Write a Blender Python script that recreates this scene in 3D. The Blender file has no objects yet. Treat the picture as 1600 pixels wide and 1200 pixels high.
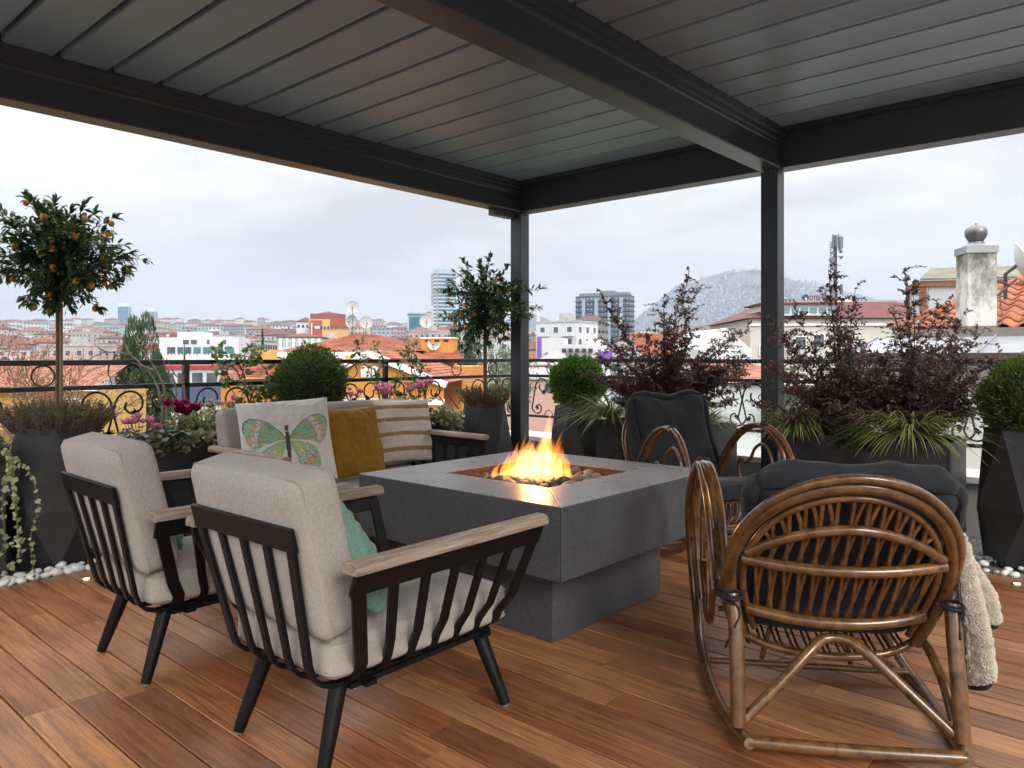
import bpy, bmesh, math, random
from mathutils import Vector, Matrix, noise
S = bpy.context.scene
C = S.collection
R = math.radians
PI = math.pi
# ------------------------------------------------------------------ camera, sky, sun, exposure
YAW = 41.5                       # viewing direction, degrees from +X towards +Y
F = (math.cos(R(YAW)), math.sin(R(YAW)))
G = (math.sin(R(YAW)), -math.cos(R(YAW)))
cd = bpy.data.cameras.new('camera'); cam = bpy.data.objects.new('camera', cd); C.objects.link(cam)
cam.location = (0, 0, 1.2); cam.rotation_euler = (R(90), 0, R(YAW-90))
cd.lens = 26.325; cd.sensor_width = 36; cd.shift_y = -0.0269; cd.clip_start = .05; cd.clip_end = 30000
S.camera = cam
S.view_settings.view_transform = 'Standard'; S.view_settings.look = 'None'
S.view_settings.exposure = 0.82; S.view_settings.gamma = 1; S.view_settings.use_curve_mapping = False
HAZE = 2.3e-4
SUN_EL, SUN_AZ = 29, -114  # the soft sun stands behind the camera, to its right
W = bpy.data.worlds.new('World'); S.world = W; W.use_nodes = True
def world():
    nt = W.node_tree; N = nt.nodes; L = nt.links; N.clear()
    out = N.new('ShaderNodeOutputWorld')
    tc = N.new('ShaderNodeTexCoord')
    sky = N.new('ShaderNodeTexSky'); sky.sky_type = 'NISHITA'; sky.sun_disc = False
    sky.sun_elevation = R(SUN_EL); sky.sun_rotation = R(90-SUN_AZ); sky.dust_density = 2.0
    b1 = N.new('ShaderNodeBackground'); b1.inputs[1].default_value = .12
    L.new(sky.outputs[0], b1.inputs[0])
    sep = N.new('ShaderNodeSeparateXYZ'); L.new(tc.outputs['Generated'], sep.inputs[0])
    mp = N.new('ShaderNodeMapping'); mp.inputs['Scale'].default_value = (1, 1, 3.6)
    L.new(tc.outputs['Generated'], mp.inputs[0])
    n1 = N.new('ShaderNodeTexNoise'); n1.inputs['Scale'].default_value = 2.3; n1.inputs['Detail'].default_value = 7
    n1.inputs['Roughness'].default_value = .52; n1.inputs['Distortion'].default_value = .35
    L.new(mp.outputs[0], n1.inputs['Vector'])
    r1 = N.new('ShaderNodeValToRGB'); e = r1.color_ramp.elements
    e[0].position = .34; e[0].color = (.53, .51, .49, 1); e[1].position = .60; e[1].color = (.90, .865, .82, 1)
    e2 = r1.color_ramp.elements.new(.48); e2.color = (.75, .72, .685, 1)
    L.new(n1.outputs[0], r1.inputs[0])
    # overcast sky: brighter towards the zenith, paler and bluer in the far band at the horizon
    el = N.new('ShaderNodeMapRange'); el.inputs[1].default_value = .30; el.inputs[2].default_value = 1.0
    el.inputs[3].default_value = 1.0; el.inputs[4].default_value = 4.2
    L.new(sep.outputs[2], el.inputs[0])
    hz = N.new('ShaderNodeMapRange'); hz.inputs[1].default_value = .0; hz.inputs[2].default_value = .17
    hz.inputs[3].default_value = 1.0; hz.inputs[4].default_value = 0.0; hz.interpolation_type = 'SMOOTHSTEP'
    L.new(sep.outputs[2], hz.inputs[0])
    mx = N.new('ShaderNodeMixRGB'); mx.inputs[2].default_value = (.93, .91, .885, 1)
    hm = N.new('ShaderNodeMath'); hm.operation = 'MULTIPLY'; hm.inputs[1].default_value = .85
    L.new(hz.outputs[0], hm.inputs[0]); L.new(hm.outputs[0], mx.inputs[0]); L.new(r1.outputs[0], mx.inputs[1])
    b2 = N.new('ShaderNodeBackground'); L.new(mx.outputs[0], b2.inputs[0]); L.new(el.outputs[0], b2.inputs[1])
    n2 = N.new('ShaderNodeTexNoise'); n2.inputs['Scale'].default_value = 3.1; n2.inputs['Detail'].default_value = 5
    mp2 = N.new('ShaderNodeMapping'); mp2.inputs['Scale'].default_value = (1, 1, 3.0); mp2.inputs['Location'].default_value = (4.2, 1.7, .4)
    L.new(tc.outputs['Generated'], mp2.inputs[0]); L.new(mp2.outputs[0], n2.inputs['Vector'])
    r2 = N.new('ShaderNodeMapRange'); r2.inputs[1].default_value = .62; r2.inputs[2].default_value = .78
    r2.inputs[3].default_value = .97; r2.inputs[4].default_value = .62; L.new(n2.outputs[0], r2.inputs[0])
    ms = N.new('ShaderNodeMixShader'); L.new(r2.outputs[0], ms.inputs[0]); L.new(b1.outputs[0], ms.inputs[1]); L.new(b2.outputs[0], ms.inputs[2])
    L.new(ms.outputs[0], out.inputs[0])
world()
sd = bpy.data.lights.new('sun', 'SUN'); sd.energy = 1.45; sd.angle = R(20); sd.color = (1, .93, .84)
sun = bpy.data.objects.new('sun', sd); C.objects.link(sun)
sdir = Vector((math.cos(R(SUN_AZ))*math.cos(R(SUN_EL)), math.sin(R(SUN_AZ))*math.cos(R(SUN_EL)), math.sin(R(SUN_EL))))
sun.rotation_euler = (-sdir).to_track_quat('-Z', 'Y').to_euler()

# ------------------------------------------------------------------ helpers
def at(px, D, z=0.0, y=None):
    """ground point seen in direction px at distance D; height z, or the height seen at row y"""
    x = (px-800)/1170*D
    if y is not None: z = 1.2-(y-557)*D/1170
    return Vector((D*F[0]+x*G[0], D*F[1]+x*G[1], z))
class MB:
    def __init__(s): s.v = []; s.f = []; s.m = []
    def add(s, vs, fs, m=0):
        o = len(s.v); s.v += [tuple(p) for p in vs]
        s.f += [tuple(i+o for i in f) for f in fs]; s.m += [m]*len(fs); return s
    def box(s, c, d, rot=None, m=0):
        hx, hy, hz = d[0]/2, d[1]/2, d[2]/2
        P = [Vector((x, y, z)) for z in (-hz, hz) for y in (-hy, hy) for x in (-hx, hx)]
        if rot is not None: P = [rot @ p for p in P]
        c = Vector(c)
        return s.add([p+c for p in P], [(0,2,3,1),(4,5,7,6),(0,1,5,4),(2,6,7,3),(0,4,6,2),(1,3,7,5)], m)
    def bx(s, x0, x1, y0, y1, z0, z1, m=0):
        return s.box(((x0+x1)/2, (y0+y1)/2, (z0+z1)/2), (abs(x1-x0), abs(y1-y0), abs(z1-z0)), None, m)
    def beam(s, a, b, w, h, up=(0,0,1), m=0):
        a = Vector(a); b = Vector(b); t = (b-a).normalized(); u = Vector(up); sd_ = t.cross(u)
        if sd_.length < 1e-4: sd_ = t.cross(Vector((1,0,0)))
        sd_.normalize(); u = sd_.cross(t)
        P = [p+sd_*sx*w/2+u*sz*h/2 for p in (a, b) for sz in (-1, 1) for sx in (-1, 1)]
        return s.add(P, [(0,1,3,2),(4,6,7,5),(0,4,5,1),(2,3,7,6),(0,2,6,4),(1,5,7,3)], m)
    def tube(s, pts, r, n=8, m=0, cap=True, closed=False, flat=1.0):
        pts = [Vector(p) for p in pts]; k = len(pts)
        rr = r if isinstance(r, (list, tuple)) else [r]*k
        rings = []; u = None
        for i, p in enumerate(pts):
            if closed: t = pts[(i+1) % k]-pts[i-1]
            else: t = pts[min(i+1, k-1)]-pts[max(i-1, 0)]
            t = t.normalized() if t.length > 1e-9 else Vector((0,0,1))
            if u is None:
                u = t.orthogonal().normalized()
                if flat != 1.0:
                    u = Vector((0,0,1)).cross(t)
                    u = u.normalized() if u.length > 1e-4 else t.orthogonal().normalized()
            else:
                u = u-t*u.dot(t); u = u.normalized() if u.length > 1e-6 else t.orthogonal().normalized()
            w = t.cross(u)
            rings.append([p+(u*math.cos(2*PI*j/n)+w*math.sin(2*PI*j/n)*flat)*rr[i] for j in range(n)])
        vs = [q for ring in rings for q in ring]; fs = []
        for i in range(k if closed else k-1):
            i2 = (i+1) % k
            for j in range(n):
                j2 = (j+1) % n; fs.append((i*n+j, i*n+j2, i2*n+j2, i2*n+j))
        if cap and not closed:
            fs.append(tuple(reversed(range(n)))); fs.append(tuple((k-1)*n+j for j in range(n)))
        return s.add(vs, fs, m)
    def strip(s, pts, w, t, side, m=0):
        """flat bar of width w (along side) and thickness t swept along pts"""
        pts = [Vector(p) for p in pts]; k = len(pts); sd_ = Vector(side).normalized(); vs = []
        for i, p in enumerate(pts):
            tg = (pts[min(i+1, k-1)]-pts[max(i-1, 0)]).normalized()
            s2 = (sd_-tg*sd_.dot(tg)).normalized(); nrm = tg.cross(s2)
            vs += [p-s2*w/2-nrm*t/2, p+s2*w/2-nrm*t/2, p+s2*w/2+nrm*t/2, p-s2*w/2+nrm*t/2]
        fs = [(3,2,1,0), tuple((k-1)*4+j for j in range(4))]
        for i in range(k-1):
            for j in range(4):
                j2 = (j+1) % 4; fs.append((i*4+j, i*4+j2, i*4+4+j2, i*4+4+j))
        return s.add(vs, fs, m)
    def lathe(s, prof, n=24, c=(0,0,0), m=0, ph=0):
        c = Vector(c); vs = []; fs = []
        for (r, z) in prof:
            vs += [c+Vector((r*math.cos(2*PI*j/n+ph), r*math.sin(2*PI*j/n+ph), z)) for j in range(n)]
        for i in range(len(prof)-1):
            for j in range(n):
                j2 = (j+1) % n; fs.append((i*n+j, i*n+j2, (i+1)*n+j2, (i+1)*n+j))
        fs.append(tuple(reversed(range(n)))); fs.append(tuple((len(prof)-1)*n+j for j in range(n)))
        return s.add(vs, fs, m)
    def prism(s, poly, a, b, axis=2, m=0):
        """poly in 2D extruded from a to b along axis"""
        def P(p, t):
            if axis == 2: return (p[0], p[1], t)
            if axis == 0: return (t, p[0], p[1])
            return (p[0], t, p[1])
        n = len(poly); vs = [P(p, a) for p in poly]+[P(p, b) for p in poly]
        fs = [tuple(reversed(range(n))), tuple(range(n, 2*n))]+[(i, (i+1) % n, (i+1) % n+n, i+n) for i in range(n)]
        return s.add(vs, fs, m)
    def build(s, name, mats, parent=None, smooth=None, bevel=0, M=None, fix=True):
        me = bpy.data.meshes.new(name); me.from_pydata(s.v, [], s.f)
        if not isinstance(mats, (list, tuple)): mats = [mats]
        for a in mats: me.materials.append(a)
        if len(mats) > 1: me.polygons.foreach_set('material_index', s.m)
        if fix:
            bm = bmesh.new(); bm.from_mesh(me); bmesh.ops.recalc_face_normals(bm, faces=bm.faces); bm.to_mesh(me); bm.free()
        if smooth:
            me.polygons.foreach_set('use_smooth', [True]*len(me.polygons))
            if smooth is not True: me.set_sharp_from_angle(angle=R(smooth))
        me.update()
        return link(name, me, parent, bevel)
def link(name, me, parent=None, bevel=0):
    o = bpy.data.objects.new(name, me); C.objects.link(o)
    if parent is not None: o.parent = parent
    if bevel:
        b = o.modifiers.new('bevel', 'BEVEL'); b.width = bevel; b.segments = 2; b.limit_method = 'ANGLE'; b.angle_limit = R(40)
    return o
def tag(o, label=None, cat=None, group=None, kind=None):
    if label: o['label'] = label
    if cat: o['category'] = cat
    if group: o['group'] = group
    if kind: o['kind'] = kind
    return o
def thing(name, label, cat, loc=(0,0,0), rz=0, group=None):
    o = bpy.data.objects.new(name, None); C.objects.link(o); o.empty_display_size = .1
    o.location = loc; o.rotation_euler = (0, 0, rz)
    return tag(o, label, cat, group)
def copy_tree(o, parent=None, kids=None):
    c = o.copy(); C.objects.link(c); c.parent = parent
    for ch in (KID.get(o.name) or index(o)): copy_tree(ch, c)
    return c
KID = {}
def index(o):
    k = list(o.children); KID[o.name] = k; return k
def arc(c, r, a0, a1, n, ax=(1,0,0), ay=(0,0,1)):
    c = Vector(c); ax = Vector(ax); ay = Vector(ay)
    return [c+ax*r*math.cos(a0+(a1-a0)*i/n)+ay*r*math.sin(a0+(a1-a0)*i/n) for i in range(n+1)]
def catmull(pts, per=6, closed=False):
    P = [Vector(p) for p in pts]; n = len(P); out = []
    rng = range(n) if closed else range(n-1)
    for i in rng:
        p0 = P[i-1] if (closed or i > 0) else P[0]*2-P[1]
        p1 = P[i]; p2 = P[(i+1) % n]
        p3 = P[(i+2) % n] if (closed or i+2 < n) else P[-1]*2-P[-2]
        for k in range(per):
            t = k/per
            out.append(.5*((2*p1)+(p2-p0)*t+(2*p0-5*p1+4*p2-p3)*t*t+(3*p1-p0-3*p2+p3)*t*t*t))
    if not closed: out.append(P[-1])
    return out

# ------------------------------------------------------------------ materials
MATS = {}
def nodes(name):
    m = bpy.data.materials.new(name); m.use_nodes = True; nt = m.node_tree; nt.nodes.clear()
    out = nt.nodes.new('ShaderNodeOutputMaterial'); b = nt.nodes.new('ShaderNodeBsdfPrincipled')
    nt.links.new(b.outputs[0], out.inputs[0]); MATS[name] = m
    return m, nt, b, out
def c4(c): return (c[0], c[1], c[2], 1)
def setn(b, k, v):
    if k in b.inputs: b.inputs[k].default_value = v
def ramp(nt, fac, stops):
    r = nt.nodes.new('ShaderNodeValToRGB'); e = r.color_ramp.elements
    e[0].position = stops[0][0]; e[0].color = c4(stops[0][1]); e[1].position = stops[-1][0]; e[1].color = c4(stops[-1][1])
    for p, c in stops[1:-1]:
        x = e.new(p); x.color = c4(c)
    nt.links.new(fac, r.inputs[0]); return r.outputs[0]
def tex(nt, scale, detail=3, rough=.5, stretch=(1,1,1), coord='Object', dist=0, off=None):
    tc = nt.nodes.new('ShaderNodeTexCoord'); mp = nt.nodes.new('ShaderNodeMapping'); mp.inputs['Scale'].default_value = stretch
    v = tc.outputs[coord]
    if off is not None:
        a = nt.nodes.new('ShaderNodeVectorMath'); a.operation = 'ADD'; nt.links.new(v, a.inputs[0]); nt.links.new(off, a.inputs[1]); v = a.outputs[0]
    nt.links.new(v, mp.inputs[0])
    n = nt.nodes.new('ShaderNodeTexNoise'); n.inputs['Scale'].default_value = scale; n.inputs['Detail'].default_value = detail
    n.inputs['Roughness'].default_value = rough; n.inputs['Distortion'].default_value = dist
    nt.links.new(mp.outputs[0], n.inputs['Vector']); return n.outputs[0]
def mixc(nt, fac, a, b, mode='MIX'):
    m = nt.nodes.new('ShaderNodeMixRGB'); m.blend_type = mode
    for i, x in ((0, fac), (1, a), (2, b)):
        if hasattr(x, 'links'): nt.links.new(x, m.inputs[i])
        elif i == 0: m.inputs[0].default_value = x
        else: m.inputs[i].default_value = c4(x)
    return m.outputs[0]
def bump(nt, b, h, strength=.3, dist=.01):
    n = nt.nodes.new('ShaderNodeBump'); n.inputs['Strength'].default_value = strength; n.inputs['Distance'].default_value = dist
    nt.links.new(h, n.inputs['Height']); nt.links.new(n.outputs[0], b.inputs['Normal'])
def objrand(nt):
    o = nt.nodes.new('ShaderNodeObjectInfo'); return o.outputs['Random']
def offs(nt, k=37.0):
    o = nt.nodes.new('ShaderNodeObjectInfo'); m = nt.nodes.new('ShaderNodeMath'); m.operation = 'MULTIPLY'; m.inputs[1].default_value = k
    nt.links.new(o.outputs['Random'], m.inputs[0])
    c = nt.nodes.new('ShaderNodeCombineXYZ')
    for i in range(3): nt.links.new(m.outputs[0], c.inputs[i])
    return c.outputs[0]
def mat(name, col, rough=.6, metal=0, col2=None, scale=6, detail=4, stretch=(1,1,1), bstr=0, bscale=60, bdist=.004, spec=.5, coat=0, island=0, trans=0):
    if name in MATS: return MATS[name]
    m, nt, b, out = nodes(name)
    b.inputs['Roughness'].default_value = rough; b.inputs['Metallic'].default_value = metal
    setn(b, 'Specular IOR Level', spec); setn(b, 'Coat Weight', coat)
    if col2 is not None:
        c = ramp(nt, tex(nt, scale, detail, .6, stretch), [(.35, col), (.68, col2)])
        if island:
            g = nt.nodes.new('ShaderNodeNewGeometry')
            v = nt.nodes.new('ShaderNodeMapRange'); v.inputs[3].default_value = 1-island; v.inputs[4].default_value = 1+island
            nt.links.new(g.outputs['Random Per Island'], v.inputs[0]); c = mixc(nt, 1.0, c, v.outputs[0], 'MULTIPLY')
        nt.links.new(c, b.inputs['Base Color'])
    else: b.inputs['Base Color'].default_value = c4(col)
    if bstr: bump(nt, b, tex(nt, bscale, 5, .6, stretch), bstr, bdist)
    return m
def leafmat(name, cols, rough=.45, trans=.25):
    """foliage: colour varies leaf by leaf, some light passes through"""
    m, nt, b, out = nodes(name)
    g = nt.nodes.new('ShaderNodeNewGeometry')
    k = len(cols); c = ramp(nt, g.outputs['Random Per Island'], [(i/(k-1), x) for i, x in enumerate(cols)])
    nt.links.new(c, b.inputs['Base Color']); b.inputs['Roughness'].default_value = rough
    t = nt.nodes.new('ShaderNodeBsdfTranslucent'); nt.links.new(c, t.inputs[0])
    mx = nt.nodes.new('ShaderNodeMixShader'); mx.inputs[0].default_value = trans
    nt.links.new(b.outputs[0], mx.inputs[1]); nt.links.new(t.outputs[0], mx.inputs[2]); nt.links.new(mx.outputs[0], out.inputs[0])
    return m
def deck_mat():
    m, nt, b, out = nodes('deck_wood')
    rn = objrand(nt); of = offs(nt)
    base = ramp(nt, rn, [(0, (.26,.096,.040)), (.18, (.33,.138,.056)), (.36, (.205,.082,.042)), (.52, (.35,.158,.068)), (.68, (.285,.110,.046)), (.84, (.40,.205,.096)), (1, (.31,.130,.055))])
    g1 = tex(nt, 3.0, 6, .62, (24, .85, 1), 'Object', .7, of)
    g2 = tex(nt, 2.0, 3, .5, (3.0, .9, 1), 'Object', .6, of)
    g3 = tex(nt, 60, 3, .6, (6, .35, 1), 'Object', 0, of)
    gr = ramp(nt, g1, [(.28, (.42,.38,.34)), (.5, (1,1,1)), (.74, (1.45,1.38,1.25))])
    c = mixc(nt, 1, base, gr, 'MULTIPLY')
    bl = ramp(nt, g2, [(.33, (.66,.58,.54)), (.60, (1.18,1.16,1.10))])
    c = mixc(nt, .7, c, bl, 'MULTIPLY')
    fi = ramp(nt, g3, [(.3, (.68,.65,.62)), (.65, (1.14,1.14,1.14))])
    c = mixc(nt, .8, c, fi, 'MULTIPLY')
    nt.links.new(c, b.inputs['Base Color'])
    rr = nt.nodes.new('ShaderNodeMapRange'); rr.inputs[3].default_value = .30; rr.inputs[4].default_value = .52
    nt.links.new(g2, rr.inputs[0]); nt.links.new(rr.outputs[0], b.inputs['Roughness'])
    setn(b, 'Specular IOR Level', .55); bump(nt, b, g3, .12, .002)
    return m
def fabric(name, col, col2, weave=900, bs=.25, rough=.9, warp=(1,1,1)):
    m, nt, b, out = nodes(name)
    n1 = tex(nt, weave*.35, 3, .7, (1, 1, .22)); n2 = tex(nt, weave*.35, 3, .7, (.22, .22, 1)); n3 = tex(nt, 5, 3)
    a = mixc(nt, .5, n1, n2)
    c = ramp(nt, a, [(.34, col2), (.62, col)])
    c = mixc(nt, .5, c, ramp(nt, n3, [(.3, (.86,.86,.86)), (.7, (1.08,1.08,1.08))]), 'MULTIPLY')
    nt.links.new(c, b.inputs['Base Color']); b.inputs['Roughness'].default_value = rough; setn(b, 'Specular IOR Level', .2)
    setn(b, 'Sheen Weight', .12); setn(b, 'Sheen Roughness', .5)
    bump(nt, b, mixc(nt, .72, a, tex(nt, 11, 5, .6, (1,1,1), 'Object', .5)), bs*1.5, .010); return m
def wood(name, ca, cb, rough=.5, scale=3, stretch=(1, 12, 12), coat=0, bs=.15):
    m, nt, b, out = nodes(name)
    of = offs(nt); g = tex(nt, scale, 5, .6, stretch, 'Object', .8, of); g2 = tex(nt, 4, 3, .5, (1,1,1), 'Object', 0, of)
    c = ramp(nt, g, [(.3, ca), (.68, cb)])
    c = mixc(nt, .6, c, ramp(nt, g2, [(.3, (.65,.65,.65)), (.7, (1.25,1.22,1.18))]), 'MULTIPLY')
    nt.links.new(c, b.inputs['Base Color']); b.inputs['Roughness'].default_value = rough; setn(b, 'Coat Weight', coat); setn(b, 'Coat Roughness', .13)
    bump(nt, b, g, bs, .003); return m
def stone_mat(name, ca, cb, rough, scale=140):
    m, nt, b, out = nodes(name)
    v = nt.nodes.new('ShaderNodeTexVoronoi'); v.inputs['Scale'].default_value = scale*1.6
    tc = nt.nodes.new('ShaderNodeTexCoord'); nt.links.new(tc.outputs['Object'], v.inputs['Vector'])
    n = tex(nt, scale, 4, .7); n2 = tex(nt, 4, 4, .6)
    a = mixc(nt, .45, n, v.outputs['Color'])
    bw = nt.nodes.new('ShaderNodeRGBToBW'); nt.links.new(a, bw.inputs[0])
    c = ramp(nt, bw.outputs[0], [(.32, ca), (.5, tuple((x+y)/2.2 for x, y in zip(ca, cb))), (.72, cb)])
    c = mixc(nt, .55, c, ramp(nt, n2, [(.3, (.72,.72,.74)), (.7, (1.2,1.2,1.2))]), 'MULTIPLY')
    nt.links.new(c, b.inputs['Base Color'])
    rr = nt.nodes.new('ShaderNodeMapRange'); rr.inputs[3].default_value = rough-.1; rr.inputs[4].default_value = rough+.14
    nt.links.new(n2, rr.inputs[0]); nt.links.new(rr.outputs[0], b.inputs['Roughness'])
    bump(nt, b, bw.outputs[0], .25, .0015); return m
def vcol_mat(name, rough=.9, weave=300):
    m, nt, b, out = nodes(name)
    a = nt.nodes.new('ShaderNodeVertexColor'); a.layer_name = 'print'
    n1 = tex(nt, weave, 3, .7, (1, 1, .25)); c = mixc(nt, .35, a.outputs[0], ramp(nt, n1, [(.3, (.75,.75,.75)), (.65, (1.1,1.1,1.1))]), 'MULTIPLY')
    nt.links.new(c, b.inputs['Base Color']); b.inputs['Roughness'].default_value = rough; setn(b, 'Specular IOR Level', .15)
    bump(nt, b, n1, .2, .002); return m
def objcol_mat(name, rough=.8, var=.12, scale=.6, bs=0):
    m, nt, b, out = nodes(name)
    o = nt.nodes.new('ShaderNodeObjectInfo'); n = tex(nt, scale, 5, .65)
    c = mixc(nt, 1, o.outputs['Color'], ramp(nt, n, [(.3, (1-var,)*3), (.7, (1+var,)*3)]), 'MULTIPLY')
    nt.links.new(c, b.inputs['Base Color']); b.inputs['Roughness'].default_value = rough
    return m
deckm = deck_mat()
alu = mat('powder_coated_aluminium', (.030,.036,.044), .38, 0, (.040,.046,.055), 3, bstr=.06, bscale=300, bdist=.001)
louvm = mat('louvre_aluminium', (.235,.290,.360), .38, .3, (.275,.33,.40), 1.4, stretch=(3,.5,1), bstr=.05, bscale=250, bdist=.001)
blackm = mat('black_powder_coat', (.0050,.0050,.0052), .42, 0, (.0080,.0080,.0082), 9, spec=.2, bstr=.05, bscale=400, bdist=.001)
blackiron = mat('black_wrought_iron', (.010,.010,.011), .35, 0, (.02,.02,.022), 20, bstr=.2, bscale=90, bdist=.002)
linen = fabric('light_linen', (.45,.415,.37), (.295,.27,.238), 1100, .2)
linenseam = mat('linen_seam', (.36,.33,.29), .9)
teak = wood('weathered_teak', (.17,.125,.09), (.42,.345,.27), .7, 5, (1, 18, 18), bs=.4)
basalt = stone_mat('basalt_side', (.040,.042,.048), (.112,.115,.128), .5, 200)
basaltsky = stone_mat('basalt_top_painted_sky', (.15,.153,.165), (.33,.335,.355), .27, 200)  # same stone as the sides, painted paler to carry the sky's reflection
jointm = mat('dark_joint', (.01,.01,.01), .9)
rattan = wood('polished_rattan', (.050,.021,.006), (.21,.098,.030), .29, 7, (3,3,3), coat=.7, bs=.2)
rattan_end = wood('rattan_cut_end', (.10,.06,.035), (.24,.15,.09), .7, 30, (1,1,1))
charcoal = fabric('charcoal_cotton', (.024,.026,.032), (.014,.0155,.019), 700, .35)
cordm = mat('charcoal_piping', (.012,.012,.014), .8)
potm = mat('black_fibre_clay', (.020,.021,.023), .52, 0, (.036,.037,.040), 7, bstr=.15, bscale=30, bdist=.003)
boxm = mat('grey_fibre_clay', (.026,.027,.030), .5, 0, (.040,.041,.045), 5, bstr=.1, bscale=30, bdist=.003)
soil = mat('dark_soil', (.018,.012,.008), .95, 0, (.04,.028,.018), 40, bstr=.8, bscale=60, bdist=.02)
bark = mat('grey_brown_bark', (.085,.058,.038), .85, 0, (.18,.13,.09), 18, stretch=(1,1,.3), bstr=.6, bscale=60, bdist=.01)
# ------------------------------------------------------------------ terrace: deck, pebble strip, parapet
rnd = random.Random(7)
DU, DV = 4.87, 4.57                      # deck edges
sub = MB(); sub.bx(-3, 6.1, -3.5, 5.36, -.32, -.045)
tag(sub.build('terrace_floor', mat('dark_membrane', (.02,.02,.022), .8, 0, (.035,.035,.035), 6)), kind='structure')
deck = bpy.data.objects.new('deck', None); C.objects.link(deck); tag(deck, kind='structure')
pitch, gap = .1355, .0068
plank_me = {}
def plank_mesh(L):
    k = round(L, 2)
    if k not in plank_me:
        w = (pitch-gap)/2; h = .022; e = .0022
        prof = [(-w, -h), (w, -h), (w, -e), (w-e, 0), (-w+e, 0), (-w, -e)]
        mb = MB(); mb.prism(prof, -k/2+.0012, k/2-.0012, 1); o = mb.build('plank', deckm)
        plank_me[k] = o.data; bpy.data.objects.remove(o)
    return plank_me[k]
row = 0; u = 2.683+pitch*15+pitch/2
def plank(u, v0, v1):
    o = link('plank', plank_mesh(v1-v0), deck); o.location = (u, (v0+v1)/2, rnd.uniform(-.0008, 0))
while u > -.35:
    v = DV-.0; first = True
    while v > -.55:
        L = rnd.choice((1.2, 1.5, 1.8, 2.1)) if not first else rnd.choice((.6, .9, 1.3, 1.7))
        first = False
        if u > 2.6+.9 or True: plank(u, max(v-L, v-L), v)
        v -= L
    u -= pitch; row += 1
# border plank along the right edge
b0 = -1.2
for L in (1.9, 1.9, 1.97):
    pass
# spot lights let into the deck
ledm = nodes('warm_led')[0]; _b = ledm.node_tree.nodes['Principled BSDF']; _b.inputs['Emission Color'].default_value = (1,.80,.5,1); _b.inputs['Emission Strength'].default_value = 6
for (u_, v_, lab) in ((1.50, 4.385, 'small round floor light glowing in the deck beside the left planters'), (4.715, .62, 'small round floor light glowing in the deck by the right white pebbles')):
    t = thing('deck_light', lab, 'floor light', (u_, v_, 0), 0, 'spot lights let into the deck')
    mb = MB(); mb.lathe([(.017, .0015), (.024, .0015), (.026, .0035), (.017, .004)], 20); mb.build('bezel', mat('steel_bezel', (.5,.5,.5), .3, 1), t)
    mb = MB(); mb.lathe([(.016, .001), (.016, .0045), (.001, .006)], 20); mb.build('lens', ledm, t)
# white pebbles
pebm = mat('white_pebble', (.74,.74,.72), .5, 0, (.84,.84,.83), 5, bstr=.15, bscale=25, bdist=.003)
def blob(name, m, sx, sy, sz, seed, sub_=2, amp=.18):
    bm = bmesh.new(); bmesh.ops.create_icosphere(bm, subdivisions=sub_, radius=1)
    for v in bm.verts:
        n = noise.noise(v.co*1.3+Vector((seed*3.1, seed*1.7, seed)))
        v.co *= 1+amp*n
        v.co = Vector((v.co.x*sx, v.co.y*sy, v.co.z*sz))
    me = bpy.data.meshes.new(name); bm.to_mesh(me); bm.free(); me.materials.append(m)
    me.polygons.foreach_set('use_smooth', [True]*len(me.polygons)); return me
strip = bpy.data.objects.new('pebble_strip', None); C.objects.link(strip); tag(strip, kind='structure')
mb = MB(); mb.bx(-.5, 5.78, DV+.012, 5.03, -.045, -.012); mb.bx(DU+.012, 5.78, -.6, DV+.012, -.045, -.010)
mb.build('strip_bed', mat('pebble_bed', (.10,.10,.10), .9, 0, (.32,.32,.31), 55, bstr=.8, bscale=60, bdist=.02), strip)
pebs = [blob('pebble', pebm, 1, .72, .5, i) for i in range(6)]
def pebble(x, y, s, z=0):
    o = link('pebble', rnd.choice(pebs), strip); o.scale = (s, s, s*rnd.uniform(.9, 1.2)); o.location = (x, y, -.012+s*.4+z)
    o.rotation_euler = (rnd.uniform(-.4, .4), rnd.uniform(-.4, .4), rnd.uniform(0, 6.28))
for i in range(34):
    pebble(.72+i*.055+rnd.uniform(-.01, .01), DV+.05+rnd.uniform(-.012, .012), rnd.uniform(.034, .050))
for i in range(30):
    pebble(.72+i*.062+rnd.uniform(-.02, .02), DV+.12+rnd.uniform(-.015, .02), rnd.uniform(.030, .044), rnd.uniform(0, .02))
for i in range(36):
    pebble(DU+.045+rnd.uniform(-.008, .01), .12+i*.048+rnd.uniform(-.01, .01), rnd.uniform(.022, .032))
for i in range(80):
    pebble(DU+rnd.uniform(.09, .34), rnd.uniform(.15, 1.45), rnd.uniform(.020, .034), rnd.uniform(0, .02))
# parapet with white coping
whitep = mat('white_coping', (.78,.78,.77), .45, 0, (.70,.70,.69), 5)
greyp = mat('grey_render', (.36,.36,.35), .85, 0, (.44,.44,.43), 9, bstr=.3, bscale=80)
t = thing('parapet_wall', 'low rendered parapet wall with white coping under the iron railing', 'wall', (0,0,0))
mb = MB(); mb.bx(-1.5, 6.12, 5.05, 5.36, -3.2, .352); mb.bx(5.80, 6.12, -1.6, 5.05, -3.2, .352); mb.build('wall', greyp, t)
mb = MB(); mb.bx(-1.5, 6.17, 5.0, 5.41, .355, .40); mb.bx(5.75, 6.17, -1.6, 4.998, .355, .40); mb.build('coping', whitep, t, bevel=.004)

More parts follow.
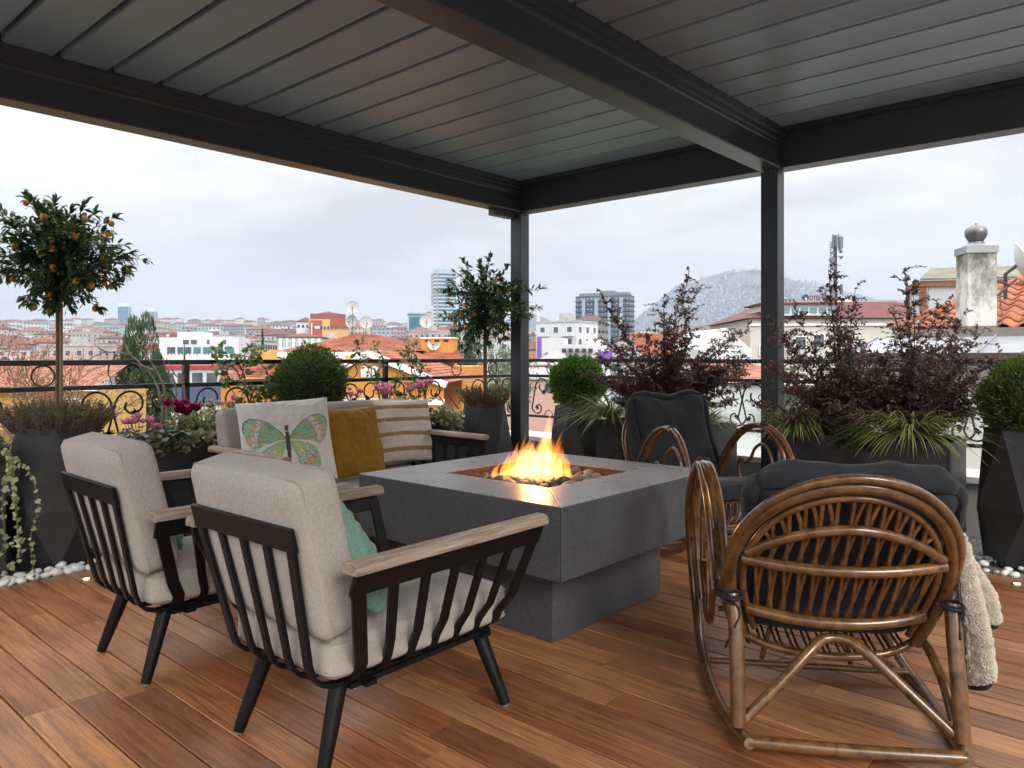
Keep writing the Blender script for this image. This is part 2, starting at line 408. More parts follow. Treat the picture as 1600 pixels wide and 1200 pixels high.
# ------------------------------------------------------------------ pergola
PU, PV, ZB = 5.31, 4.60, 2.54
pg = thing('pergola', 'dark grey aluminium pergola with louvred roof and two visible square posts', 'pergola')
HW = .0625
def post(u, v, nm='post'):
    mb = MB(); mb.bx(u-HW, u+HW, v-HW, v+HW, -.04, ZB-.008); o = mb.build(nm, alu, pg, bevel=.006)
    mb = MB(); mb.bx(u-.085, u+.085, v-.085, v+.085, -.009, .006)
    mb.build('foot_plate', alu, o)
    return o
pa = post(PU, PV); pb = post(PU, 2.18); post(PU, -.9); post(-.6, PV)
mb = MB()
for dx in (-.045, -.015, .015, .045):
    for (u_, v_) in ((PU-.066, PV+dx), (PU-.066, 2.18+dx)): mb.lathe([(.005, 0), (.005, .004)], 8, (u_, v_, ZB-.014))
tag(mb.build('bolts', mat('zinc', (.7,.7,.7), .3, 1), pg), kind='stuff')
# outer beams: profile in (inward offset, z); inner face carries a gutter ledge
prof = [(-.09, 0), (.055, 0), (.06, .008), (.06, .155), (.066, .165), (.066, .175), (.085, .18), (.085, .205), (.105, .21), (.105, .235), (.125, .24), (.125, .30), (-.09, .30)]
def sweep(name, P, a, b, axis, base, sgn, mt=alu):
    """profile swept along axis 0 (u) or 1 (v) at cross position base; sgn = inward direction"""
    mb = MB()
    if axis == 0: mb.prism([(base+sgn*p[0], ZB+p[1]) for p in P], a, b, 0)
    else: mb.prism([(base+sgn*p[0], ZB+p[1]) for p in P], a, b, 1)
    return mb.build(name, mt, pg, bevel=.0025)
sweep('beam', prof, -.7, PU-.061, 0, PV, -1)                  # left beam along u
flat = [(-.09, 0), (.055, 0), (.06, .008), (.06, .29), (-.09, .29)]
sweep('beam', flat, -1.2, PV+.09, 1, PU, -1)                  # right beam along v
sweep('gutter', [(.062, .24), (.14, .24), (.14, .292), (.062, .292)], -1.2, PV-.126, 1, PU, -1)
mid = [(-.075, 0), (.075, 0), (.08, .008), (.08, .15), (.09, .16), (.09, .178), (.108, .182), (.108, .21), (.13, .215), (.13, .28), (-.13, .28), (-.13, .215), (-.108, .21), (-.108, .182), (-.09, .178), (-.09, .16), (-.08, .15), (-.08, .008)]
sweep('beam', mid, -.7, PU-.061, 0, 2.18, 1)
mb = MB(); mb.bx(PU-.34, PU-.0625-.002, PV+.0, PV+.085, ZB-.055, ZB-.001); mb.build('corner_bracket', alu, pg, bevel=.003)
# louvres, each its own blade with a shallow trough profile
ZL = ZB+.262; lp = .270
def blade_mesh(L):
    w = lp-.034; P = [(-w/2, .012), (-w/2+.004, .002), (-w/2+.02, 0), (w/2-.03, 0), (w/2-.018, -.004), (w/2-.004, -.003), (w/2, .006), (w/2, .05), (w/2-.01, .05), (w/2-.012, .014), (-w/2+.006, .014), (-w/2+.004, .05), (-w/2, .05)]
    mb = MB(); mb.prism([(p[0], p[1]) for p in P], -L/2, L/2, 1); o = mb.build('louvre_blade', louvm, smooth=35); me = o.data; bpy.data.objects.remove(o); return me
mA = blade_mesh(PV-.127-(2.18+.132)); mB_ = blade_mesh(2.18-.132+1.15)
u = PU-.145-lp/2
while u > -.55:
    o = link('louvre_blade', mA, pg); o.location = (u, (PV-.127+2.18+.132)/2, ZL)
    o = link('louvre_blade', mB_, pg); o.location = (u, (2.18-.132-1.15)/2, ZL)
    u -= lp
mb = MB(); mb.bx(-.7, PU+.09, -1.2, PV+.09, ZL+.09, ZL+.11); mb.build('roof_skin', mat('roof_black', (.01,.01,.011), .8), pg)

# ------------------------------------------------------------------ wrought iron railing
def rail_leaf(mb, p, ang, s, ax):
    """ivy-shaped iron leaf, 6 mm thick, in the plane of the railing"""
    shp = [(0,-.1),(.25,-.35),(.35,-.1),(.75,-.2),(.6,.15),(.85,.5),(.4,.45),(.1,1.0),(-.15,.5),(-.6,.55),(-.4,.15),(-.7,-.15),(-.3,-.15),(-.25,-.4)]
    ca, sa = math.cos(ang), math.sin(ang)
    n = len(shp); vs = []
    ax = Vector(ax); nn = ax.cross(Vector((0,0,1)))
    for d in (-.003, .003):
        for (a, b) in shp:
            vs.append(Vector(p)+ax*(a*ca-b*sa)*s+Vector((0,0,1))*(a*sa+b*ca)*s+nn*d)
    mb.add(vs, [tuple(reversed(range(n))), tuple(range(n, 2*n))]+[(i, (i+1) % n, (i+1) % n+n, i+n) for i in range(n)])
def spiral(c, r0, r1, a0, a1, n, ax):
    ax = Vector(ax); c = Vector(c); out = []
    for i in range(n+1):
        t = i/n; r = r0+(r1-r0)*t; a = a0+(a1-a0)*t
        out.append(c+ax*r*math.cos(a)+Vector((0,0,1))*r*math.sin(a))
    return out
def railing(A, B, posts, label):
    A = Vector(A); B = Vector(B); ax = (B-A).normalized(); nn = ax.cross(Vector((0,0,1)))
    rt = thing('iron_railing', label, 'railing', (0,0,0), 0, 'wrought iron railing round the terrace')
    Z = Vector((0,0,1)); Ln = (B-A).length
    for z, h, w in ((1.160, .034, .048), (1.000, .030, .040), (.585, .026, .034)):
        mb = MB(); mb.beam(A+Z*z, B+Z*z, w, h); mb.build('rail', blackiron, rt, bevel=.003)
    for s_ in posts:
        p = A+ax*s_; mb = MB(); mb.beam(p+Z*.40, p+Z*1.154, .04, .04, nn); mb.build('rail_post', blackiron, rt, bevel=.003)
    zt, zb = .984, .599; H = zt-zb
    for i in range(len(posts)-1):
        s0, s1 = posts[i]+.02, posts[i+1]-.02; Wd = s1-s0
        for f in (.2, .5, .8):
            c = A+ax*(s0+Wd*f)+Z*1.079
            mb = MB(); mb.tube(arc(c, .0632, 0, 2*PI, 28, ax)[:-1], .0055, 6, closed=True); mb.build('ring', blackiron, rt, smooth=True)
        for sg in (-1, 1):                      # arcs between the two top rails
            mb = MB(); mb.tube(arc(A+ax*(s0+Wd*.5+sg*Wd*.36)+Z*1.0, .15, PI/2, PI/2+sg*1.45, 10, ax), .0045, 6)
            mb.build('arc_bar', blackiron, rt, smooth=True)
        cx = s0+Wd*.5
        # central lattice of crossed bars with curled ends
        mb = MB()
        for k in (-1, 0, 1):
            for sg in (-1, 1):
                a_ = A+ax*(cx+k*.13-sg*.11)+Z*(zb+.0); b_ = A+ax*(cx+k*.13+sg*.11)+Z*(zb+H*.62)
                mb.tube([a_, b_], .005, 6)
                mb.tube([b_+(q-b_) for q in spiral(b_+Vector((0,0,.03))+ax*(-sg*.0), .03, .012, -PI/2, -PI/2+sg*4.2, 14, ax)], .0045, 6)
        for k in (-1, 0, 1):
            mb.lathe([(.001, -.012), (.012, 0), (.001, .012)], 8, A+ax*(cx+k*.13)+Z*(zb+H*.31))
        mb.build('lattice', blackiron, rt, smooth=60)
        # big S scrolls either side
        for sg in (-1, 1):
            for (o_, r_, flip) in ((.29, .105, 1), (.52, .105, -1), (.72, .09, 1)):
                c1 = A+ax*(cx+sg*o_)+Z*(zt-r_)
                c2 = A+ax*(cx+sg*(o_+.06*flip))+Z*(zb+r_*.85)
                s2 = sg*flip
                top = spiral(c1, .035, r_, PI*.5-s2*5.6, PI*.5, 22, ax)
                bot = spiral(c2, r_*.85, .03, -PI*.5+s2*0.0, -PI*.5-s2*5.0, 20, ax)
                midp = [c1+ax*s2*r_*1.0+Z*0, c2+ax*s2*r_*.85]
                # leave the top circle on its outer side, run down and enter the bottom circle
                top2 = spiral(c1, .035, r_, PI*(.5 if s2 > 0 else .5)+s2*5.2, PI*.5-s2*PI*.5, 24, ax)
                bot2 = spiral(c2, r_*.85, .03, (0 if s2 > 0 else PI), (0 if s2 > 0 else PI)-s2*4.6, 20, ax)
                if o_ == .72 and Wd < 1.5: continue
                mb = MB(); mb.tube(top2+bot2, .0075, 6); mb.build('scroll', blackiron, rt, smooth=True)
                mb = MB(); rail_leaf(mb, c1+ax*(-s2*.02)+Z*(-r_*.55), rnd.uniform(0, 6), .042, ax); mb.build('iron_leaf', blackiron, rt); mb = MB(); rail_leaf(mb, c2+ax*(-s2*.0)+Z*.0, rnd.uniform(0, 6), .038, ax)
                mb.build('iron_leaf', blackiron, rt)
        for k in range(3):
            mb = MB(); mb.tube(arc(A+ax*(s0+Wd*(.18+.32*k))+Z*(zb-.0), .05, 0, PI, 10, ax), .005, 6); mb.build('small_arch', blackiron, rt, smooth=True)
    return rt
railing((-1.12, 5.2, 0), (5.97, 5.2, 0), [0.02, 1.77, 3.54, 5.316, 7.06], 'black wrought iron railing with rings and scrolls along the left side')
railing((5.97, 5.18, 0), (5.97, -1.5, 0), [.02, 2.05, 3.70, 5.35, 6.66], 'black wrought iron railing with leaf scrolls along the right side')
# ------------------------------------------------------------------ fire pit table
TU0, TU1, TV0, TV1, TT, TB = 2.27, 3.53, 1.76, 3.02, .622, .332
tc_ = ((TU0+TU1)/2, (TV0+TV1)/2)
ft = thing('fire_pit_table', 'square dark basalt fire pit table with burning river stones in its centre', 'fire table', (tc_[0], tc_[1], 0))
hw = (TU1-TU0)/2; oh = .325; th = .03; tt = .0035; g = .0017
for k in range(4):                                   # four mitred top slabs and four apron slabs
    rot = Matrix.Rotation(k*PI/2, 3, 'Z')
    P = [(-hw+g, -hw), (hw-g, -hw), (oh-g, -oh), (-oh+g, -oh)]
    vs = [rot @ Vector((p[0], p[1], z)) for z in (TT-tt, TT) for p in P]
    mb = MB(); mb.add(vs, [(3,2,1,0), (4,5,6,7), (0,1,5,4), (1,2,6,5), (2,3,7,6), (3,0,4,7)]); mb.build('top_slab', basaltsky, ft, bevel=.001)
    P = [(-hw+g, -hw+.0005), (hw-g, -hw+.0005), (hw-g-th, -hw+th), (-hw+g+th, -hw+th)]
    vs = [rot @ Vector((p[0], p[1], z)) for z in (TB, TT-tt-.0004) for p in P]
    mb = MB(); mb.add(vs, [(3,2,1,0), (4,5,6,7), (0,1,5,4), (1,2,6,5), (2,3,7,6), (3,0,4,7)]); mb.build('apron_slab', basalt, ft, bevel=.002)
mb = MB(); mb.bx(-hw+th+.002, hw-th-.002, -hw+th+.002, hw-th-.002, TB+.01, TB+.03); mb.build('underside', jointm, ft)
mb = MB(); mb.bx(-.44, .44, -.44, .44, .001, TB+.009); mb.build('base_block', basalt, ft, bevel=.002)
rust = mat('rusted_steel', (.045,.020,.014), .75, .2, (.10,.042,.028), 14, bstr=.3, bscale=60)
mb = MB()
for k in range(4):
    rot = Matrix.Rotation(k*PI/2, 3, 'Z'); vs = [rot @ Vector(p) for p in ((-oh+.001, -oh+.001, TT-.11), (oh-.001, -oh+.001, TT-.11), (oh-.001, -oh+.001, TT-.004), (-oh+.001, -oh+.001, TT-.004), (-oh+.009, -oh+.009, TT-.11), (oh-.009, -oh+.009, TT-.11), (oh-.009, -oh+.009, TT-.004), (-oh+.009, -oh+.009, TT-.004))]
    mb.add(vs, [(0,1,2,3), (7,6,5,4), (2,3,7,6)])
mb.bx(-oh, oh, -oh, oh, TT-.12, TT-.105); mb.build('burner_tray', rust, ft)
rst = [mat('river_stone_grey', (.10,.10,.105), .6, 0, (.26,.25,.24), 9, bstr=.3, bscale=50), mat('river_stone_brown', (.14,.085,.06), .6, 0, (.30,.20,.15), 9, bstr=.3, bscale=50), mat('river_stone_dark', (.045,.04,.04), .6, 0, (.12,.105,.10), 9, bstr=.3, bscale=50)]
sb = [blob('stone', rst[i % 3], 1, .68, .45, 20+i) for i in range(9)]
r2 = random.Random(4)
for lay, n_, spread, zz in ((0, 9, .285, TT-.070), (1, 8, .265, TT-.036)):
    for i in range(n_):
        for j in range(n_):
            x = (i/(n_-1)*2-1)*spread+r2.uniform(-.012, .012); y = (j/(n_-1)*2-1)*spread+r2.uniform(-.012, .012)
            if lay and r2.random() < .22: continue
            o = link('stone', r2.choice(sb), ft); s_ = r2.uniform(.034, .056); o.scale = (s_, s_, s_)
            o.location = (x, y, zz+r2.uniform(-.008, .012)); o.rotation_euler = (r2.uniform(-.7, .7), r2.uniform(-.7, .7), r2.uniform(0, 6.3))
# the fire: tongues of glowing gas (emitting volumes of real thickness)
def flame_mat(name, low, high, s0, s1, z0, z1):
    m = bpy.data.materials.new(name); m.use_nodes = True; nt = m.node_tree; nt.nodes.clear()
    out = nt.nodes.new('ShaderNodeOutputMaterial'); em = nt.nodes.new('ShaderNodeEmission')
    tc = nt.nodes.new('ShaderNodeTexCoord'); sp = nt.nodes.new('ShaderNodeSeparateXYZ'); nt.links.new(tc.outputs['Object'], sp.inputs[0])
    mr = nt.nodes.new('ShaderNodeMapRange'); mr.inputs[1].default_value = z0; mr.inputs[2].default_value = z1; nt.links.new(sp.outputs[2], mr.inputs[0])
    c = ramp(nt, mr.outputs[0], [(0, low), (1, high)]); nt.links.new(c, em.inputs[0])
    st = nt.nodes.new('ShaderNodeMapRange'); st.inputs[3].default_value = s0; st.inputs[4].default_value = s1; nt.links.new(mr.outputs[0], st.inputs[0])
    nt.links.new(st.outputs[0], em.inputs[1]); nt.links.new(em.outputs[0], out.inputs['Volume'])
    return m
fm1 = flame_mat('flame_core', (1, .55, .14), (1, .32, .035), 44, 24, 0, .22)
fm2 = flame_mat('flame_tongue', (1, .36, .045), (1, .22, .012), 34, 22, 0, .22)
fire = thing('fire', 'yellow and orange gas flames rising from the stones of the fire table', 'fire', (tc_[0]-.02, tc_[1], TT-.03))
def tongue(x, y, h, r, lean, ph, m, name='flame'):
    """flattened, curling tongue: broad above its root, drawn out to a point"""
    n = 14; pts = []; rad = []
    for i in range(n+1):
        t = i/n; z = h*t
        wob = .014*math.sin(t*5+ph)*t
        pts.append(Vector((x, y, z))+Vector((G[0], G[1], 0))*(lean*t*t+wob)+Vector((F[0], F[1], 0))*wob*.6)
        rad.append(max(.0006, r*(math.sin(PI*min(1, t*1.05+.12))**.8)*(1-t)**.55*1.25))
    mb = MB(); k = len(pts); vs = []; q = 10
    a = Vector((G[0], G[1], 0)); b = Vector((F[0], F[1], 0))
    tw = r2.uniform(-.6, .6)
    for i, p in enumerate(pts):
        for j in range(q):
            an = 2*PI*j/q; d = a*math.cos(an+tw)*1.0+b*math.sin(an+tw)*.7
            vs.append(p+d*rad[i])
    fs = [tuple(reversed(range(q))), tuple((k-1)*q+j for j in range(q))]
    for i in range(k-1):
        for j in range(q): fs.append((i*q+j, i*q+(j+1) % q, (i+1)*q+(j+1) % q, (i+1)*q+j))
    mb.add(vs, fs); mb.build(name, m, fire, smooth=True)
gx, gy = G; fx, fy = F
def cam2(a, b): return (a*1.25*gx+b*fx, a*1.25*gy+b*fy)
for (a, b, h, r, ln, m_) in [
    (.045,.02,.285,.022,.035,0),(.02,0,.20,.026,.02,0),(-.02,.03,.15,.028,.03,0),(-.06,0,.16,.024,.045,0),(-.10,.02,.145,.020,.06,1),
    (-.13,-.02,.11,.020,.055,1),(.085,0,.16,.018,.035,1),(.105,.03,.13,.016,.02,1),(.12,-.02,.10,.014,.015,1),(0,-.05,.12,.024,-.02,0),
    (.05,-.05,.12,.024,.01,0),(-.05,-.05,.11,.024,.03,0),(.09,-.04,.09,.02,-.01,0),(-.09,-.06,.09,.02,.04,0),(.0,.07,.17,.02,.03,1),
    (-.04,.08,.16,.018,.035,1),(.06,.09,.15,.018,.02,1),(-.165,-.05,.075,.013,.05,1),(.03,-.09,.08,.018,.01,1),(-.02,-.10,.075,.016,-.01,1),
    (.13,-.06,.06,.016,-.03,1),(-.12,-.09,.05,.014,.03,1),(.075,.05,.20,.012,.05,1),(-.075,.05,.185,.012,.06,1),(.02,.04,.23,.014,.05,1)]:
    p = cam2(a, b); tongue(p[0], p[1], h*1.5, r*1.25, ln*1.25, r2.uniform(0, 6), fm1 if m_ == 0 else fm2)
ld = bpy.data.lights.new('fire_glow', 'POINT'); ld.energy = 3.4; ld.color = (1, .45, .13); ld.shadow_soft_size = .07
lo = bpy.data.objects.new('fire_glow', ld); C.objects.link(lo); lo.parent = fire; lo.location = (0, 0, .13)

# ------------------------------------------------------------------ cushions and pillows
def cushion_mesh(name, sx, sy, sz, r, m, puff=.012, wr=.004, seed=0, cuts=14, seam=True, tuft=None, pinch=0):
    """box cushion (half sizes sx, sy, sz) with rounded edges, slightly puffed and creased faces"""
    bm = bmesh.new(); N = cuts
    def face(o, a, b):
        g_ = [[bm.verts.new(o+a*(i/N*2-1)+b*(j/N*2-1)) for j in range(N+1)] for i in range(N+1)]
        for i in range(N):
            for j in range(N): bm.faces.new((g_[i][j], g_[i+1][j], g_[i+1][j+1], g_[i][j+1]))
    X, Y, Z = Vector((1,0,0)), Vector((0,1,0)), Vector((0,0,1))
    face(X, Y, Z); face(-X, Z, Y); face(Y, Z, X); face(-Y, X, Z); face(Z, X, Y); face(-Z, Y, X)
    bmesh.ops.remove_doubles(bm, verts=bm.verts, dist=1e-5)
    h = Vector((sx, sy, sz))
    for v in bm.verts:
        q = v.co.copy()
        # denser vertices near the edges
        q = Vector([math.copysign(1-(1-abs(t))**1.35, t) if abs(t) < 1 else t for t in q])
        p = Vector((q.x*h.x, q.y*h.y, q.z*h.z))
        inn = Vector([max(-(h[i]-r), min(h[i]-r, p[i])) for i in range(3)])
        d = p-inn
        nrm = d.normalized() if d.length > 1e-9 else Vector((0,0,1))
        p2 = inn+nrm*r if d.length > 1e-9 else p
        e = (1-q.x**4)*(1-q.y**4) if abs(q.z) > .98 else ((1-q.y**4)*(1-q.z**4) if abs(q.x) > .98 else (1-q.x**4)*(1-q.z**4))
        w = noise.noise(Vector((p.x*6+seed*5, p.y*6, p.z*6)))*wr+noise.noise(Vector((p.x*17, p.y*17+seed, p.z*17)))*wr*.5
        p2 += nrm*(puff*max(0, e)+w)
        if tuft:
            for (tx, ty, td, tr) in tuft:
                if abs(q.z) > .9:
                    dd = math.hypot(p.x-tx, p.y-ty); p2.z -= math.copysign(td*math.exp(-(dd/tr)**1.2), q.z)
        if pinch:
            p2.y *= 1-pinch*math.exp(-(p2.x/.11)**2); p2.x *= 1-pinch*.6*math.exp(-(p2.y/.11)**2)
        v.co = p2
    bmesh.ops.recalc_face_normals(bm, faces=bm.faces)
    me = bpy.data.meshes.new(name); bm.to_mesh(me); bm.free(); me.materials.append(m)
    me.polygons.foreach_set('use_smooth', [True]*len(me.polygons)); return me
def seam_loop(sx, sy, z, r, rad, name, m, parent, puff=0, M4=None):
    """stitched edge running round a cushion"""
    pts = []
    for cx, cy, a0 in ((sx-r, sy-r, 0), (-sx+r, sy-r, PI/2), (-sx+r, -sy+r, PI), (sx-r, -sy+r, 1.5*PI)):
        for i in range(6):
            a = a0+PI/2*i/5; pts.append((cx+r*math.cos(a)*1.0, cy+r*math.sin(a)*1.0, z))
    out = []
    for i in range(len(pts)):
        p, q = Vector(pts[i]), Vector(pts[(i+1) % len(pts)]); k = 6 if (p-q).length > .1 else 1
        for j in range(k):
            s_ = p+(q-p)*j/k; out.append(s_)
    mb = MB(); mb.tube(out, rad, 5, closed=True); return mb.build(name, m, parent, smooth=True)
def pillow(name, w, h, t, m, seed, colf=None, n=44, wr=.006, ear=.06):
    """scatter pillow standing in its local XZ plane, front towards -Y"""
    bm = bmesh.new(); cl = bm.loops.layers.color.new('print') if colf else None
    grids = []
    for sgn in (-1, 1):
        G_ = []
        for i in range(n+1):
            row_ = []
            for j in range(n+1):
                a, b = i/n*2-1, j/n*2-1
                k = math.sqrt(max(0, (1-a*a)*(1-b*b)))
                th_ = t*(k**.62)
                ax_ = a*(1-ear*(1-b*b)); bz = b*(1-ear*(1-a*a))
                x, z = ax_*w/2, bz*h/2
                edge = 1-min(1, 3*min(1-abs(a), 1-abs(b)))
                ww = noise.noise(Vector((a*2.4+seed*3, b*2.4, sgn)))*wr*2+noise.noise(Vector((a*6, b*6+seed, sgn*3)))*wr
                cr = math.sin((a+b)*9+seed)*.0016*edge+abs(noise.noise(Vector((a*4+seed, b*9, 2))))*-.008*edge*(k > .02)
                y = sgn*(th_+(ww+cr)*min(1, k*2.5))+.012*noise.noise(Vector((a*1.5, b*1.5, seed)))
                row_.append(bm.verts.new((x, y, z+h/2)))
            G_.append(row_)
        grids.append(G_)
        for i in range(n):
            for j in range(n):
                q = (G_[i][j], G_[i+1][j], G_[i+1][j+1], G_[i][j+1])
                f = bm.faces.new(q if sgn < 0 else tuple(reversed(q)))
                if colf:
                    ids = [(i, j), (i+1, j), (i+1, j+1), (i, j+1)]
                    if sgn > 0: ids = list(reversed(ids))
                    for lp_, (ii, jj) in zip(f.loops, ids):
                        c = colf(ii/n*2-1, jj/n*2-1, sgn); s2 = [x_**(1/2.2) if x_ > 0 else 0 for x_ in c]
                        lp_[cl] = (s2[0], s2[1], s2[2], 1)
    bmesh.ops.remove_doubles(bm, verts=bm.verts, dist=2e-4)
    me = bpy.data.meshes.new(name); bm.to_mesh(me); bm.free(); me.materials.append(m)
    me.polygons.foreach_set('use_smooth', [True]*len(me.polygons))
    return link(name, me)
# ------------------------------------------------------------------ lounge chairs and sofa with slatted black frames
def slat_seat(name, label, cat, hb, ha, group=None, nback=5, seam_lab=None):
    """local frame: +X faces forward; hb = half width of back frame, ha = half width over the arms"""
    t = thing(name, label, cat, (0,0,0), 0, group)
    ya = ha; bt, bb = Vector((-.462, 0, .742)), Vector((-.366, 0, .335))
    # back: top rail and bent slats
    dn = (bb-bt).normalized()
    mb = MB(); c = bt+dn*.033; mb.strip([Vector((c.x, -hb, c.z)), Vector((c.x, hb, c.z))], .068, .014, dn); mb.build('back_rail', blackm, t, bevel=.0015)
    def bprof(y):
        p = [bt+dn*.055, bt+dn*.25, bb]; fy_ = lambda z: 1-(1-(.80 if hb < .5 else .93))*min(1, max(0, (.742-z)/.40)); out = [Vector((q.x, y*fy_(q.z), q.z)) for q in p]
        cc = [(-.352, .296), (-.328, .272), (-.295, .259), (-.25, .256), (.34, .256)]; nf = .80 if hb < .5 else .93
        return out+[Vector((a, y*nf, b)) for a, b in cc]
    for i in range(nback):
        y = -hb+.017+(2*hb-.034)*i/(nback-1)
        mb = MB(); mb.strip(bprof(y), .034 if i in (0, nback-1) else .028, .013, (0,1,0)); mb.build('back_slat', blackm, t, bevel=.0015)
    # arms: rail, flared bent slats, wooden top
    for sg in (-1, 1):
        yt, yb = sg*(ya-.03), sg*(hb-.02)
        xt0, xt1, xb0, xb1 = -.385, .395, -.255, .375
        mb = MB(); mb.strip([Vector((xt0, yt, .605)), Vector((xt1, yt, .605))], .06, .013, Vector((0, sg*(ya-.05-hb), .36))); mb.build('arm_rail', blackm, t, bevel=.0015)
        for i in range(7):
            f = i/6; x0 = xt0+.02+(xt1-xt0-.04)*f; x1 = xb0+.02+(xb1-xb0-.04)*f
            w = .042 if i in (0, 6) else .030
            P = [Vector((x0, yt, .61)), Vector((x0*.35+x1*.65, yt*.36+yb*.64+sg*.012, .385)), Vector((x1, yb+sg*.018, .315)), Vector((x1, yb+sg*.004, .285)), Vector((x1, yb-sg*.022, .266)), Vector((x1, yb-sg*.06, .262)), Vector((x1, yb-sg*.16, .262))]
            mb = MB(); mb.strip(P, w, .013, (1,0,0)); mb.build('arm_slat', blackm, t, bevel=.0015)
        mb = MB()
        pr = [(-.030, .637), (.030, .637), (.032, .648), (.028, .664), (.016, .671), (-.016, .671), (-.028, .664), (-.032, .648)]
        mb.prism([(yt+a, b) for a, b in pr], -.395, .405, 0); mb.build('armrest', teak, t, bevel=.003)
        mb = MB(); mb.bx(-.24, .36, sg*(hb-.06)-.02, sg*(hb-.06)+.02, .236, .252); mb.build('seat_bar', blackm, t)
    mb = MB(); mb.bx(-.20, -.16, -hb+.02, hb-.02, .234, .2495); mb.build('cross_bar', blackm, t); mb = MB(); mb.bx(.30, .34, -hb+.02, hb-.02, .234, .2495); mb.build('cross_bar', blackm, t)
    for sx, fx_ in ((-.25, -.335), (.335, .36)):
        for sg in (-1, 1):
            a = Vector((sx, sg*(hb-.085), .250)); b = Vector((fx_, sg*(hb-(.05 if sx < 0 else -.03)), .006))
            pts = [a+(b-a)*k for k in (0, .05, .5, .96, 1.0)]
            mb = MB(); mb.tube(pts, [.026, .0265, .0235, .0185, .0165], 18); lg = mb.build('leg', blackm, t, smooth=40)
            mb = MB(); mb.lathe([(.010, 0), (.0135, .001), (.0135, .006)], 14, (b.x, b.y, 0)); mb.build('glide', mat('grey_plastic', (.16,.16,.16), .5), lg)
            mb = MB(); mb.lathe([(.006, 0), (.006, .005)], 8, (a.x+.034, a.y+sg*.03, .228)); mb.build('bolt', mat('zinc', (.7,.7,.7), .3, 1), lg)
    return t
def seat_cushions(t, hb, hs, n=1):
    """seat cushion and back cushion(s) lying in the slatted frame: loose, so things of their own"""
    pass
chair = slat_seat('lounge_chair', 'black slatted lounge chair with beige cushions, nearer one, mint pillow on its seat', 'armchair', .272, .455, 'beige cushioned lounge chairs')
def box_cush(parent, nm, hx, hy, hz, loc, ry, seed, r=.045, puff=.014):
    me = cushion_mesh(nm, hx, hy, hz, r, linen, puff, .003, seed)
    o = link(nm, me, parent); o.location = loc; o.rotation_euler = (0, ry, 0)
    for s_ in (-1, 1):
        q = seam_loop(hx+.0015, hy+.0015, s_*(hz-.022), r+.004, .0022, 'piping', linenseam, o)
    return o
TILT = math.atan2(.096, .407)
def add_cushions(t, hy_seat, hy_back, seed):
    box_cush(t, 'seat_cushion', .378, hy_seat, .066, (.050, 0, .340), R(1.5), seed, .035, .010)
    # back cushion: local z is the thickness; stands leaning on the slats
    hx = .232; th_ = .072
    c = Vector((-.36, 0, .545)); d = Vector((math.cos(TILT), 0, math.sin(TILT)*.45)).normalized()
    up = Vector((-math.sin(TILT), 0, math.cos(TILT))); fw = Vector((math.cos(TILT), 0, math.sin(TILT)))
    bot = Vector((-.366, 0, .335))+fw*.016+up*.075; cen = bot+up*hx+fw*th_
    box_cush(t, 'back_cushion', hx, hy_back, th_, cen, PI/2+(-TILT)+PI, seed+3, .032, .007)
    mb = MB(); p = Vector((-.333, 0, .345)); mb.tube([p+Vector((0, -hy_seat*.7, 0)), p+Vector((0, hy_seat*.7, 0))], .0022, 6); mb.build('zip', cordm, t)
add_cushions(chair, .258, .296, 1)
CH = (1.55, 2.02)
chair.location = (CH[0], CH[1], 0); chair.rotation_euler = (0, 0, R(1.0))
c2 = copy_tree(chair); c2.location = (1.50, 3.03, 0); c2.rotation_euler = (0, 0, R(-1))
c2['label'] = 'black slatted lounge chair with beige cushions, the farther left one beside the ivy planter'
sofa = slat_seat('lounge_sofa', 'two seat black slatted sofa with light grey cushions holding three scatter pillows', 'sofa', .70, .79, None, 12)
add_cushions(sofa, .685, .715, 9)
sofa.location = (2.915, 3.89, 0); sofa.rotation_euler = (0, 0, R(-90))

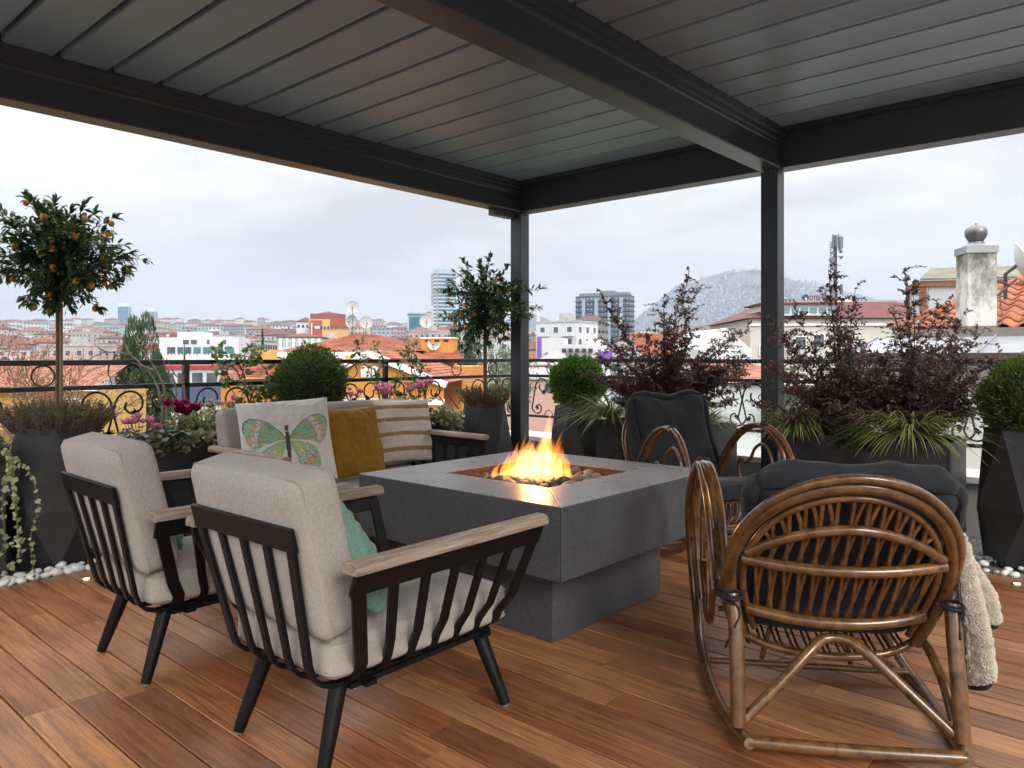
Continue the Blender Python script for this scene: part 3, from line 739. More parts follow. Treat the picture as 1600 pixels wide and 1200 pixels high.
# scatter pillows
def lp(*k): return tuple(k)
def inwing(a, b, P):
    """point in polygon"""
    c = False; j = len(P)-1
    for i in range(len(P)):
        if (P[i][1] > b) != (P[j][1] > b) and a < (P[j][0]-P[i][0])*(b-P[i][1])/(P[j][1]-P[i][1])+P[i][0]: c = not c
        j = i
    return c
WU = [(.03,.02),(.12,.16),(.30,.36),(.50,.47),(.68,.50),(.80,.44),(.83,.30),(.80,.10),(.74,-.05),(.62,-.18),(.50,-.10),(.36,-.06),(.20,-.03),(.06,-.02)]
WL = [(.04,-.04),(.22,-.07),(.40,-.14),(.55,-.24),(.60,-.42),(.60,-.62),(.50,-.78),(.34,-.80),(.22,-.74),(.18,-.56),(.13,-.34),(.06,-.18)]
def butterfly(a, b, s):
    base = (.70, .68, .64)
    if s > 0: return base
    x, y = (a+.02)*.88, (b+.02)*.88
    ax = abs(x)
    if ax < .045 and -.50 < y < .30:
        w = .045*(1-((y+.06)/.46)**2)**.5 if abs((y+.06)/.46) < 1 else 0
        if y > .17: w = .04*math.sqrt(max(0, 1-((y-.235)/.065)**2))
        if y > .06 and y <= .17: w = .03
        if ax < w: return (.05,.045,.05) if (int((y+2)*40)+int(ax*90)) % 3 else (.16,.15,.16)
    if .28 < y < .42 and abs(ax-(.02+(y-.28)*1.9+(y-.28)**2*3)) < .006: return (.25,.24,.24)
    n = noise.noise(Vector((x*9, y*9, 1))); n2 = noise.noise(Vector((x*26, y*26, 5)))
    for P, up in ((WU, 1), (WL, 0)):
        if inwing(ax, y, P):
            # distance from the wing root and to the outline
            d = min(math.hypot((ax-(P[i][0]+(P[(i+1) % len(P)][0]-P[i][0])*t)), (y-(P[i][1]+(P[(i+1) % len(P)][1]-P[i][1])*t))) for i in range(len(P)) for t in (0, .25, .5, .75))
            ang = math.atan2(y+.0, ax); rr = math.hypot(ax, y)
            vein = abs(math.sin(ang*17+n*1.2)) < .16
            if up:
                f = rr/ (.93 if ang > -.1 else .66)
                if d < .022 and ang > .25: return (.02,.10,.055)
                if f > .86: c = (.10,.50,.33) if n2 > -.05 else (.22,.62,.45)
                elif f > .74: c = (.50,.36,.05) if n > -.15 else (.12,.45,.28)
                elif f > .62: c = (.72,.62,.58) if n2 > -.2 else (.45,.25,.22)
                else: c = (.05,.30,.15) if n2 > .05 else ((.10,.48,.26) if n > 0 else (.42,.34,.06))
                if vein and f > .2: c = (.03,.10,.06)
            else:
                f = rr/.86
                if f > .86 or d < .05: c = (.06,.36,.24) if n2 > 0 else (.20,.55,.40)
                elif f > .68: c = (.52,.38,.10) if n > -.1 else (.30,.18,.08)
                elif f > .5: c = (.60,.60,.56) if n2 > -.1 else (.12,.34,.28)
                else: c = (.45,.50,.07) if n > -.05 else (.62,.58,.30)
                if vein: c = (.07,.10,.08)
            g_ = .22+.18*(n2 > .2); return tuple(c[i]*(1-g_)+base[i]*g_ for i in range(3))
    return base
pm = vcol_mat('printed_cotton')
def place(o, px, py, D, w_az, lean, label, cat='pillow', grp=None, roll=0):
    """stand a pillow with its lower edge centre at a spot; w_az = compass of its front (deg from +X), leaning back by lean"""
    o.location = at(px, D, 0, py); o.rotation_euler = (R(-lean), R(roll), R(w_az+90)); tag(o, label, cat, grp)
o = pillow('scatter_pillow', .54, .52, .08, pm, 1, butterfly, 150, .007, .05)
place(o, 456, 757, 4.36, 247, 22, 'off white pillow printed with a green and yellow butterfly', roll=-3)
mustard = fabric('mustard_linen', (.36,.19,.020), (.20,.095,.010), 600, .4)
o = pillow('scatter_pillow', .46, .46, .075, mustard, 2, None, 60, .008, .05); place(o, 560, 746, 4.78, -90+3, 16, 'plain mustard yellow linen pillow in the middle of the sofa', roll=1)
def stripes(a, b, s):
    y = (b+1)/2
    for c0 in (.17, .42, .645, .86):
        if abs(y-c0) < .033:
            k = noise.noise(Vector((a*40, b*60, 0))); return (.34,.20,.085) if k < .1 else (.46,.31,.16)
    return (.68,.63,.57)
o = pillow('scatter_pillow', .46, .46, .08, pm, 3, stripes, 90, .007, .05); place(o, 637, 722, 5.30, -90-12, 18, 'cream pillow with four tan stripes at the right end of the sofa', roll=1)
green = fabric('mint_green_cotton', (.20,.37,.29), (.12,.24,.19), 500, .4)
o = pillow('scatter_pillow', .46, .45, .085, green, 5, None, 60, .012, .07)
o.location = (1.50, 1.93, .43); o.rotation_euler = (R(-32), R(6), R(62)); tag(o, 'crumpled mint green pillow leaning on the nearer lounge chair', 'pillow')
o = pillow('scatter_pillow', .30, .34, .06, green, 8, None, 40, .012, .07)
o.location = (1.37, 3.10, .43); o.rotation_euler = (R(-30), R(0), R(85)); tag(o, 'teal green pillow half hidden on the farther lounge chair', 'pillow')
o = pillow('scatter_pillow', .46, .44, .07, mustard, 6, None, 40, .008, .05); place(o, 490, 738, 5.0, -90, 14, 'mustard pillow hidden behind the butterfly pillow, only its top corner showing')
# ------------------------------------------------------------------ rattan rocking chairs (local: +Y forward, X right)
def rocker(label, group):
    t = thing('rattan_rocking_chair', label, 'rocking chair', (0,0,0), 0, group)
    def T(name, pts, r, parent=t, n=10, per=6, closed=False, m=rattan):
        mb = MB(); mb.tube(catmull(pts, per, closed) if per else pts, r, n, closed=closed); return mb.build(name, m, parent, smooth=50)
    # back plane: s from 0 (seat) to 1 (top)
    def bk(a, s, off=0): return Vector((a, .33-.34*s-.075*max(0, 1-(a/.36)**2)*(1-.55*s)-off, .255+.585*s+off*.45))
    def hoop(wd, top, s0=0.0, off=0):
        L = [bk(-wd*.83, s0, off), bk(-wd*.91, s0+(.40-s0)*.35, off), bk(-wd*.975, s0+(.40-s0)*.70, off)]
        for k in range(0, 15):
            a = PI-PI*k/14; L.append(bk(wd*math.cos(a), .41+(top-.41)*math.sin(a)**.88, off))
        Rr = [Vector((-p.x, p.y, p.z)) for p in reversed(L[:3])]
        return L+Rr
    T('back_hoop', hoop(.330, .965), .0205, n=12)
    T('inner_hoop', hoop(.292, .905, .06, -.004), .0115)
    def sidebar(sg):
        return [Vector((sg*.36, .80, .76)), Vector((sg*.365, .62, .72)), Vector((sg*.355, .44, .57)), Vector((sg*.345, .33, .455)), Vector((sg*.342, .25, .425)), Vector((sg*.347, .205, .47))]
    h2 = hoop(.345, 1.0, .3, .018)
    # outer cane: arm loop -> round the back -> other arm loop, one continuous bend
    path = sidebar(-1)[2:]+[p for p in h2 if p.z > .52]+list(reversed(sidebar(1)[2:]))
    T('outer_cane', path, .0138, n=10)
    # rails across the back
    def across(s0, s1, w, bulge, r, nm='back_rail'):
        P = []
        for k in range(9):
            a = -w+2*w*k/8; f = 1-(a/w)**2; P.append(bk(a, s0+(s1-s0)*f, .012+bulge*f))
        o = T(nm, P, r, n=10)
        return o
    across(.545, .71, .290, .012, .0155); across(.505, .455, .300, .03, .0175); across(.185, .125, .272, .03, .0185)
    # fan of thin canes
    def ztop(a):
        f = max(0, 1-(a/.292)**2); return .41+.49*f**.46
    N = 13
    for k in range(N):
        a = -.258+.516*k/(N-1); s = 1 if k >= 6 else -1
        f1 = 1-(a/.312)**2
        T('spindle', [bk(a, .545+.165*f1, .0), bk(a*1.03, ztop(a*1.03), -.004)], .0072, n=6, per=0)
        a2 = a+s*.030
        if abs(a2) < .285: T('spindle', [bk(a+s*.006, .545+.165*f1, -.004), bk((a+a2)/2, (.545+.165*f1+ztop(a2))/2, .0), bk(a2, ztop(a2), -.006)], .0070, n=6, per=2)
        T('spindle', [bk(a, .49-.045*(1-(a/.325)**2), .002), bk(a, .545+.16*f1, -.003)], .0070, n=6, per=0)
        T('spindle', [bk(a-.018, .49-.045*(1-(a/.325)**2), .0), bk(a+.018, .545+.16*f1, -.006)], .0070, n=6, per=0)
        lo = .175-.045*(1-(a/.292)**2); up = .495-.045*(1-(a/.325)**2)
        b_ = a*.92
        T('spindle', [bk(b_, lo, .0), bk(a, up, .0)], .0070, n=6, per=0)
        T('spindle', [bk(b_-.014, lo, -.003), bk(a+.020, up, -.003)], .0070, n=6, per=0)
    # seat: side rails, front rail, back rail, paired canes that curl over the front
    for sg in (-1, 1):
        T('seat_rail', [bk(sg*.294, 0), Vector((sg*.30, .42, .268)), Vector((sg*.305, .60, .30)), Vector((sg*.30, .78, .335)), Vector((sg*.285, .86, .325))], .014)
    T('seat_rail', [Vector((-.30, .33, .262)), Vector((-.18, .285, .222)), Vector((0, .27, .205)), Vector((.18, .285, .222)), Vector((.30, .33, .262))], .0135)
    T('front_rail', [Vector((-.285, .87, .325)), Vector((0, .885, .33)), Vector((.285, .87, .325))], .011)
    T('front_rail', [Vector((-.30, .80, .175)), Vector((0, .82, .170)), Vector((.30, .80, .175))], .013)
    for k in range(11):
        a = -.25+.05*k
        for d in (-.009, .009):
            q = 1-(a/.3)**2
            T('seat_cane', [Vector((a*.96+d, .30-.03*q, .235-.03*q)), Vector((a+d, .36, .225-.01*q)), Vector((a+d, .60, .265)), Vector((a+d, .80, .325)), Vector((a+d, .875, .345)), Vector((a+d, .905, .30)), Vector((a+d, .87, .22)), Vector((a+d, .815, .178))], .0048, n=6, per=3)
    # arms, runners and scrolls on both sides
    for sg in (-1, 1):
        X3 = lambda a, b, c: Vector((sg*(a+max(0, b-.3)*.03), b, c if c < .4 else c-.018*(c-.4)/.38))
        run = [(.300, -.015, .040), (.325, .10, .026), (.350, .25, .0195), (.362, .45, .019), (.362, .65, .026), (.358, .82, .055), (.355, .93, .115), (.362, 1.0, .24), (.372, 1.03, .40), (.378, 1.01, .56), (.372, .93, .70), (.362, .83, .77), (.352, .74, .785), (.345, .64, .765), (.340, .52, .68), (.338, .43, .56), (.340, .36, .45), (.345, .30, .40)]
        T('runner', [X3(a, b, c) for a, b, c in run], [.0185]*1 and .0192, n=12)
        arm2 = [(.335, .30, .36), (.325, .37, .50), (.322, .45, .62), (.326, .56, .73), (.334, .70, .788), (.345, .82, .76), (.352, .92, .67), (.356, .965, .54), (.35, .955, .40), (.345, .90, .27), (.34, .86, .19)]
        T('arm_hoop', [X3(a, b, c) for a, b, c in arm2], .015, n=10)
        arm3 = [(.372, .30, .40), (.372, .38, .54), (.372, .48, .67), (.375, .60, .755), (.376, .72, .79), (.378, .80, .772)]
        T('arm_cane', [X3(a, b, c) for a, b, c in arm3], .011, n=8)
        heart = [(.338, .86, .36), (.338, .875, .48), (.338, .85, .60), (.338, .78, .665), (.338, .705, .63), (.338, .66, .555), (.338, .61, .525), (.338, .565, .545), (.338, .54, .50), (.338, .56, .40), (.338, .60, .33)]
        T('arm_scroll', [X3(a, b, c) for a, b, c in heart], .011, n=8)
        low = [(.335, .86, .34), (.33, .90, .26), (.325, .88, .165), (.325, .80, .125), (.325, .72, .16), (.325, .68, .25), (.325, .66, .315)]
        T('lower_scroll', [X3(a, b, c) for a, b, c in low], .0135, n=8)
        pst = [(.322, .06, .052), (.322, .085, .20), (.322, .12, .34), (.33, .155, .435)]
        mb = MB(); mb.tube([X3(a, b, c) for a, b, c in pst], .0235, 14); mb.build('rear_post', rattan, t, smooth=50)
        T('side_brace', [Vector((sg*.312, .10, .10)), Vector((sg*.312, .17, .18)), Vector((sg*.306, .27, .245)), Vector((sg*.30, .35, .275))], .0155)
        mb = MB(); mb.tube([Vector((sg*.302, -.020, .0405)), Vector((sg*.3015, -.0235, .041))], .0168, 14); mb.build('end_cap', rattan_end, t, smooth=50)
        T('front_strut', [Vector((sg*.16, .62, .052)), Vector((sg*.14, .60, .15)), Vector((sg*.12, .58, .245))], .010, n=8)
    T('rear_bar', [Vector((-.308, -.005, .040)), Vector((0, -.012, .038)), Vector((.308, -.005, .040))], .0195, n=14)
    T('cross_bar', [Vector((-.352, .60, .040)), Vector((.352, .60, .040))], .0125, per=0)
    T('rear_brace', [Vector((-.302, .075, .068)), Vector((-.20, .11, .16)), Vector((-.085, .165, .262)), Vector((-.035, .20, .288)), Vector((.035, .20, .288)), Vector((.085, .165, .262)), Vector((.20, .11, .16)), Vector((.302, .075, .068))], .0168, n=12)
    lace = mat('fibre_binding', (.02,.018,.016), .6)
    for sg in (-1, 1):
        for (a, b, c) in ((.335, .15, .425), (.345, .30, .395), (.362, .78, .778)):
            mb = MB(); cc = Vector((sg*a, b, c))
            for q in range(4): mb.tube(arc(cc+Vector((0, 0, q*.006-.01)), .024, 0, 2*PI, 12, (1,0,0), (0,1,0))[:-1], .0032, 5, closed=True)
            mb.build('binding', lace, t, smooth=True)
    return t
rkA = rocker('polished brown rattan rocking chair seen from behind with a sheepskin over its right arm', 'rattan rocking chairs')
def cw(x, D, z=0): return Vector((D*F[0]+x*G[0], D*F[1]+x*G[1], z))
OB = cw(1.012, 2.215); rzB = YAW-9-90
rkA.location = OB; rkA.rotation_euler = (0, 0, R(rzB))
rkB = copy_tree(rkA); OA = cw(1.01, 5.30); _ph = R(19); rzA = math.degrees(math.atan2(-(-math.cos(_ph)*F[0]+math.sin(_ph)*G[0]), (-math.cos(_ph)*F[1]+math.sin(_ph)*G[1])))
rkB.location = OA; rkB.rotation_euler = (0, 0, R(rzA))
rkB.scale = (.90, 1, 1); rkB['label'] = 'polished brown rattan rocking chair facing the fire beyond the stone table'
# cushions of the rocking chairs
def rock_cushions(loc, rz, lab, dz=0, tilt=0, slump=False):
    c = thing('rocker_cushion', lab+', one tufted back pad tied to a seat pad', 'chair cushion', loc, R(rz), 'charcoal cushions on the rocking chairs')
    me = cushion_mesh('back_pad', (.29 if not slump else .30), .31 if not slump else .29, .070, .055, charcoal, .032, .019, 5 if slump else 2, 30, pinch=.10 if not slump else .03, tuft=[(0, 0, .055, .11), (0, -.36, .02, .10), (-.33, .02, .018, .12), (.33, .02, .018, .12), (0, .36, .028, .12)])
    o = link('back_pad', me, c)
    o.location = (0.03 if slump else 0, .25-tilt*.1, .565+dz); o.rotation_euler = (R(120-tilt*50), 0, 0)
    def piping(o, sx, sy):
        pts = []
        for k in range(72):
            a = 2*PI*k/72; ca, sa = math.cos(a), math.sin(a); e = 5.2
            rr = 1/((abs(ca)**e+abs(sa)**e)**(1/e)); w = .004*noise.noise(Vector((ca*4, sa*4, sx*7))); pk_ = 0 if slump else .10
            X_ = ca*rr*(sx+.005)+w; Y_ = sa*rr*(sy+.005)+w; Y_ *= 1-pk_*math.exp(-(X_/.11)**2); X_ *= 1-pk_*.6*math.exp(-(Y_/.11)**2); pts.append(Vector((X_, Y_, .0+w*2)))
        mb = MB(); mb.tube(pts, .0048, 6, closed=True); mb.build('piping', cordm, o, smooth=True)
    piping(o, (.29 if not slump else .30)+.002, .292)
    me = cushion_mesh('seat_pad', .29, .29, .055, .045, charcoal, .03, .008, 7, 22, tuft=[(0, 0, .05, .06), (0, -.3, .02, .1), (0, .3, .02, .1)])
    o2 = link('seat_pad', me, c); o2.location = (0, .64, .355); o2.rotation_euler = (R(9), 0, 0)
    piping(o2, .29, .29)
    mb = MB()
    for sg in (-1, 1):
        for q in range(3):
            a = Vector((sg*(.315), .14, .435)); b = a+Vector((sg*(.015+.012*q), -.045+.02*q, -.09-.04*q))
            mb.tube(catmull([a+Vector((-sg*.03, .04, 0)), a+Vector((sg*.03, -.02, .012)), a+(b-a)*.5+Vector((.012, 0, 0)), b], 5), .0036, 5)
        mb.tube(arc((sg*.328, .145, .43), .030, 0, 2*PI, 14, (1,0,0), (0,1,.1))[:-1], .006, 6, closed=True)
    tag(mb.build('ties', cordm, c, smooth=True), kind='stuff')
    return c
rock_cushions(OB, rzB, 'charcoal cushion of the near rocking chair', .01, 0, True)
rock_cushions(OA, rzA, 'charcoal cushion of the far rocking chair', .075, .25)
# sheepskin hanging over the right arm of the near rocker
fleece_m = leafmat('cream_fleece', [(.60,.52,.41), (.74,.68,.58), (.80,.76,.69), (.68,.61,.50)], .95, .2)
skin_m = mat('fleece_skin', (.50,.42,.31), .95); hem_m = mat('black_fleece_backing', (.015,.014,.014), .9)
sk = thing('sheepskin', 'cream curly sheepskin with black backing hanging over the near rocking chair', 'sheepskin', OB, R(rzB))
def skinp(u_, v_):
    """v_: 0 at the top over the arm, 1 at the hem; u_: 0..1 along the chair"""
    wv = .35+.65*min(1, v_*1.4)
    z = .64-.06*abs(u_-.4)-v_*(.44 if u_ < .5 else .44-.17*min(1, (u_-.5)*5))-.015*math.sin(u_*11)*v_
    a = .345+.165*u_*wv+.035*v_; b = .16+.26*u_*u_+.030*math.sin(u_*PI*4.2+.4)*(.3+v_)
    return Vector((a, b, z))
nu, nv = 34, 34; mb = MB(); vs = []
for sgn in (0, 1):
    for i in range(nu+1):
        for j in range(nv+1):
            p = skinp(i/nu, j/nv); e = 1 if (0 < i < nu and 0 < j < nv) else .35
            vs.append(p+Vector((0, sgn*.016*e, 0)))
K = (nu+1)*(nv+1); fs = []; ms = []
for i in range(nu):
    for j in range(nv):
        q = (i*(nv+1)+j, (i+1)*(nv+1)+j, (i+1)*(nv+1)+j+1, i*(nv+1)+j+1); fs.append(q); fs.append(tuple(K+a for a in reversed(q)))
for i in range(nu):
    for j in (0, nv): a, b = i*(nv+1)+j, (i+1)*(nv+1)+j; fs.append((a, b, b+K, a+K))
for j in range(nv):
    for i in (0, nu): a, b = i*(nv+1)+j, i*(nv+1)+j+1; fs.append((a, b, b+K, a+K))
mb.add(vs, fs); mb.build('hide', skin_m, sk, smooth=True)
mb = MB(); mb.tube([skinp(i/40, 1.0)+Vector((0, .010, -.004)) for i in range(41)], .013, 8); mb.build('hem', hem_m, sk, smooth=True)
fr = random.Random(11); V_ = []; F_ = []
for q in range(52000):
    uu, vv = fr.random()*1.0, fr.random()*.985
    p = skinp(uu, vv); n_ = (skinp(min(1, uu+.01), vv)-skinp(max(0, uu-.01), vv)).cross(skinp(uu, min(1, vv+.01))-skinp(uu, max(0, vv-.01)))
    n_.normalize()
    if n_.y > 0: n_ = -n_
    if q % 3 == 0: n_ = -n_; p = p+Vector((0, .016, 0))
    cl = noise.noise(p*55); p = p+n_*(.011+.008*(cl+.3)); s_ = .0046*fr.uniform(.7, 1.3)
    t1 = Vector((fr.uniform(-1, 1), fr.uniform(-1, 1), fr.uniform(-1, 1))).normalized(); t2 = n_.cross(t1).normalized()
    t1 = t2.cross(n_)*.8+n_*fr.uniform(-.5, .5)
    o_ = len(V_); V_ += [p-t1*s_, p+t2*s_*.6+n_*s_*.5, p+t1*s_, p-t2*s_*.6-n_*s_*.2, p+n_*s_*1.3]
    F_ += [(o_, o_+1, o_+4), (o_+1, o_+2, o_+4), (o_+2, o_+3, o_+4), (o_+3, o_, o_+4)]
mb = MB(); mb.v = V_; mb.f = F_; mb.m = [0]*len(F_); tag(mb.build('fleece', fleece_m, sk, fix=False), kind='stuff')

# ------------------------------------------------------------------ planters
def pot(name, label, x, y, ht, rt, rm, rb, rz, group, lab2=None):
    """faceted tapering planter: twisted hexagons joined by triangles, hollow at the top"""
    t = thing(name, label, 'planter', (x, y, -.01), R(rz), group)
    def hexa(r, z, ph, n=6): return [Vector((r*math.cos(2*PI*k/n+ph), r*math.sin(2*PI*k/n+ph), z)) for k in range(n)]
    a = hexa(rt, ht, 0); b = hexa(rm, ht*.42, PI/6); c = hexa(rb, 0, 0); d = hexa(rt-.02, ht, 0); e = hexa(rt-.025, ht-.06, 0)
    vs = a+b+c+d+e; fs = []
    for k in range(6):
        k2 = (k+1) % 6
        fs += [(k, 6+k, k2), (6+k, 6+k2, k2), (12+k, 12+k2, 6+k), (12+k2, 6+k2, 6+k), (k, k2, 18+k2, 18+k), (18+k, 18+k2, 24+k2, 24+k)]
    fs += [tuple(12+k for k in range(6))]
    mb = MB(); mb.add(vs, fs); mb.build('body', potm, t, bevel=.004)
    mb = MB(); mb.lathe([(rt-.03, ht-.075), (rt-.03, ht-.05), (.01, ht-.035)], 14); mb.build('soil', soil, t, smooth=True)
    return t
PG = 'tall faceted black planters'
pot('faceted_planter', 'tall faceted black planter under the left kumquat tree', 1.53, 4.93, .80, .235, .285, .225, 12, PG)
pot('faceted_planter', 'tall faceted black planter under the middle kumquat tree by the corner post', 5.00, 4.76, .79, .205, .265, .205, 40, PG)
pot('faceted_planter', 'tall faceted black planter hidden behind the sofa under a box ball', 3.24, 4.90, .78, .21, .26, .21, 5, PG)
pot('faceted_planter', 'tall faceted black planter under the bright green box ball behind the flames', 5.22, 3.86, .79, .20, .265, .215, 22, PG)
pot('faceted_planter', 'tall faceted black planter at the right edge under a round box ball', 5.24, .64, .79, .215, .275, .215, 34, PG)
def trough(label, x0, x1, y0, y1, h, grp='long grey box planters'):
    t = thing('box_planter', label, 'planter', ((x0+x1)/2, (y0+y1)/2, -.01), 0, grp)
    a, b = (x1-x0)/2, (y1-y0)/2; w = .018; mb = MB()
    mb.bx(-a, a, -b, -b+w, 0, h); mb.bx(-a, a, b-w, b, 0, h); mb.bx(-a, -a+w, -b+w+.001, b-w-.001, 0, h-.0005); mb.bx(a-w, a, -b+w+.001, b-w-.001, 0, h-.0005)
    mb.build('body', boxm, t, bevel=.003)
    mb = MB(); mb.bx(-a+w, a-w, -b+w, b-w, h-.12, h-.05); mb.build('soil', soil, t)
    return t
trough('long grey box planter of purple shrubs nearest the right box ball', 4.98, 5.42, .98, 1.985, .70)
trough('long grey box planter behind the far rocking chair', 4.98, 5.42, 2.50, 3.50, .70)
trough('long dark box planter of cyclamens behind the left lounge chair', 1.85, 2.95, 4.71, 5.02, .70)
trough('long dark box planter of cyclamens at the right end of the sofa', 3.55, 4.66, 4.66, 5.00, .70)
trough('dark box planter cut by the left edge with trailing ivy', .20, 1.215, 4.71, 5.02, .70)
# ------------------------------------------------------------------ plants on the terrace
class Leaves:
    """many leaves in one mesh; every leaf is a small folded blade"""
    def __init__(s): s.v = []; s.f = []
    def leaf(s, p, d, n, L, W, fold=.25, curl=.15):
        d = d.normalized(); sd_ = d.cross(n)
        if sd_.length < 1e-5: sd_ = d.orthogonal()
        sd_.normalize(); n = sd_.cross(d)
        o = len(s.v)
        m = p+d*L*.5+n*curl*L*.35
        s.v += [p, p+d*L*.32+sd_*W*.46+n*fold*W, p+d*L*.72+sd_*W*.38+n*(fold*W-curl*L*.1), p+d*L-n*curl*L, p+d*L*.72-sd_*W*.38+n*(fold*W-curl*L*.1), p+d*L*.32-sd_*W*.46+n*fold*W, m]
        s.f += [(o, o+6, o+1), (o+1, o+6, o+2), (o+2, o+6, o+3), (o, o+5, o+6), (o+5, o+4, o+6), (o+4, o+3, o+6)]
    def quick(s, p, d, n, L, W):
        d = d.normalized(); sd_ = d.cross(n)
        if sd_.length < 1e-5: sd_ = d.orthogonal()
        sd_.normalize(); n = sd_.cross(d); o = len(s.v)
        s.v += [p, p+d*L*.5+sd_*W*.5+n*W*.15, p+d*L, p+d*L*.5-sd_*W*.5+n*W*.15]; s.f += [(o, o+1, o+2), (o, o+2, o+3)]
    def lobed(s, p, d, n, L):
        """ivy leaf with five points"""
        d = d.normalized(); sd_ = d.cross(n)
        if sd_.length < 1e-5: sd_ = d.orthogonal()
        sd_.normalize(); o = len(s.v)
        P = [(0,0), (-.12,.38), (.16,.42), (.22,.55), (.58,.42), (.55,.24), (1,0), (.55,-.24), (.58,-.42), (.22,-.55), (.16,-.42), (-.12,-.38)]
        s.v += [p+d*a*L+sd_*b*L+n*L*(.12*abs(b)-.15*a*a) for a, b in P]+[p+d*L*.3]
        s.f += [(o+12, o+i, o+(i+1) % 12) for i in range(12)]
    def build(s, name, m, parent, stuff=True):
        me = bpy.data.meshes.new(name); me.from_pydata([tuple(q) for q in s.v], [], s.f)
        for a in (m if isinstance(m, (list, tuple)) else [m]): me.materials.append(a)
        o = link(name, me, parent)
        if stuff: o['kind'] = 'stuff'
        return o
def rv(r, s=1): 
    while True:
        p = Vector((r.uniform(-1,1), r.uniform(-1,1), r.uniform(-1,1)))
        if .05 < p.length < 1: return p*s
citrus = leafmat('citrus_leaf', [(.022,.055,.018), (.040,.088,.028), (.060,.12,.034), (.030,.068,.022), (.10,.17,.04)], .30, .28)
boxl = leafmat('box_leaf_dark', [(.030,.062,.013), (.058,.105,.020), (.12,.18,.038), (.050,.10,.018)], .36, .38)
boxb = leafmat('box_leaf_bright', [(.040,.12,.014), (.08,.21,.022), (.14,.31,.04), (.055,.16,.018)], .36, .42)
boxy = leafmat('box_leaf_yellowish', [(.085,.13,.020), (.13,.19,.028), (.055,.095,.016), (.19,.24,.045)], .4, .38)
plum = leafmat('plum_leaf', [(.075,.040,.052), (.13,.060,.068), (.20,.075,.062), (.11,.080,.085), (.34,.12,.055), (.17,.16,.075), (.11,.085,.10), (.16,.145,.15), (.13,.17,.07)], .32, .42)
sedge = leafmat('sedge_blade', [(.14,.20,.045), (.27,.34,.09), (.44,.48,.22), (.19,.25,.055), (.36,.37,.15)], .42, .35)
heath = leafmat('heather_sprig', [(.06,.10,.025), (.10,.14,.04), (.17,.11,.09), (.27,.16,.16), (.20,.17,.09), (.08,.12,.035)], .7, .3)
ivyl = leafmat('ivy_variegated', [(.09,.14,.05), (.42,.42,.22), (.16,.21,.09), (.50,.50,.30), (.30,.34,.16)], .45, .25)
ivyg = leafmat('ivy_green', [(.022,.060,.015), (.045,.10,.025), (.08,.15,.04), (.03,.075,.02)], .4, .25)
euon = leafmat('euonymus_variegated', [(.18,.24,.06), (.36,.40,.13), (.50,.50,.24), (.26,.32,.09)], .45, .25)
cycl = leafmat('cyclamen_leaf', [(.012,.035,.014), (.022,.055,.022), (.045,.085,.045), (.018,.045,.02)], .35, .15)
vinel = leafmat('vine_leaf', [(.045,.11,.018), (.085,.18,.030), (.13,.22,.05), (.035,.08,.015)], .4, .3)
orangem = mat('kumquat_peel', (.62,.20,.012), .38, 0, (.72,.30,.02), 12, bstr=.2, bscale=220, bdist=.001)
cane = mat('bamboo_stake', (.20,.13,.07), .6, 0, (.34,.24,.14), 20, stretch=(1,1,.15))
tie = mat('green_tie', (.02,.20,.08), .6)
kq = blob('kumquat', orangem, 1, 1, 1.15, 3, 2, .05)
def kumquat(label, x, y, z0, zc, rx, rz, seed, nt=44, fruits=34, Lf=.066, reach=None, gr='standard kumquat trees in planters'):
    r = random.Random(seed); t = thing('kumquat_tree', label, 'tree', (x, y, 0), 0, gr)
    mb = MB(); mb.tube(catmull([(0,0,z0-.03), (.004,.004,(z0+zc)/2), (0,0,zc-.10), (.004,0,zc+.02)], 5), [.0125]*8+[.011]*8, 8)
    limbs = []
    for k in range(nt):
        for _ in range(50):
            d = rv(r); e = Vector((d.x*rx, d.y*rx, d.z*rz*1.0))
            if d.length > .40: break
        a = Vector((0, 0, zc-.16+.14*r.random()+.10*d.z)); b = Vector((0, 0, zc))+e
        mid = a+(b-a)*.5+Vector((0, 0, .03))+rv(r, .03)
        limbs.append(catmull([a, mid, b], 4))
    if reach:
        for e in reach: limbs.append(catmull([Vector((0,0,zc-.05)), Vector(e)*.5+Vector((0,0,zc+.02)), Vector(e)+Vector((0,0,zc))], 4))
    for l in limbs: mb.tube(l, [.0045-.0033*i/(len(l)-1) for i in range(len(l))], 5)
    mb.build('trunk', mat('kumquat_bark', (.10,.07,.045), .8, 0, (.17,.12,.08), 30), t, smooth=True)
    lv = Leaves()
    for l in limbs:
        k = len(l)
        for i in range(2, k):
            for q in range(5):
                tt = r.random(); p = l[i-1]+(l[i]-l[i-1])*tt
                dr = (l[i]-l[i-1]).normalized(); d = (dr*.7+rv(r)*1.1+Vector((0,0,.05))).normalized()
                n = (Vector((0,0,1))+rv(r, .7)).normalized(); L = Lf*r.uniform(.55, 1.1)
                lv.leaf(p+d*.006, d, n, L, L*.40, .12, r.uniform(0, .3))
        for q in range(6):
            dr = (l[-1]-l[-2]).normalized(); d = (dr*1.1+rv(r)*.8).normalized(); L = Lf*r.uniform(.6, 1.1)
            lv.leaf(l[-1], d, (Vector((0,0,1))+rv(r, .6)).normalized(), L, L*.38, .12, r.uniform(0, .3))
    lv.build('crown', citrus, t)
    for k in range(fruits):
        l = limbs[k % nt]; p = l[r.randint(len(l)*2//3, len(l)-1)]+rv(r, .035)
        o = link('kumquat', kq, t); s_ = r.uniform(.0155, .0215)*(Lf/.066)**.5; o.scale = (s_, s_, s_); o.location = p+Vector((0, 0, -.015)); o.rotation_euler = (r.uniform(-.5, .5), r.uniform(-.5, .5), 0)
    return t
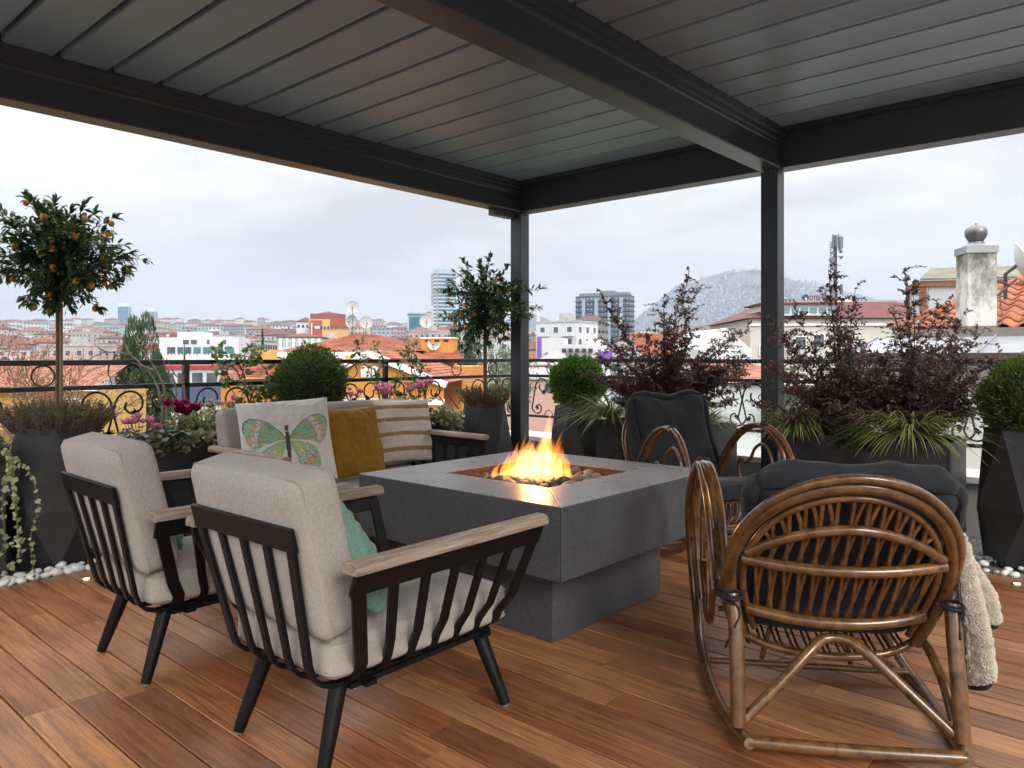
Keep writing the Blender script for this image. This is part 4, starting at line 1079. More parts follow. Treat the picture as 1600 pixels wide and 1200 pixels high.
t = kumquat('kumquat tree with orange fruit standing in the left planter', 1.53, 4.93, .76, 1.79, .40, .36, 5, 120, 50, .068, [(G[0]*.50, G[1]*.50, -.02), (-G[0]*.36, -G[1]*.36, .27)])
mb = MB(); mb.tube([(-.010*F[0]+.022*G[0], -.022+.022*G[1], .76), (.02*G[0], -.02, 1.74)], .0095, 8); mb.build('stake', cane, t, smooth=50)
for z in (1.175, 1.55):
    mb = MB(); mb.tube(arc((.008, -.010, z), .022, 0, 2*PI, 12, (1,0,0), (0,1,.2))[:-1], .004, 5, closed=True); mb.build('tie', tie, t)
t = kumquat('smaller kumquat tree in front of the corner post', 5.00, 4.76, .76, 1.70, .44, .46, 8, 105, 34, .066, [(G[0]*.52, G[1]*.52, .12), (G[0]*.48, G[1]*.48, -.05), (-G[0]*.42, -G[1]*.42, .1)])
mb = MB(); mb.tube([(.018, -.008, .76), (.014, -.006, 1.62)], .007, 8); mb.build('stake', cane, t, smooth=50)
mb = MB(); mb.tube(arc((.008, -.004, 1.06), .018, 0, 2*PI, 12, (1,0,0), (0,1,.2))[:-1], .004, 5, closed=True); mb.build('tie', mat('red_tie', (.4,.02,.02), .6), t)
def boxball(label, x, y, zc, rx, rz, m, seed, n=9000, base=.8, L=.019):
    r = random.Random(seed); t = thing('box_ball', label, 'topiary', (x, y, 0), 0, 'clipped box balls in black planters')
    mb = MB()
    for k in range(9): mb.tube(catmull([(0,0,base-.04), (rx*.3*math.cos(k), rx*.3*math.sin(k), zc-.1), (rx*.8*math.cos(k*1.3), rx*.8*math.sin(k*1.3), zc+rz*.5*math.sin(k*2))], 4), .006, 5)
    mb.build('stem', bark, t)
    lv = Leaves()
    for k in range(n):
        d = rv(r).normalized(); f = 1-abs(r.gauss(0, .09))-.02
        bmp = 1+.15*noise.noise(d*2.6+Vector((seed, 0, 0)))+.10*noise.noise(d*8+Vector((seed, 2, 0)))+(.10*r.random()**3 if r.random() < .3 else 0)
        if r.random() < .15: f *= r.uniform(.6, .95)
        p = Vector((d.x*rx, d.y*rx, d.z*rz))*f*bmp; p.z = max(p.z, base-zc-.02)+zc
        dd = (d+rv(r)*.9+Vector((0,0,.45))).normalized(); l_ = L*r.uniform(.7, 1.4)
        lv.leaf(p, dd, rv(r).normalized(), l_, l_*.5, .1, .05)
    lv.build('foliage', m, t)
    cr = blob('core', mat('inner_shade_core', (.012,.018,.006), .9), rx*.86, rx*.86, rz*.86, seed, 3, .06); o = link('core', cr, t); o.location = (0, 0, zc)  # shade inside the ball, painted as a solid dark core
    return t
boxball('wide dark green box ball rising behind the sofa back', 3.24, 4.90, 1.00, .27, .27, boxl, 2, 11000, .76)
boxball('bright green box ball between the corner post and the purple shrub', 5.22, 3.86, 975e-3, .24, .225, boxb, 4, 7000, .77, .024)
boxball('yellowish green box ball cut by the right edge', 5.24, .64, .945, .245, .255, boxy, 6, 9000, .78, .021)
def heather(label, x, y, z, r0, seed, n=230):
    r = random.Random(seed); t = thing('heather', label, 'plant', (x, y, z), 0, 'heather under the kumquat trees')
    lv = Leaves(); mb = MB()
    for k in range(n):
        a = r.uniform(0, 2*PI); q = r.random()**.5*r0; b = Vector((q*math.cos(a), q*math.sin(a), 0)); h = r.uniform(.09, .19)
        o_ = Vector((b.x*.38, b.y*.38, h*(1.0 if q < r0*.7 else .85)))+rv(r, .015); P = catmull([b, b+o_*.5+Vector((0,0,.01)), b+o_], 3)
        mb.tube(P, .0012, 3, cap=False)
        for i in range(1, len(P)):
            for j in range(9):
                p = P[i-1]+(P[i]-P[i-1])*r.random(); d = (rv(r)+Vector((0,0,.9))).normalized()
                lv.quick(p, d, rv(r), r.uniform(.009, .015), .0052)
    lv.build('sprigs', heath, t); mb.build('stems', bark, t, fix=False)
heather('pinkish heather spilling round the left kumquat trunk', 1.53, 4.93, .755, .23, 3, 560)
heather('dark heather tuft under the middle kumquat tree', 5.00, 4.76, .745, .185, 4, 380)
def shrub(label, x, y, z0, stems, seed, nleaf=26, gr='purple leaved shrubs in the right box planters'):
    """arching stems with side twigs carrying small rounded leaves"""
    r = random.Random(seed); t = thing('purple_shrub', label, 'shrub', (x, y, 0), 0, gr)
    mb = MB(); lv = Leaves()
    for (ax, ad, h) in stems:
        tip = Vector((ax*G[0]+ad*F[0], ax*G[1]+ad*F[1], h)); a = Vector((tip.x*.08, tip.y*.08, z0))
        m1 = a+(tip-a)*.4+Vector((-tip.x*.10, -tip.y*.10, .06)); P = catmull([a, m1, tip], 8)
        mb.tube(P, [.0055-.0042*i/(len(P)-1) for i in range(len(P))], 5)
        for i in range(3, len(P)):
            f = i/(len(P)-1); side = .24*(1-max(0, f-.5)*.95)
            for q in range(4 if f < .95 else 1):
                d = rv(r).normalized(); d.z = abs(d.z)*.6; e = P[i]+d*side*r.uniform(.4, 1.1)
                Q = catmull([P[i], P[i]+(e-P[i])*.5+Vector((0,0,.015)), e], 3)
                mb.tube(Q, .0012, 3, cap=False)
                for j in range(1, len(Q)):
                    for w in range(3):
                        p = Q[j-1]+(Q[j]-Q[j-1])*r.random(); dd = ((Q[j]-Q[j-1]).normalized()*.5+rv(r)).normalized(); L = r.uniform(.015, .027)
                        lv.leaf(p, dd, (Vector((0,0,1))+rv(r, .8)).normalized(), L, L*.62, .12, .1)
            for w in range(4):
                p = P[i-1]+(P[i]-P[i-1])*r.random(); dd = ((P[i]-P[i-1]).normalized()*.5+rv(r)).normalized(); L = r.uniform(.018, .032)
                lv.leaf(p, dd, (Vector((0,0,1))+rv(r, .8)).normalized(), L, L*.62, .12, .1)
    mb.build('stems', mat('plum_twig', (.06,.03,.025), .8), t, fix=False); lv.build('foliage', plum, t)
rs = random.Random(21)
def stemset(n, w, hmax, hmin, peaks=()):
    out = [(a, b, h) for a, b, h in peaks]
    for k in range(n):
        a = rs.uniform(-w, w); out.append((a, rs.uniform(-.30, .28), hmin+(hmax-hmin)*rs.random()*(1-abs(a/w)**2*.55)))
    return out
shrub('purple leaved shrub behind the far rocking chair, with a tall tip at its right', 5.22, 3.02, .62, stemset(34, .70, 1.52, .80, [(.20,0,1.87), (.27,.02,1.78), (.12,0,1.70), (-.42,0,1.55), (-.5,-.05,1.68), (.55,0,1.36), (.68,.05,1.42), (.62,-.05,1.2), (0,0,1.66)]), 1)
shrub('purple leaved shrub right of the second post, its highest tip below the mast', 5.22, 1.68, .62, stemset(27, .60, 1.45, .78, [(-.08,0,1.80), (-.02,.03,1.72), (-.30,0,1.52), (-.46,0,1.44), (.1,0,1.64), (-.40,-.1,1.3)]), 2)
shrub('purple leaved shrub near the right box ball, reaching towards the neighbour chimney', 5.22, 1.22, .62, stemset(28, .62, 1.44, .78, [(-.07,0,1.74), (.0,.03,1.66), (.30,0,1.46), (.42,0,1.36), (.46,-.1,1.2), (.2,0,1.55)]), 3)
def sedge_clump(label, x, y, z, L0, n, seed, dirn=None, gr='striped grass clumps in the box planters', m=sedge):
    r = random.Random(seed); t = thing('grass_clump', label, 'ornamental grass', (x, y, z), 0, gr); lv = Leaves()
    for k in range(n):
        a = r.uniform(0, 2*PI); d = Vector((math.cos(a), math.sin(a), 0))
        if dirn is not None and r.random() < .6: d = (d*.7+Vector((dirn[0], dirn[1], 0))).normalized()
        L = L0*r.uniform(.55, 1.1); up = r.uniform(.30, .62); w = r.uniform(.0035, .006); o = len(lv.v); K = 8
        p = d*r.uniform(0, .04); sd_ = d.cross(Vector((0,0,1))); dirv = (d*(1-up)+Vector((0,0,1))*up).normalized()
        for i in range(K+1):
            f = i/K; ww = w*(1-f**2.2)+.0003; lv.v += [p-sd_*ww+Vector((0,0,ww*.5)), p+sd_*ww+Vector((0,0,ww*.5))]
            dirv = (dirv+Vector((0,0,-.46*(1+f*.9)))*(.9/K*4.2)*.5+d*.05).normalized(); p = p+dirv*L/K
            p += rv(r, .002)
        for i in range(K): lv.f.append((o+2*i, o+2*i+1, o+2*i+3, o+2*i+2))
    lv.build('blades', m, t); return t
sedge_clump('striped grass clump drooping over the end of the box planter near the flames', 5.00, 3.36, .70, .56, 300, 1, (-.6, .2))
sedge_clump('grass clump to the right of the far rocking chair cushion', 5.12, 2.62, .68, .40, 190, 2, (.1, -.6))
sedge_clump('yellow green grass clump at the foot of the second post', 5.06, 1.90, .69, .54, 300, 3, (-.5, .5))
sedge_clump('long drooping grass clump at the right end of the near box planter', 5.02, 1.20, .70, .55, 340, 4, (-.8, 0))
def trail(label, name, cat, x, y, z, paths, m, Ls, seed, gr=None, dens=.022, stemm=None):
    """trailing stems with lobed leaves"""
    r = random.Random(seed); t = thing(name, label, cat, (x, y, z), 0, gr); mb = MB(); lv = Leaves()
    for P in paths:
        Q = catmull(P, 6); mb.tube(Q, .0022, 5)
        for i in range(1, len(Q)):
            seg = Q[i]-Q[i-1]; c = max(1, int(seg.length/dens+r.random()))
            for j in range(c):
                p = Q[i-1]+seg*r.random(); d = (rv(r)+Vector((0,0,-.3))).normalized(); n = (Vector((-F[0], -F[1], .5))+rv(r, .6)).normalized()
                lv.lobed(p+rv(r, .008), d, n, Ls*r.uniform(.5, 1.1))
    mb.build('stems', stemm or mat('ivy_stem', (.12,.14,.05), .7), t); lv.build('foliage', m, t); return t
sx, sy = G
def cpt(a, b, c): return Vector((a*G[0]+b*F[0], a*G[1]+b*F[1], c))
ri = random.Random(5)
tr_ = trail('variegated ivy trailing down beside the left faceted planter', 'trailing_ivy', 'ivy', 1.19, 4.66, .66, [
    [cpt(.0,0,.04), cpt(.06,-.04,.02), cpt(.20,-.10,-.06), cpt(.26,-.12,-.22), cpt(.22,-.12,-.40), cpt(.23,-.1,-.62)],
    [cpt(.02,0,.02), cpt(.08,-.05,-.02), cpt(.11,-.07,-.16), cpt(.12,-.07,-.34), cpt(.13,-.07,-.54)],
    [cpt(.03,0,.0), cpt(.09,-.06,-.06), cpt(.12,-.08,-.30), cpt(.15,-.08,-.50)],
    [cpt(.13,-.07,-.52), cpt(.06,-.08,-.58), cpt(.0,-.09,-.66)], [cpt(.05,-.03,-.02), cpt(.03,-.05,-.2), cpt(.06,-.07,-.48)],
    [cpt(.12,-.07,-.40), cpt(.02,-.08,-.50), cpt(-.03,-.09,-.58)]], ivyl, .036, 7, None, .075)
def mound(label, name, cat, x, y, z, w, d, h, n, m, L, seed, kind='lobed', gr=None, droop=0):
    r = random.Random(seed); t = thing(name, label, cat, (x, y, z), 0, gr); lv = Leaves(); mb = MB()
    for k in range(n):
        q = rv(r); f = r.uniform(.5, 1)
        p = Vector((q.x*w, q.y*d, abs(q.z)*h*f))
        if droop and q.y < -.3: p.z -= droop*r.random()*abs(q.y); p.y -= .03*r.random()
        dd = (Vector((q.x, q.y, .6))+rv(r)*.9).normalized(); n_ = (Vector((q.x*.4, -.4, 1))+rv(r, .5)).normalized()
        if kind == 'lobed': lv.lobed(p, dd, n_, L*r.uniform(.6, 1.1))
        else: lv.leaf(p, dd, n_, L*r.uniform(.6, 1.1), L*(.5 if kind == 'leaf' else .85), .1, .1)
        if k % 12 == 0: mb.tube([Vector((q.x*w*.2, q.y*d*.2, -.02)), p], .0018, 4, cap=False)
    mb.build('stems', mat('ivy_stem', (.12,.14,.05), .7), t, fix=False); lv.build('foliage', m, t); return t
mound('bushy yellow and green variegated euonymus beside the magenta flowers', 'euonymus', 'plant', 2.42, 4.88, .67, .30, .14, .24, 2400, euon, .030, 1, 'leaf', None, .12)
mound('sprawling variegated ivy at the front edge of the left flower box', 'ivy_plant', 'ivy', 2.12, 4.72, .67, .38, .07, .06, 460, ivyl, .042, 2, 'lobed', None, .12)
mound('green ivy tuft hanging over the middle of the near box planter', 'ivy_plant', 'ivy', 4.98, 1.50, .62, .10, .13, .20, 420, ivyg, .042, 3, 'lobed', None, 0)
mound('pale variegated ivy spilling right of the striped pillow', 'ivy_plant', 'ivy', 4.42, 4.66, .64, .16, .10, .16, 520, ivyl, .038, 4, 'lobed', None, .18)
mound('low yellow green plant right of the sofa behind the striped pillow', 'euonymus', 'plant', 4.02, 4.84, .68, .26, .14, .20, 1500, euon, .028, 5, 'leaf', None, .05)
mound('green ivy leaves at the left edge of the picture', 'ivy_plant', 'ivy', 1.12, 4.80, .66, .12, .12, .15, 260, ivyg, .05, 6, 'lobed', None, .1)
trail('thin green ivy beside the planter left of the far rocking chair', 'trailing_ivy', 'ivy', 4.96, 3.30, .62, [[cpt(0,0,0), cpt(.02,-.03,-.1), cpt(.0,-.03,-.25), cpt(.02,-.04,-.4)], [cpt(.03,0,0), cpt(.05,-.03,-.12), cpt(.04,-.03,-.3)]], ivyg, .03, 9, None, .02)
petal_pw = leafmat('cyclamen_petal_pink', [(.50,.05,.20), (.72,.42,.55), (.62,.12,.30), (.80,.66,.70), (.42,.03,.15)], .6, .3)
petal_m = leafmat('cyclamen_petal_magenta', [(.20,.004,.05), (.28,.008,.075), (.15,.003,.04), (.34,.015,.10)], .55, .3)
def cyclamen(label, x, y, z, n, pm_, seed, size=.032, hh=.12, spread=.09, leaves=26, gr='cyclamens in the flower boxes'):
    r = random.Random(seed); t = thing('cyclamen', label, 'flower', (x, y, z), 0, gr); lv = Leaves()
    for k in range(leaves):
        a = r.uniform(0, 2*PI); q = r.uniform(.03, spread+.05); p = Vector((q*math.cos(a), q*math.sin(a), r.uniform(.01, .06)))
        lv.leaf(p, Vector((math.cos(a), math.sin(a), -.1)), Vector((0,0,1))+rv(r, .3), .07, .068, .05, .15)
    lv.build('foliage', cycl, t)
    st = mat('flower_stalk', (.16,.05,.04), .6)
    for k in range(n):
        a = r.uniform(0, 2*PI); q = spread*r.random()**.6; p = Vector((q*math.cos(a), q*math.sin(a), hh*r.uniform(.75, 1.3)))
        fl = link('bloom', bpy.data.meshes.new('bloom'), t); P = Leaves()
        for j in range(6):
            b = 2*PI*j/6+r.uniform(-.2, .2); d = Vector((math.cos(b)*.62, math.sin(b)*.62, 1)); n_ = Vector((math.cos(b), math.sin(b), -.4))
            P.leaf(p, d, n_, size*r.uniform(.8, 1.15), size*.62, .15, -.12)
        fl.data.from_pydata([tuple(v) for v in P.v], [], P.f); fl.data.materials.append(pm_)
        mb = MB(); mb.tube(catmull([Vector((p.x*.3, p.y*.3, .0)), Vector((p.x*.8, p.y*.8, p.z*.6)), p], 3), .0016, 4); mb.build('stalk', st, fl)
cyclamen('pink and white cyclamen at the left of the flower box', 1.95, 4.80, .70, 13, petal_pw, 1, .044, .10, .10)
cyclamen('small pink and white cyclamen bloom in front of the magenta one', 2.03, 4.71, .68, 6, petal_pw, 2, .036, .07, .05, 12)
cyclamen('deep magenta cyclamen with large open blooms', 2.19, 4.77, .70, 10, petal_m, 3, .066, .15, .10, 30)
cyclamen('pink cyclamen partly hidden behind the left end of the sofa', 2.56, 4.95, .78, 8, petal_pw, 4, .036, .10, .08, 8)
cyclamen('pink and white cyclamen seen right of the wide box ball', 3.56, 4.84, .80, 10, petal_pw, 5, .042, .10, .09, 10)
cyclamen('pink and white cyclamen behind the mustard and striped pillows', 3.92, 4.86, .78, 12, petal_pw, 6, .050, .13, .09, 12)
cyclamen('tall pink and white cyclamen nearest the middle kumquat tree', 4.25, 4.82, .80, 16, petal_pw, 7, .054, .13, .11, 20)
# bare twigs and climbers
r = random.Random(8); tw = thing('bare_twigs', 'bare brown contorted twigs rising from the flower box against the railing', 'branches', (2.15, 4.95, 0))
mb = MB(); tm = mat('pale_twig', (.16,.11,.08), .8, 0, (.34,.28,.22), 25)
for P in ([(.0,0,.66), (-.03,.05,.90), (-.10,.08,1.06), (-.25,.09,1.20), (-.42,.1,1.23), (-.55,.1,1.16), (-.62,.1,1.02)], [(.03,0,.66), (.0,.05,.92), (-.07,.08,1.10), (-.16,.09,1.22), (-.22,.09,1.30), (-.24,.09,1.42)],
          [(.05,0,.66), (.07,.04,.85), (.06,.05,1.02), (.0,.06,1.12), (-.04,.07,1.21)], [(.08,0,.66), (.14,.03,.86), (.12,.04,1.0), (.05,.05,1.10), (.0,.05,1.19)], [(.12,.04,1.0), (.12,.05,1.14)],
          [(-.25,.09,1.20), (-.30,.09,1.30), (-.28,.09,1.38)], [(-.42,.1,1.23), (-.5,.1,1.28)], [(-.22,.09,1.25), (-.14,.09,1.30)], [(-.07,.08,1.10), (-.3,.08,1.17), (-.38,.09,1.15)], [(-.35,.1,1.22), (-.42,.12,1.12), (-.40,.12,1.02), (-.46,.12,.93)]):
    Q = catmull([cpt(a, b, 0)+Vector((0,0,c)) for a, b, c in P], 5); Q = [q+rv(r, .006) for q in Q]
    mb.tube(Q, [.0085-.0062*i/(len(Q)-1) for i in range(len(Q))], 6)
mb.build('twig', tm, tw, smooth=True)
def climber(label, x, y, paths, seed, L=.05):
    r = random.Random(seed); t = thing('climber', label, 'climbing plant', (x, y, 0), 0, 'climbers on the iron railing'); mb = MB(); lv = Leaves()
    for P in paths:
        Q = [q+rv(r, .008) for q in catmull([Vector(p) for p in P], 6)]; mb.tube(Q, .0035, 5)
        for i in range(2, len(Q)):
            for j in range(3):
                if r.random() < .95:
                    p = Q[i]+rv(r, .012); d = (rv(r)+Vector((0,0,.1))).normalized(); n_ = (Vector((-F[0]*.6, -F[1]*.6, .8))+rv(r, .7)).normalized(); l_ = L*r.uniform(.6, 1.15)
                    lv.leaf(p+d*.02, d, n_, l_, l_*.62, .08, .15)
    mb.build('stems', mat('climber_stem', (.16,.09,.05), .8), t); lv.build('foliage', vinel, t)
climber('leafy climber tangled in the railing left of the wide box ball', 2.85, 5.06, [
    [(-.05,0,.66), (-.12,.02,.9), (-.22,.03,1.10), (-.26,.04,1.22), (-.2,.05,1.25)], [(0,0,.66), (.02,.03,.9), (-.05,.04,1.08), (-.02,.05,1.24), (.10,.05,1.22)],
    [(.05,0,.66), (.12,.03,.88), (.15,.04,1.05), (.05,.05,1.18), (-.10,.05,1.20), (-.22,.04,1.12)], [(.1,0,.66), (.2,.02,.85), (.22,.03,1.0), (.3,.04,1.16)], [(-.02,0,.66), (-.1,.02,.80), (0,.03,.95), (.1,.03,.92), (.2,.02,1.02)], [(.1,0,.7), (.02,.02,.86), (.12,.02,.96), (.24,.03,.9)]], 1, .058)
climber('slender climber winding up the railing between sofa and middle kumquat', 4.28, 5.04, [
    [(-.05,0,.66), (-.1,.02,.9), (-.02,.03,1.10), (.06,.04,1.25), (.10,.05,1.36)], [(.0,0,.66), (.08,.03,.86), (.16,.04,1.02), (.12,.05,1.18), (.16,.05,1.30)], [(.1,0,.66), (.2,.03,.85), (.3,.03,1.0), (.2,.05,1.16)],
    [(-.1,0,.7), (-.25,.02,.9), (-.38,.03,1.1), (-.48,.04,1.26), (-.40,.04,1.33)], [(-.15,0,.8), (-.3,.02,.98), (-.22,.03,1.16), (-.3,.04,1.30)], [(0,.0,.8), (-.1,.02,.95), (.0,.03,.98)]], 2, .05)
# ------------------------------------------------------------------ the town beyond: terrain, hills, buildings, trees
FW = Matrix.Rotation(R(YAW-90), 3, 'Z')
def gz(a, D):
    """terrain height at camera-frame lateral a, distance D (for layout and mesh alike)"""
    px = a/max(D, 1)*1170+800 if D > 0 else 800
    def sm(x, a_, b_):
        t = max(0, min(1, (x-a_)/(b_-a_))); return t*t*(3-2*t)
    ridge = 47-18*sm(px, 560, 760)+6*sm(px, 960, 1200)
    z = -15+sm(D, 170, 520)*16+sm(D, 450, 1400)*(ridge-1)
    z -= sm(D, 1450, 2300)*(ridge-15)
    for (cx, cy, rx, ry, h) in ((1180, 3650, 560, 480, 300), (820, 3700, 230, 360, 120), (1500, 4100, 460, 520, 230), (2280, 4900, 1000, 450, 400), (1600, 4700, 540, 450, 200), (-820, 5000, 620, 400, 235), (-2200, 5000, 900, 400, 200), (120, 5000, 330, 350, 310)):
        e = ((a-cx)/rx)**2+((D-cy)/ry)**2
        if e < 9: z += h*math.exp(-e)*(1+.15*noise.noise(Vector((a/330, D/330, 0)))+.04*noise.noise(Vector((a/90, D/90, 5))))
    z += 2.0*noise.noise(Vector((a/90, D/90, 3))) if D > 120 else 0
    return z
rad = [0, 6, 14, 30, 60, 90, 120]+[150*1.075**i for i in range(51)]
vs = []; fs = []
angs = []
a_ = -180
while a_ < 180: angs.append(a_); a_ += (1.0 if -50 < a_ < 50 else 5)
for rr in rad:
    for th_ in angs:
        x, y = rr*math.sin(R(th_)), rr*math.cos(R(th_))
        z = gz(x, y) if abs(th_) < 85 else -15
        if rr > 12000: z = -15
        v = FW @ Vector((x, y, 0)); vs.append((v.x, v.y, z))
na = len(angs)
for i in range(len(rad)-1):
    for j in range(na): fs.append((i*na+j, i*na+(j+1) % na, (i+1)*na+(j+1) % na, (i+1)*na+j))
m, nt, b, out = nodes('town_ground')
n1 = tex(nt, .012, 6, .65); n2 = tex(nt, .12, 6, .7)
c = ramp(nt, n1, [(.36, (.045,.060,.040)), (.46, (.10,.105,.095)), (.62, (.20,.195,.19))])
c = mixc(nt, .6, c, ramp(nt, n2, [(.35, (.5,.55,.5)), (.7, (1.35,1.3,1.25))]), 'MULTIPLY'); nt.links.new(c, b.inputs['Base Color']); b.inputs['Roughness'].default_value = .95
mb = MB(); mb.add(vs, fs); tag(mb.build('terrain', m, smooth=True, fix=False), kind='structure')

wallm = objcol_mat('painted_render', .85, .10, .35)
m, nt, b, out = nodes('clay_roof')
o_ = objrand(nt); c = ramp(nt, o_, [(0, (.105,.036,.030)), (.3, (.15,.050,.038)), (.55, (.075,.038,.038)), (.8, (.22,.070,.042)), (1, (.065,.045,.048))])
wv = nt.nodes.new('ShaderNodeTexWave'); wv.bands_direction = 'Z'; wv.inputs['Scale'].default_value = 1.3
tcn = nt.nodes.new('ShaderNodeTexCoord'); nt.links.new(tcn.outputs['Object'], wv.inputs[0])
c = mixc(nt, .35, c, ramp(nt, wv.outputs[0], [(.2, (.6,.6,.6)), (.8, (1.2,1.2,1.2))]), 'MULTIPLY')
c = mixc(nt, .6, c, ramp(nt, tex(nt, .8, 5, .7), [(.3, (.65,.65,.65)), (.7, (1.25,1.2,1.15))]), 'MULTIPLY')
nt.links.new(c, b.inputs['Base Color']); b.inputs['Roughness'].default_value = .85; roofm = m
glassm = mat('window_glass', (.045,.060,.075), .12, 0, (.10,.12,.14), .5, spec=.8)
framem = mat('white_frame', (.72,.72,.72), .5)
flatm = mat('flat_roof', (.30,.30,.30), .9, 0, (.46,.45,.44), .5)
darkm = mat('dark_opening', (.03,.03,.035), .7)
def facade(mg, mf, w, d, z0, h, nx, nz, ww, wh, sides=True, band=0, nd=None):
    """windows on all four walls: glass set in a frame, 4 cm proud"""
    fh = h/nz
    for (L, off, ax, cnt) in ((w, -d/2, 0, nx), (w, d/2, 0, nx), (d, -w/2, 1, nd or max(2, int(nx*d/w))), (d, w/2, 1, nd or max(2, int(nx*d/w)))):
        s_ = -1 if off < 0 else 1
        for i in range(cnt):
            for k in range(nz):
                c = (i+.5)/cnt*L-L/2; z = z0+fh*(k+.52)
                for mm, gw, gh, o0, o1 in ((mf, ww+.24, wh+.24, .0, .05), (mg, ww, wh, .04, .075)):
                    if mm is None: continue
                    if ax == 0: mm.bx(c-gw/2, c+gw/2, off+s_*o0, off+s_*o1, z-gh/2, z+gh/2)
                    else: mm.bx(off+s_*o0, off+s_*o1, c-gw/2, c+gw/2, z-gh/2, z+gh/2)
def hip(mb, w, d, z, h, ov=.6, ridge=None):
    a, b = w/2+ov, d/2+ov; r = ridge if ridge is not None else max(0, a-b)
    if w >= d: R1, R2 = (-r, 0, z+h), (r, 0, z+h)
    else: r = max(0, b-a); R1, R2 = (0, -r, z+h), (0, r, z+h)
    B = [(-a, -b, z), (a, -b, z), (a, b, z), (-a, b, z)]; E = [(x, y, z-.18) for x, y, _ in B]
    vs = B+E+[R1, R2]
    if w >= d: f = [(0,1,9,8), (1,2,9), (2,3,8,9), (3,0,8)]
    else: f = [(0,1,8), (1,2,9,8), (2,3,9), (3,0,8,9)]
    f += [(0,4,5,1), (1,5,6,2), (2,6,7,3), (3,7,4,0), (7,6,5,4)]
    mb.add(vs, f)
def gable(mb, w, d, z, h, ov=.5, t=.18):
    a, b = w/2+ov, d/2+ov
    vs = [(-a,-b,z), (0,-b,z+h), (a,-b,z), (-a,b,z), (0,b,z+h), (a,b,z)]; vs += [(x, y, q+t) for x, y, q in vs]
    mb.add(vs, [(0,1,7,6), (1,2,8,7), (3,9,10,4), (4,10,11,5), (6,7,10,9), (7,8,11,10), (0,3,4,1), (1,4,5,2), (0,6,9,3), (2,5,11,8)])
def proto(kind, w, d, st, seed):
    r = random.Random(seed); h = st*3.0+1.0; t = thing('town_house', 'town house', 'building')
    mb = MB(); mb.bx(-w/2, w/2, -d/2, d/2, -14, h); wl = mb.build('wall', wallm, t)
    nx = max(2, int(w/3.2)); mg, mf = MB(), MB(); facade(mg, mf, w, d, .6, h-1.0, nx, st, 1.35, 1.45)
    tag(mf.build('window_frames', framem, t, fix=False), kind='stuff'); tag(mg.build('window_panes', glassm, t, fix=False), kind='stuff')
    if kind == 'hip': mb = MB(); hip(mb, w, d, h, 1.9+.02*w, .7); mb.bx(w*.2, w*.2+.8, -.4, .4, h+.5, h+3.0); mb.build('roof', roofm, t)
    elif kind == 'gable': mb = MB(); gable(mb, w, d, h-.1, 2.6); mb.build('roof', roofm, t); mb = MB(); mb.prism([(-w/2, h), (w/2, h), (0, h+2.5)], -d/2, d/2, 1); mb.build('gable_wall', wallm, t)
    elif kind == 'mansard':
        mb = MB(); mb.add([(-w/2-.3,-d/2-.3,h), (w/2+.3,-d/2-.3,h), (w/2+.3,d/2+.3,h), (-w/2-.3,d/2+.3,h), (-w/2+1,-d/2+1,h+2.4), (w/2-1,-d/2+1,h+2.4), (w/2-1,d/2-1,h+2.4), (-w/2+1,d/2-1,h+2.4)], [(0,1,5,4), (1,2,6,5), (2,3,7,6), (3,0,4,7), (4,5,6,7), (3,2,1,0)])
        hip(mb, w-2, d-2, h+2.5, 1.2, 0); mb.build('roof', roofm, t)
        mb = MB()
        for i in range(max(2, nx//2)): c = (i+.5)/max(2, nx//2)*w-w/2; mb.bx(c-.8, c+.8, -d/2-.1, -d/2+1, h+.3, h+1.8)
        tag(mb.build('dormers', framem, t, fix=False), kind='stuff')
    else:
        mb = MB(); mb.bx(-w/2-.15, w/2+.15, -d/2-.15, d/2+.15, h, h+.22); mb.bx(-w/2+.1, w/2-.1, -d/2+.1, d/2-.1, h+.22, h+.5); mb.bx(-1.6, 1.6, -1.6, 1.6, h+.5, h+2.6); mb.build('roof', flatm, t)
    if kind in ('hip', 'flat') and st > 2:
        mb = MB()
        for c in ([-w*.3, w*.3] if w < 18 else [-w*.36, 0, w*.36]):
            for k in range(1, st): mb.bx(c-1.7, c+1.7, -d/2-1.1, -d/2, .5+k*(h-1)/st, .65+k*(h-1)/st); mb.bx(c-1.7, c+1.7, -d/2-1.1, -d/2-1.02, .65+k*(h-1)/st, 1.5+k*(h-1)/st)
        tag(mb.build('balconies', wallm, t, fix=False), kind='stuff')
    return t
PR = [proto('hip', 14, 11, 4, 1), proto('hip', 20, 12, 5, 2), proto('flat', 16, 12, 5, 3), proto('hip', 11, 10, 3, 4), proto('gable', 13, 11, 3, 5), proto('mansard', 18, 12, 4, 6), proto('flat', 26, 13, 3, 7), proto('hip', 26, 13, 4, 8), proto('flat', 12, 12, 7, 9)]
PK = ['hip roofed', 'long hip roofed', 'flat roofed', 'small hip roofed', 'gabled', 'mansard roofed', 'long low flat roofed', 'wide hip roofed', 'tall flat roofed']
used = [False]*len(PR)
WC = [((.54,.56,.59), 'white'), ((.47,.44,.39), 'cream'), ((.42,.34,.33), 'pale pink'), ((.25,.27,.31), 'grey'), ((.36,.33,.28), 'beige'), ((.30,.40,.41), 'pale mint'), ((.34,.38,.44), 'bluish grey'), ((.54,.56,.59), 'white'), ((.48,.52,.58), 'bluish white'), ((.30,.33,.38), 'bluish grey')]
SEC = [(60, 'far left behind the kumquat'), (160, 'left of the twin towers'), (260, 'below the twin towers'), (360, 'above the first railing post'), (450, 'above the leafy climber'), (560, 'above the wide box ball'), (660, 'left of the glass tower'), (760, 'below the glass tower'), (860, 'beside the corner post'), (960, 'below the dark slab'), (1080, 'behind the left shrub'), (1200, 'left of the second post'), (1700, 'behind the right shrubs')]
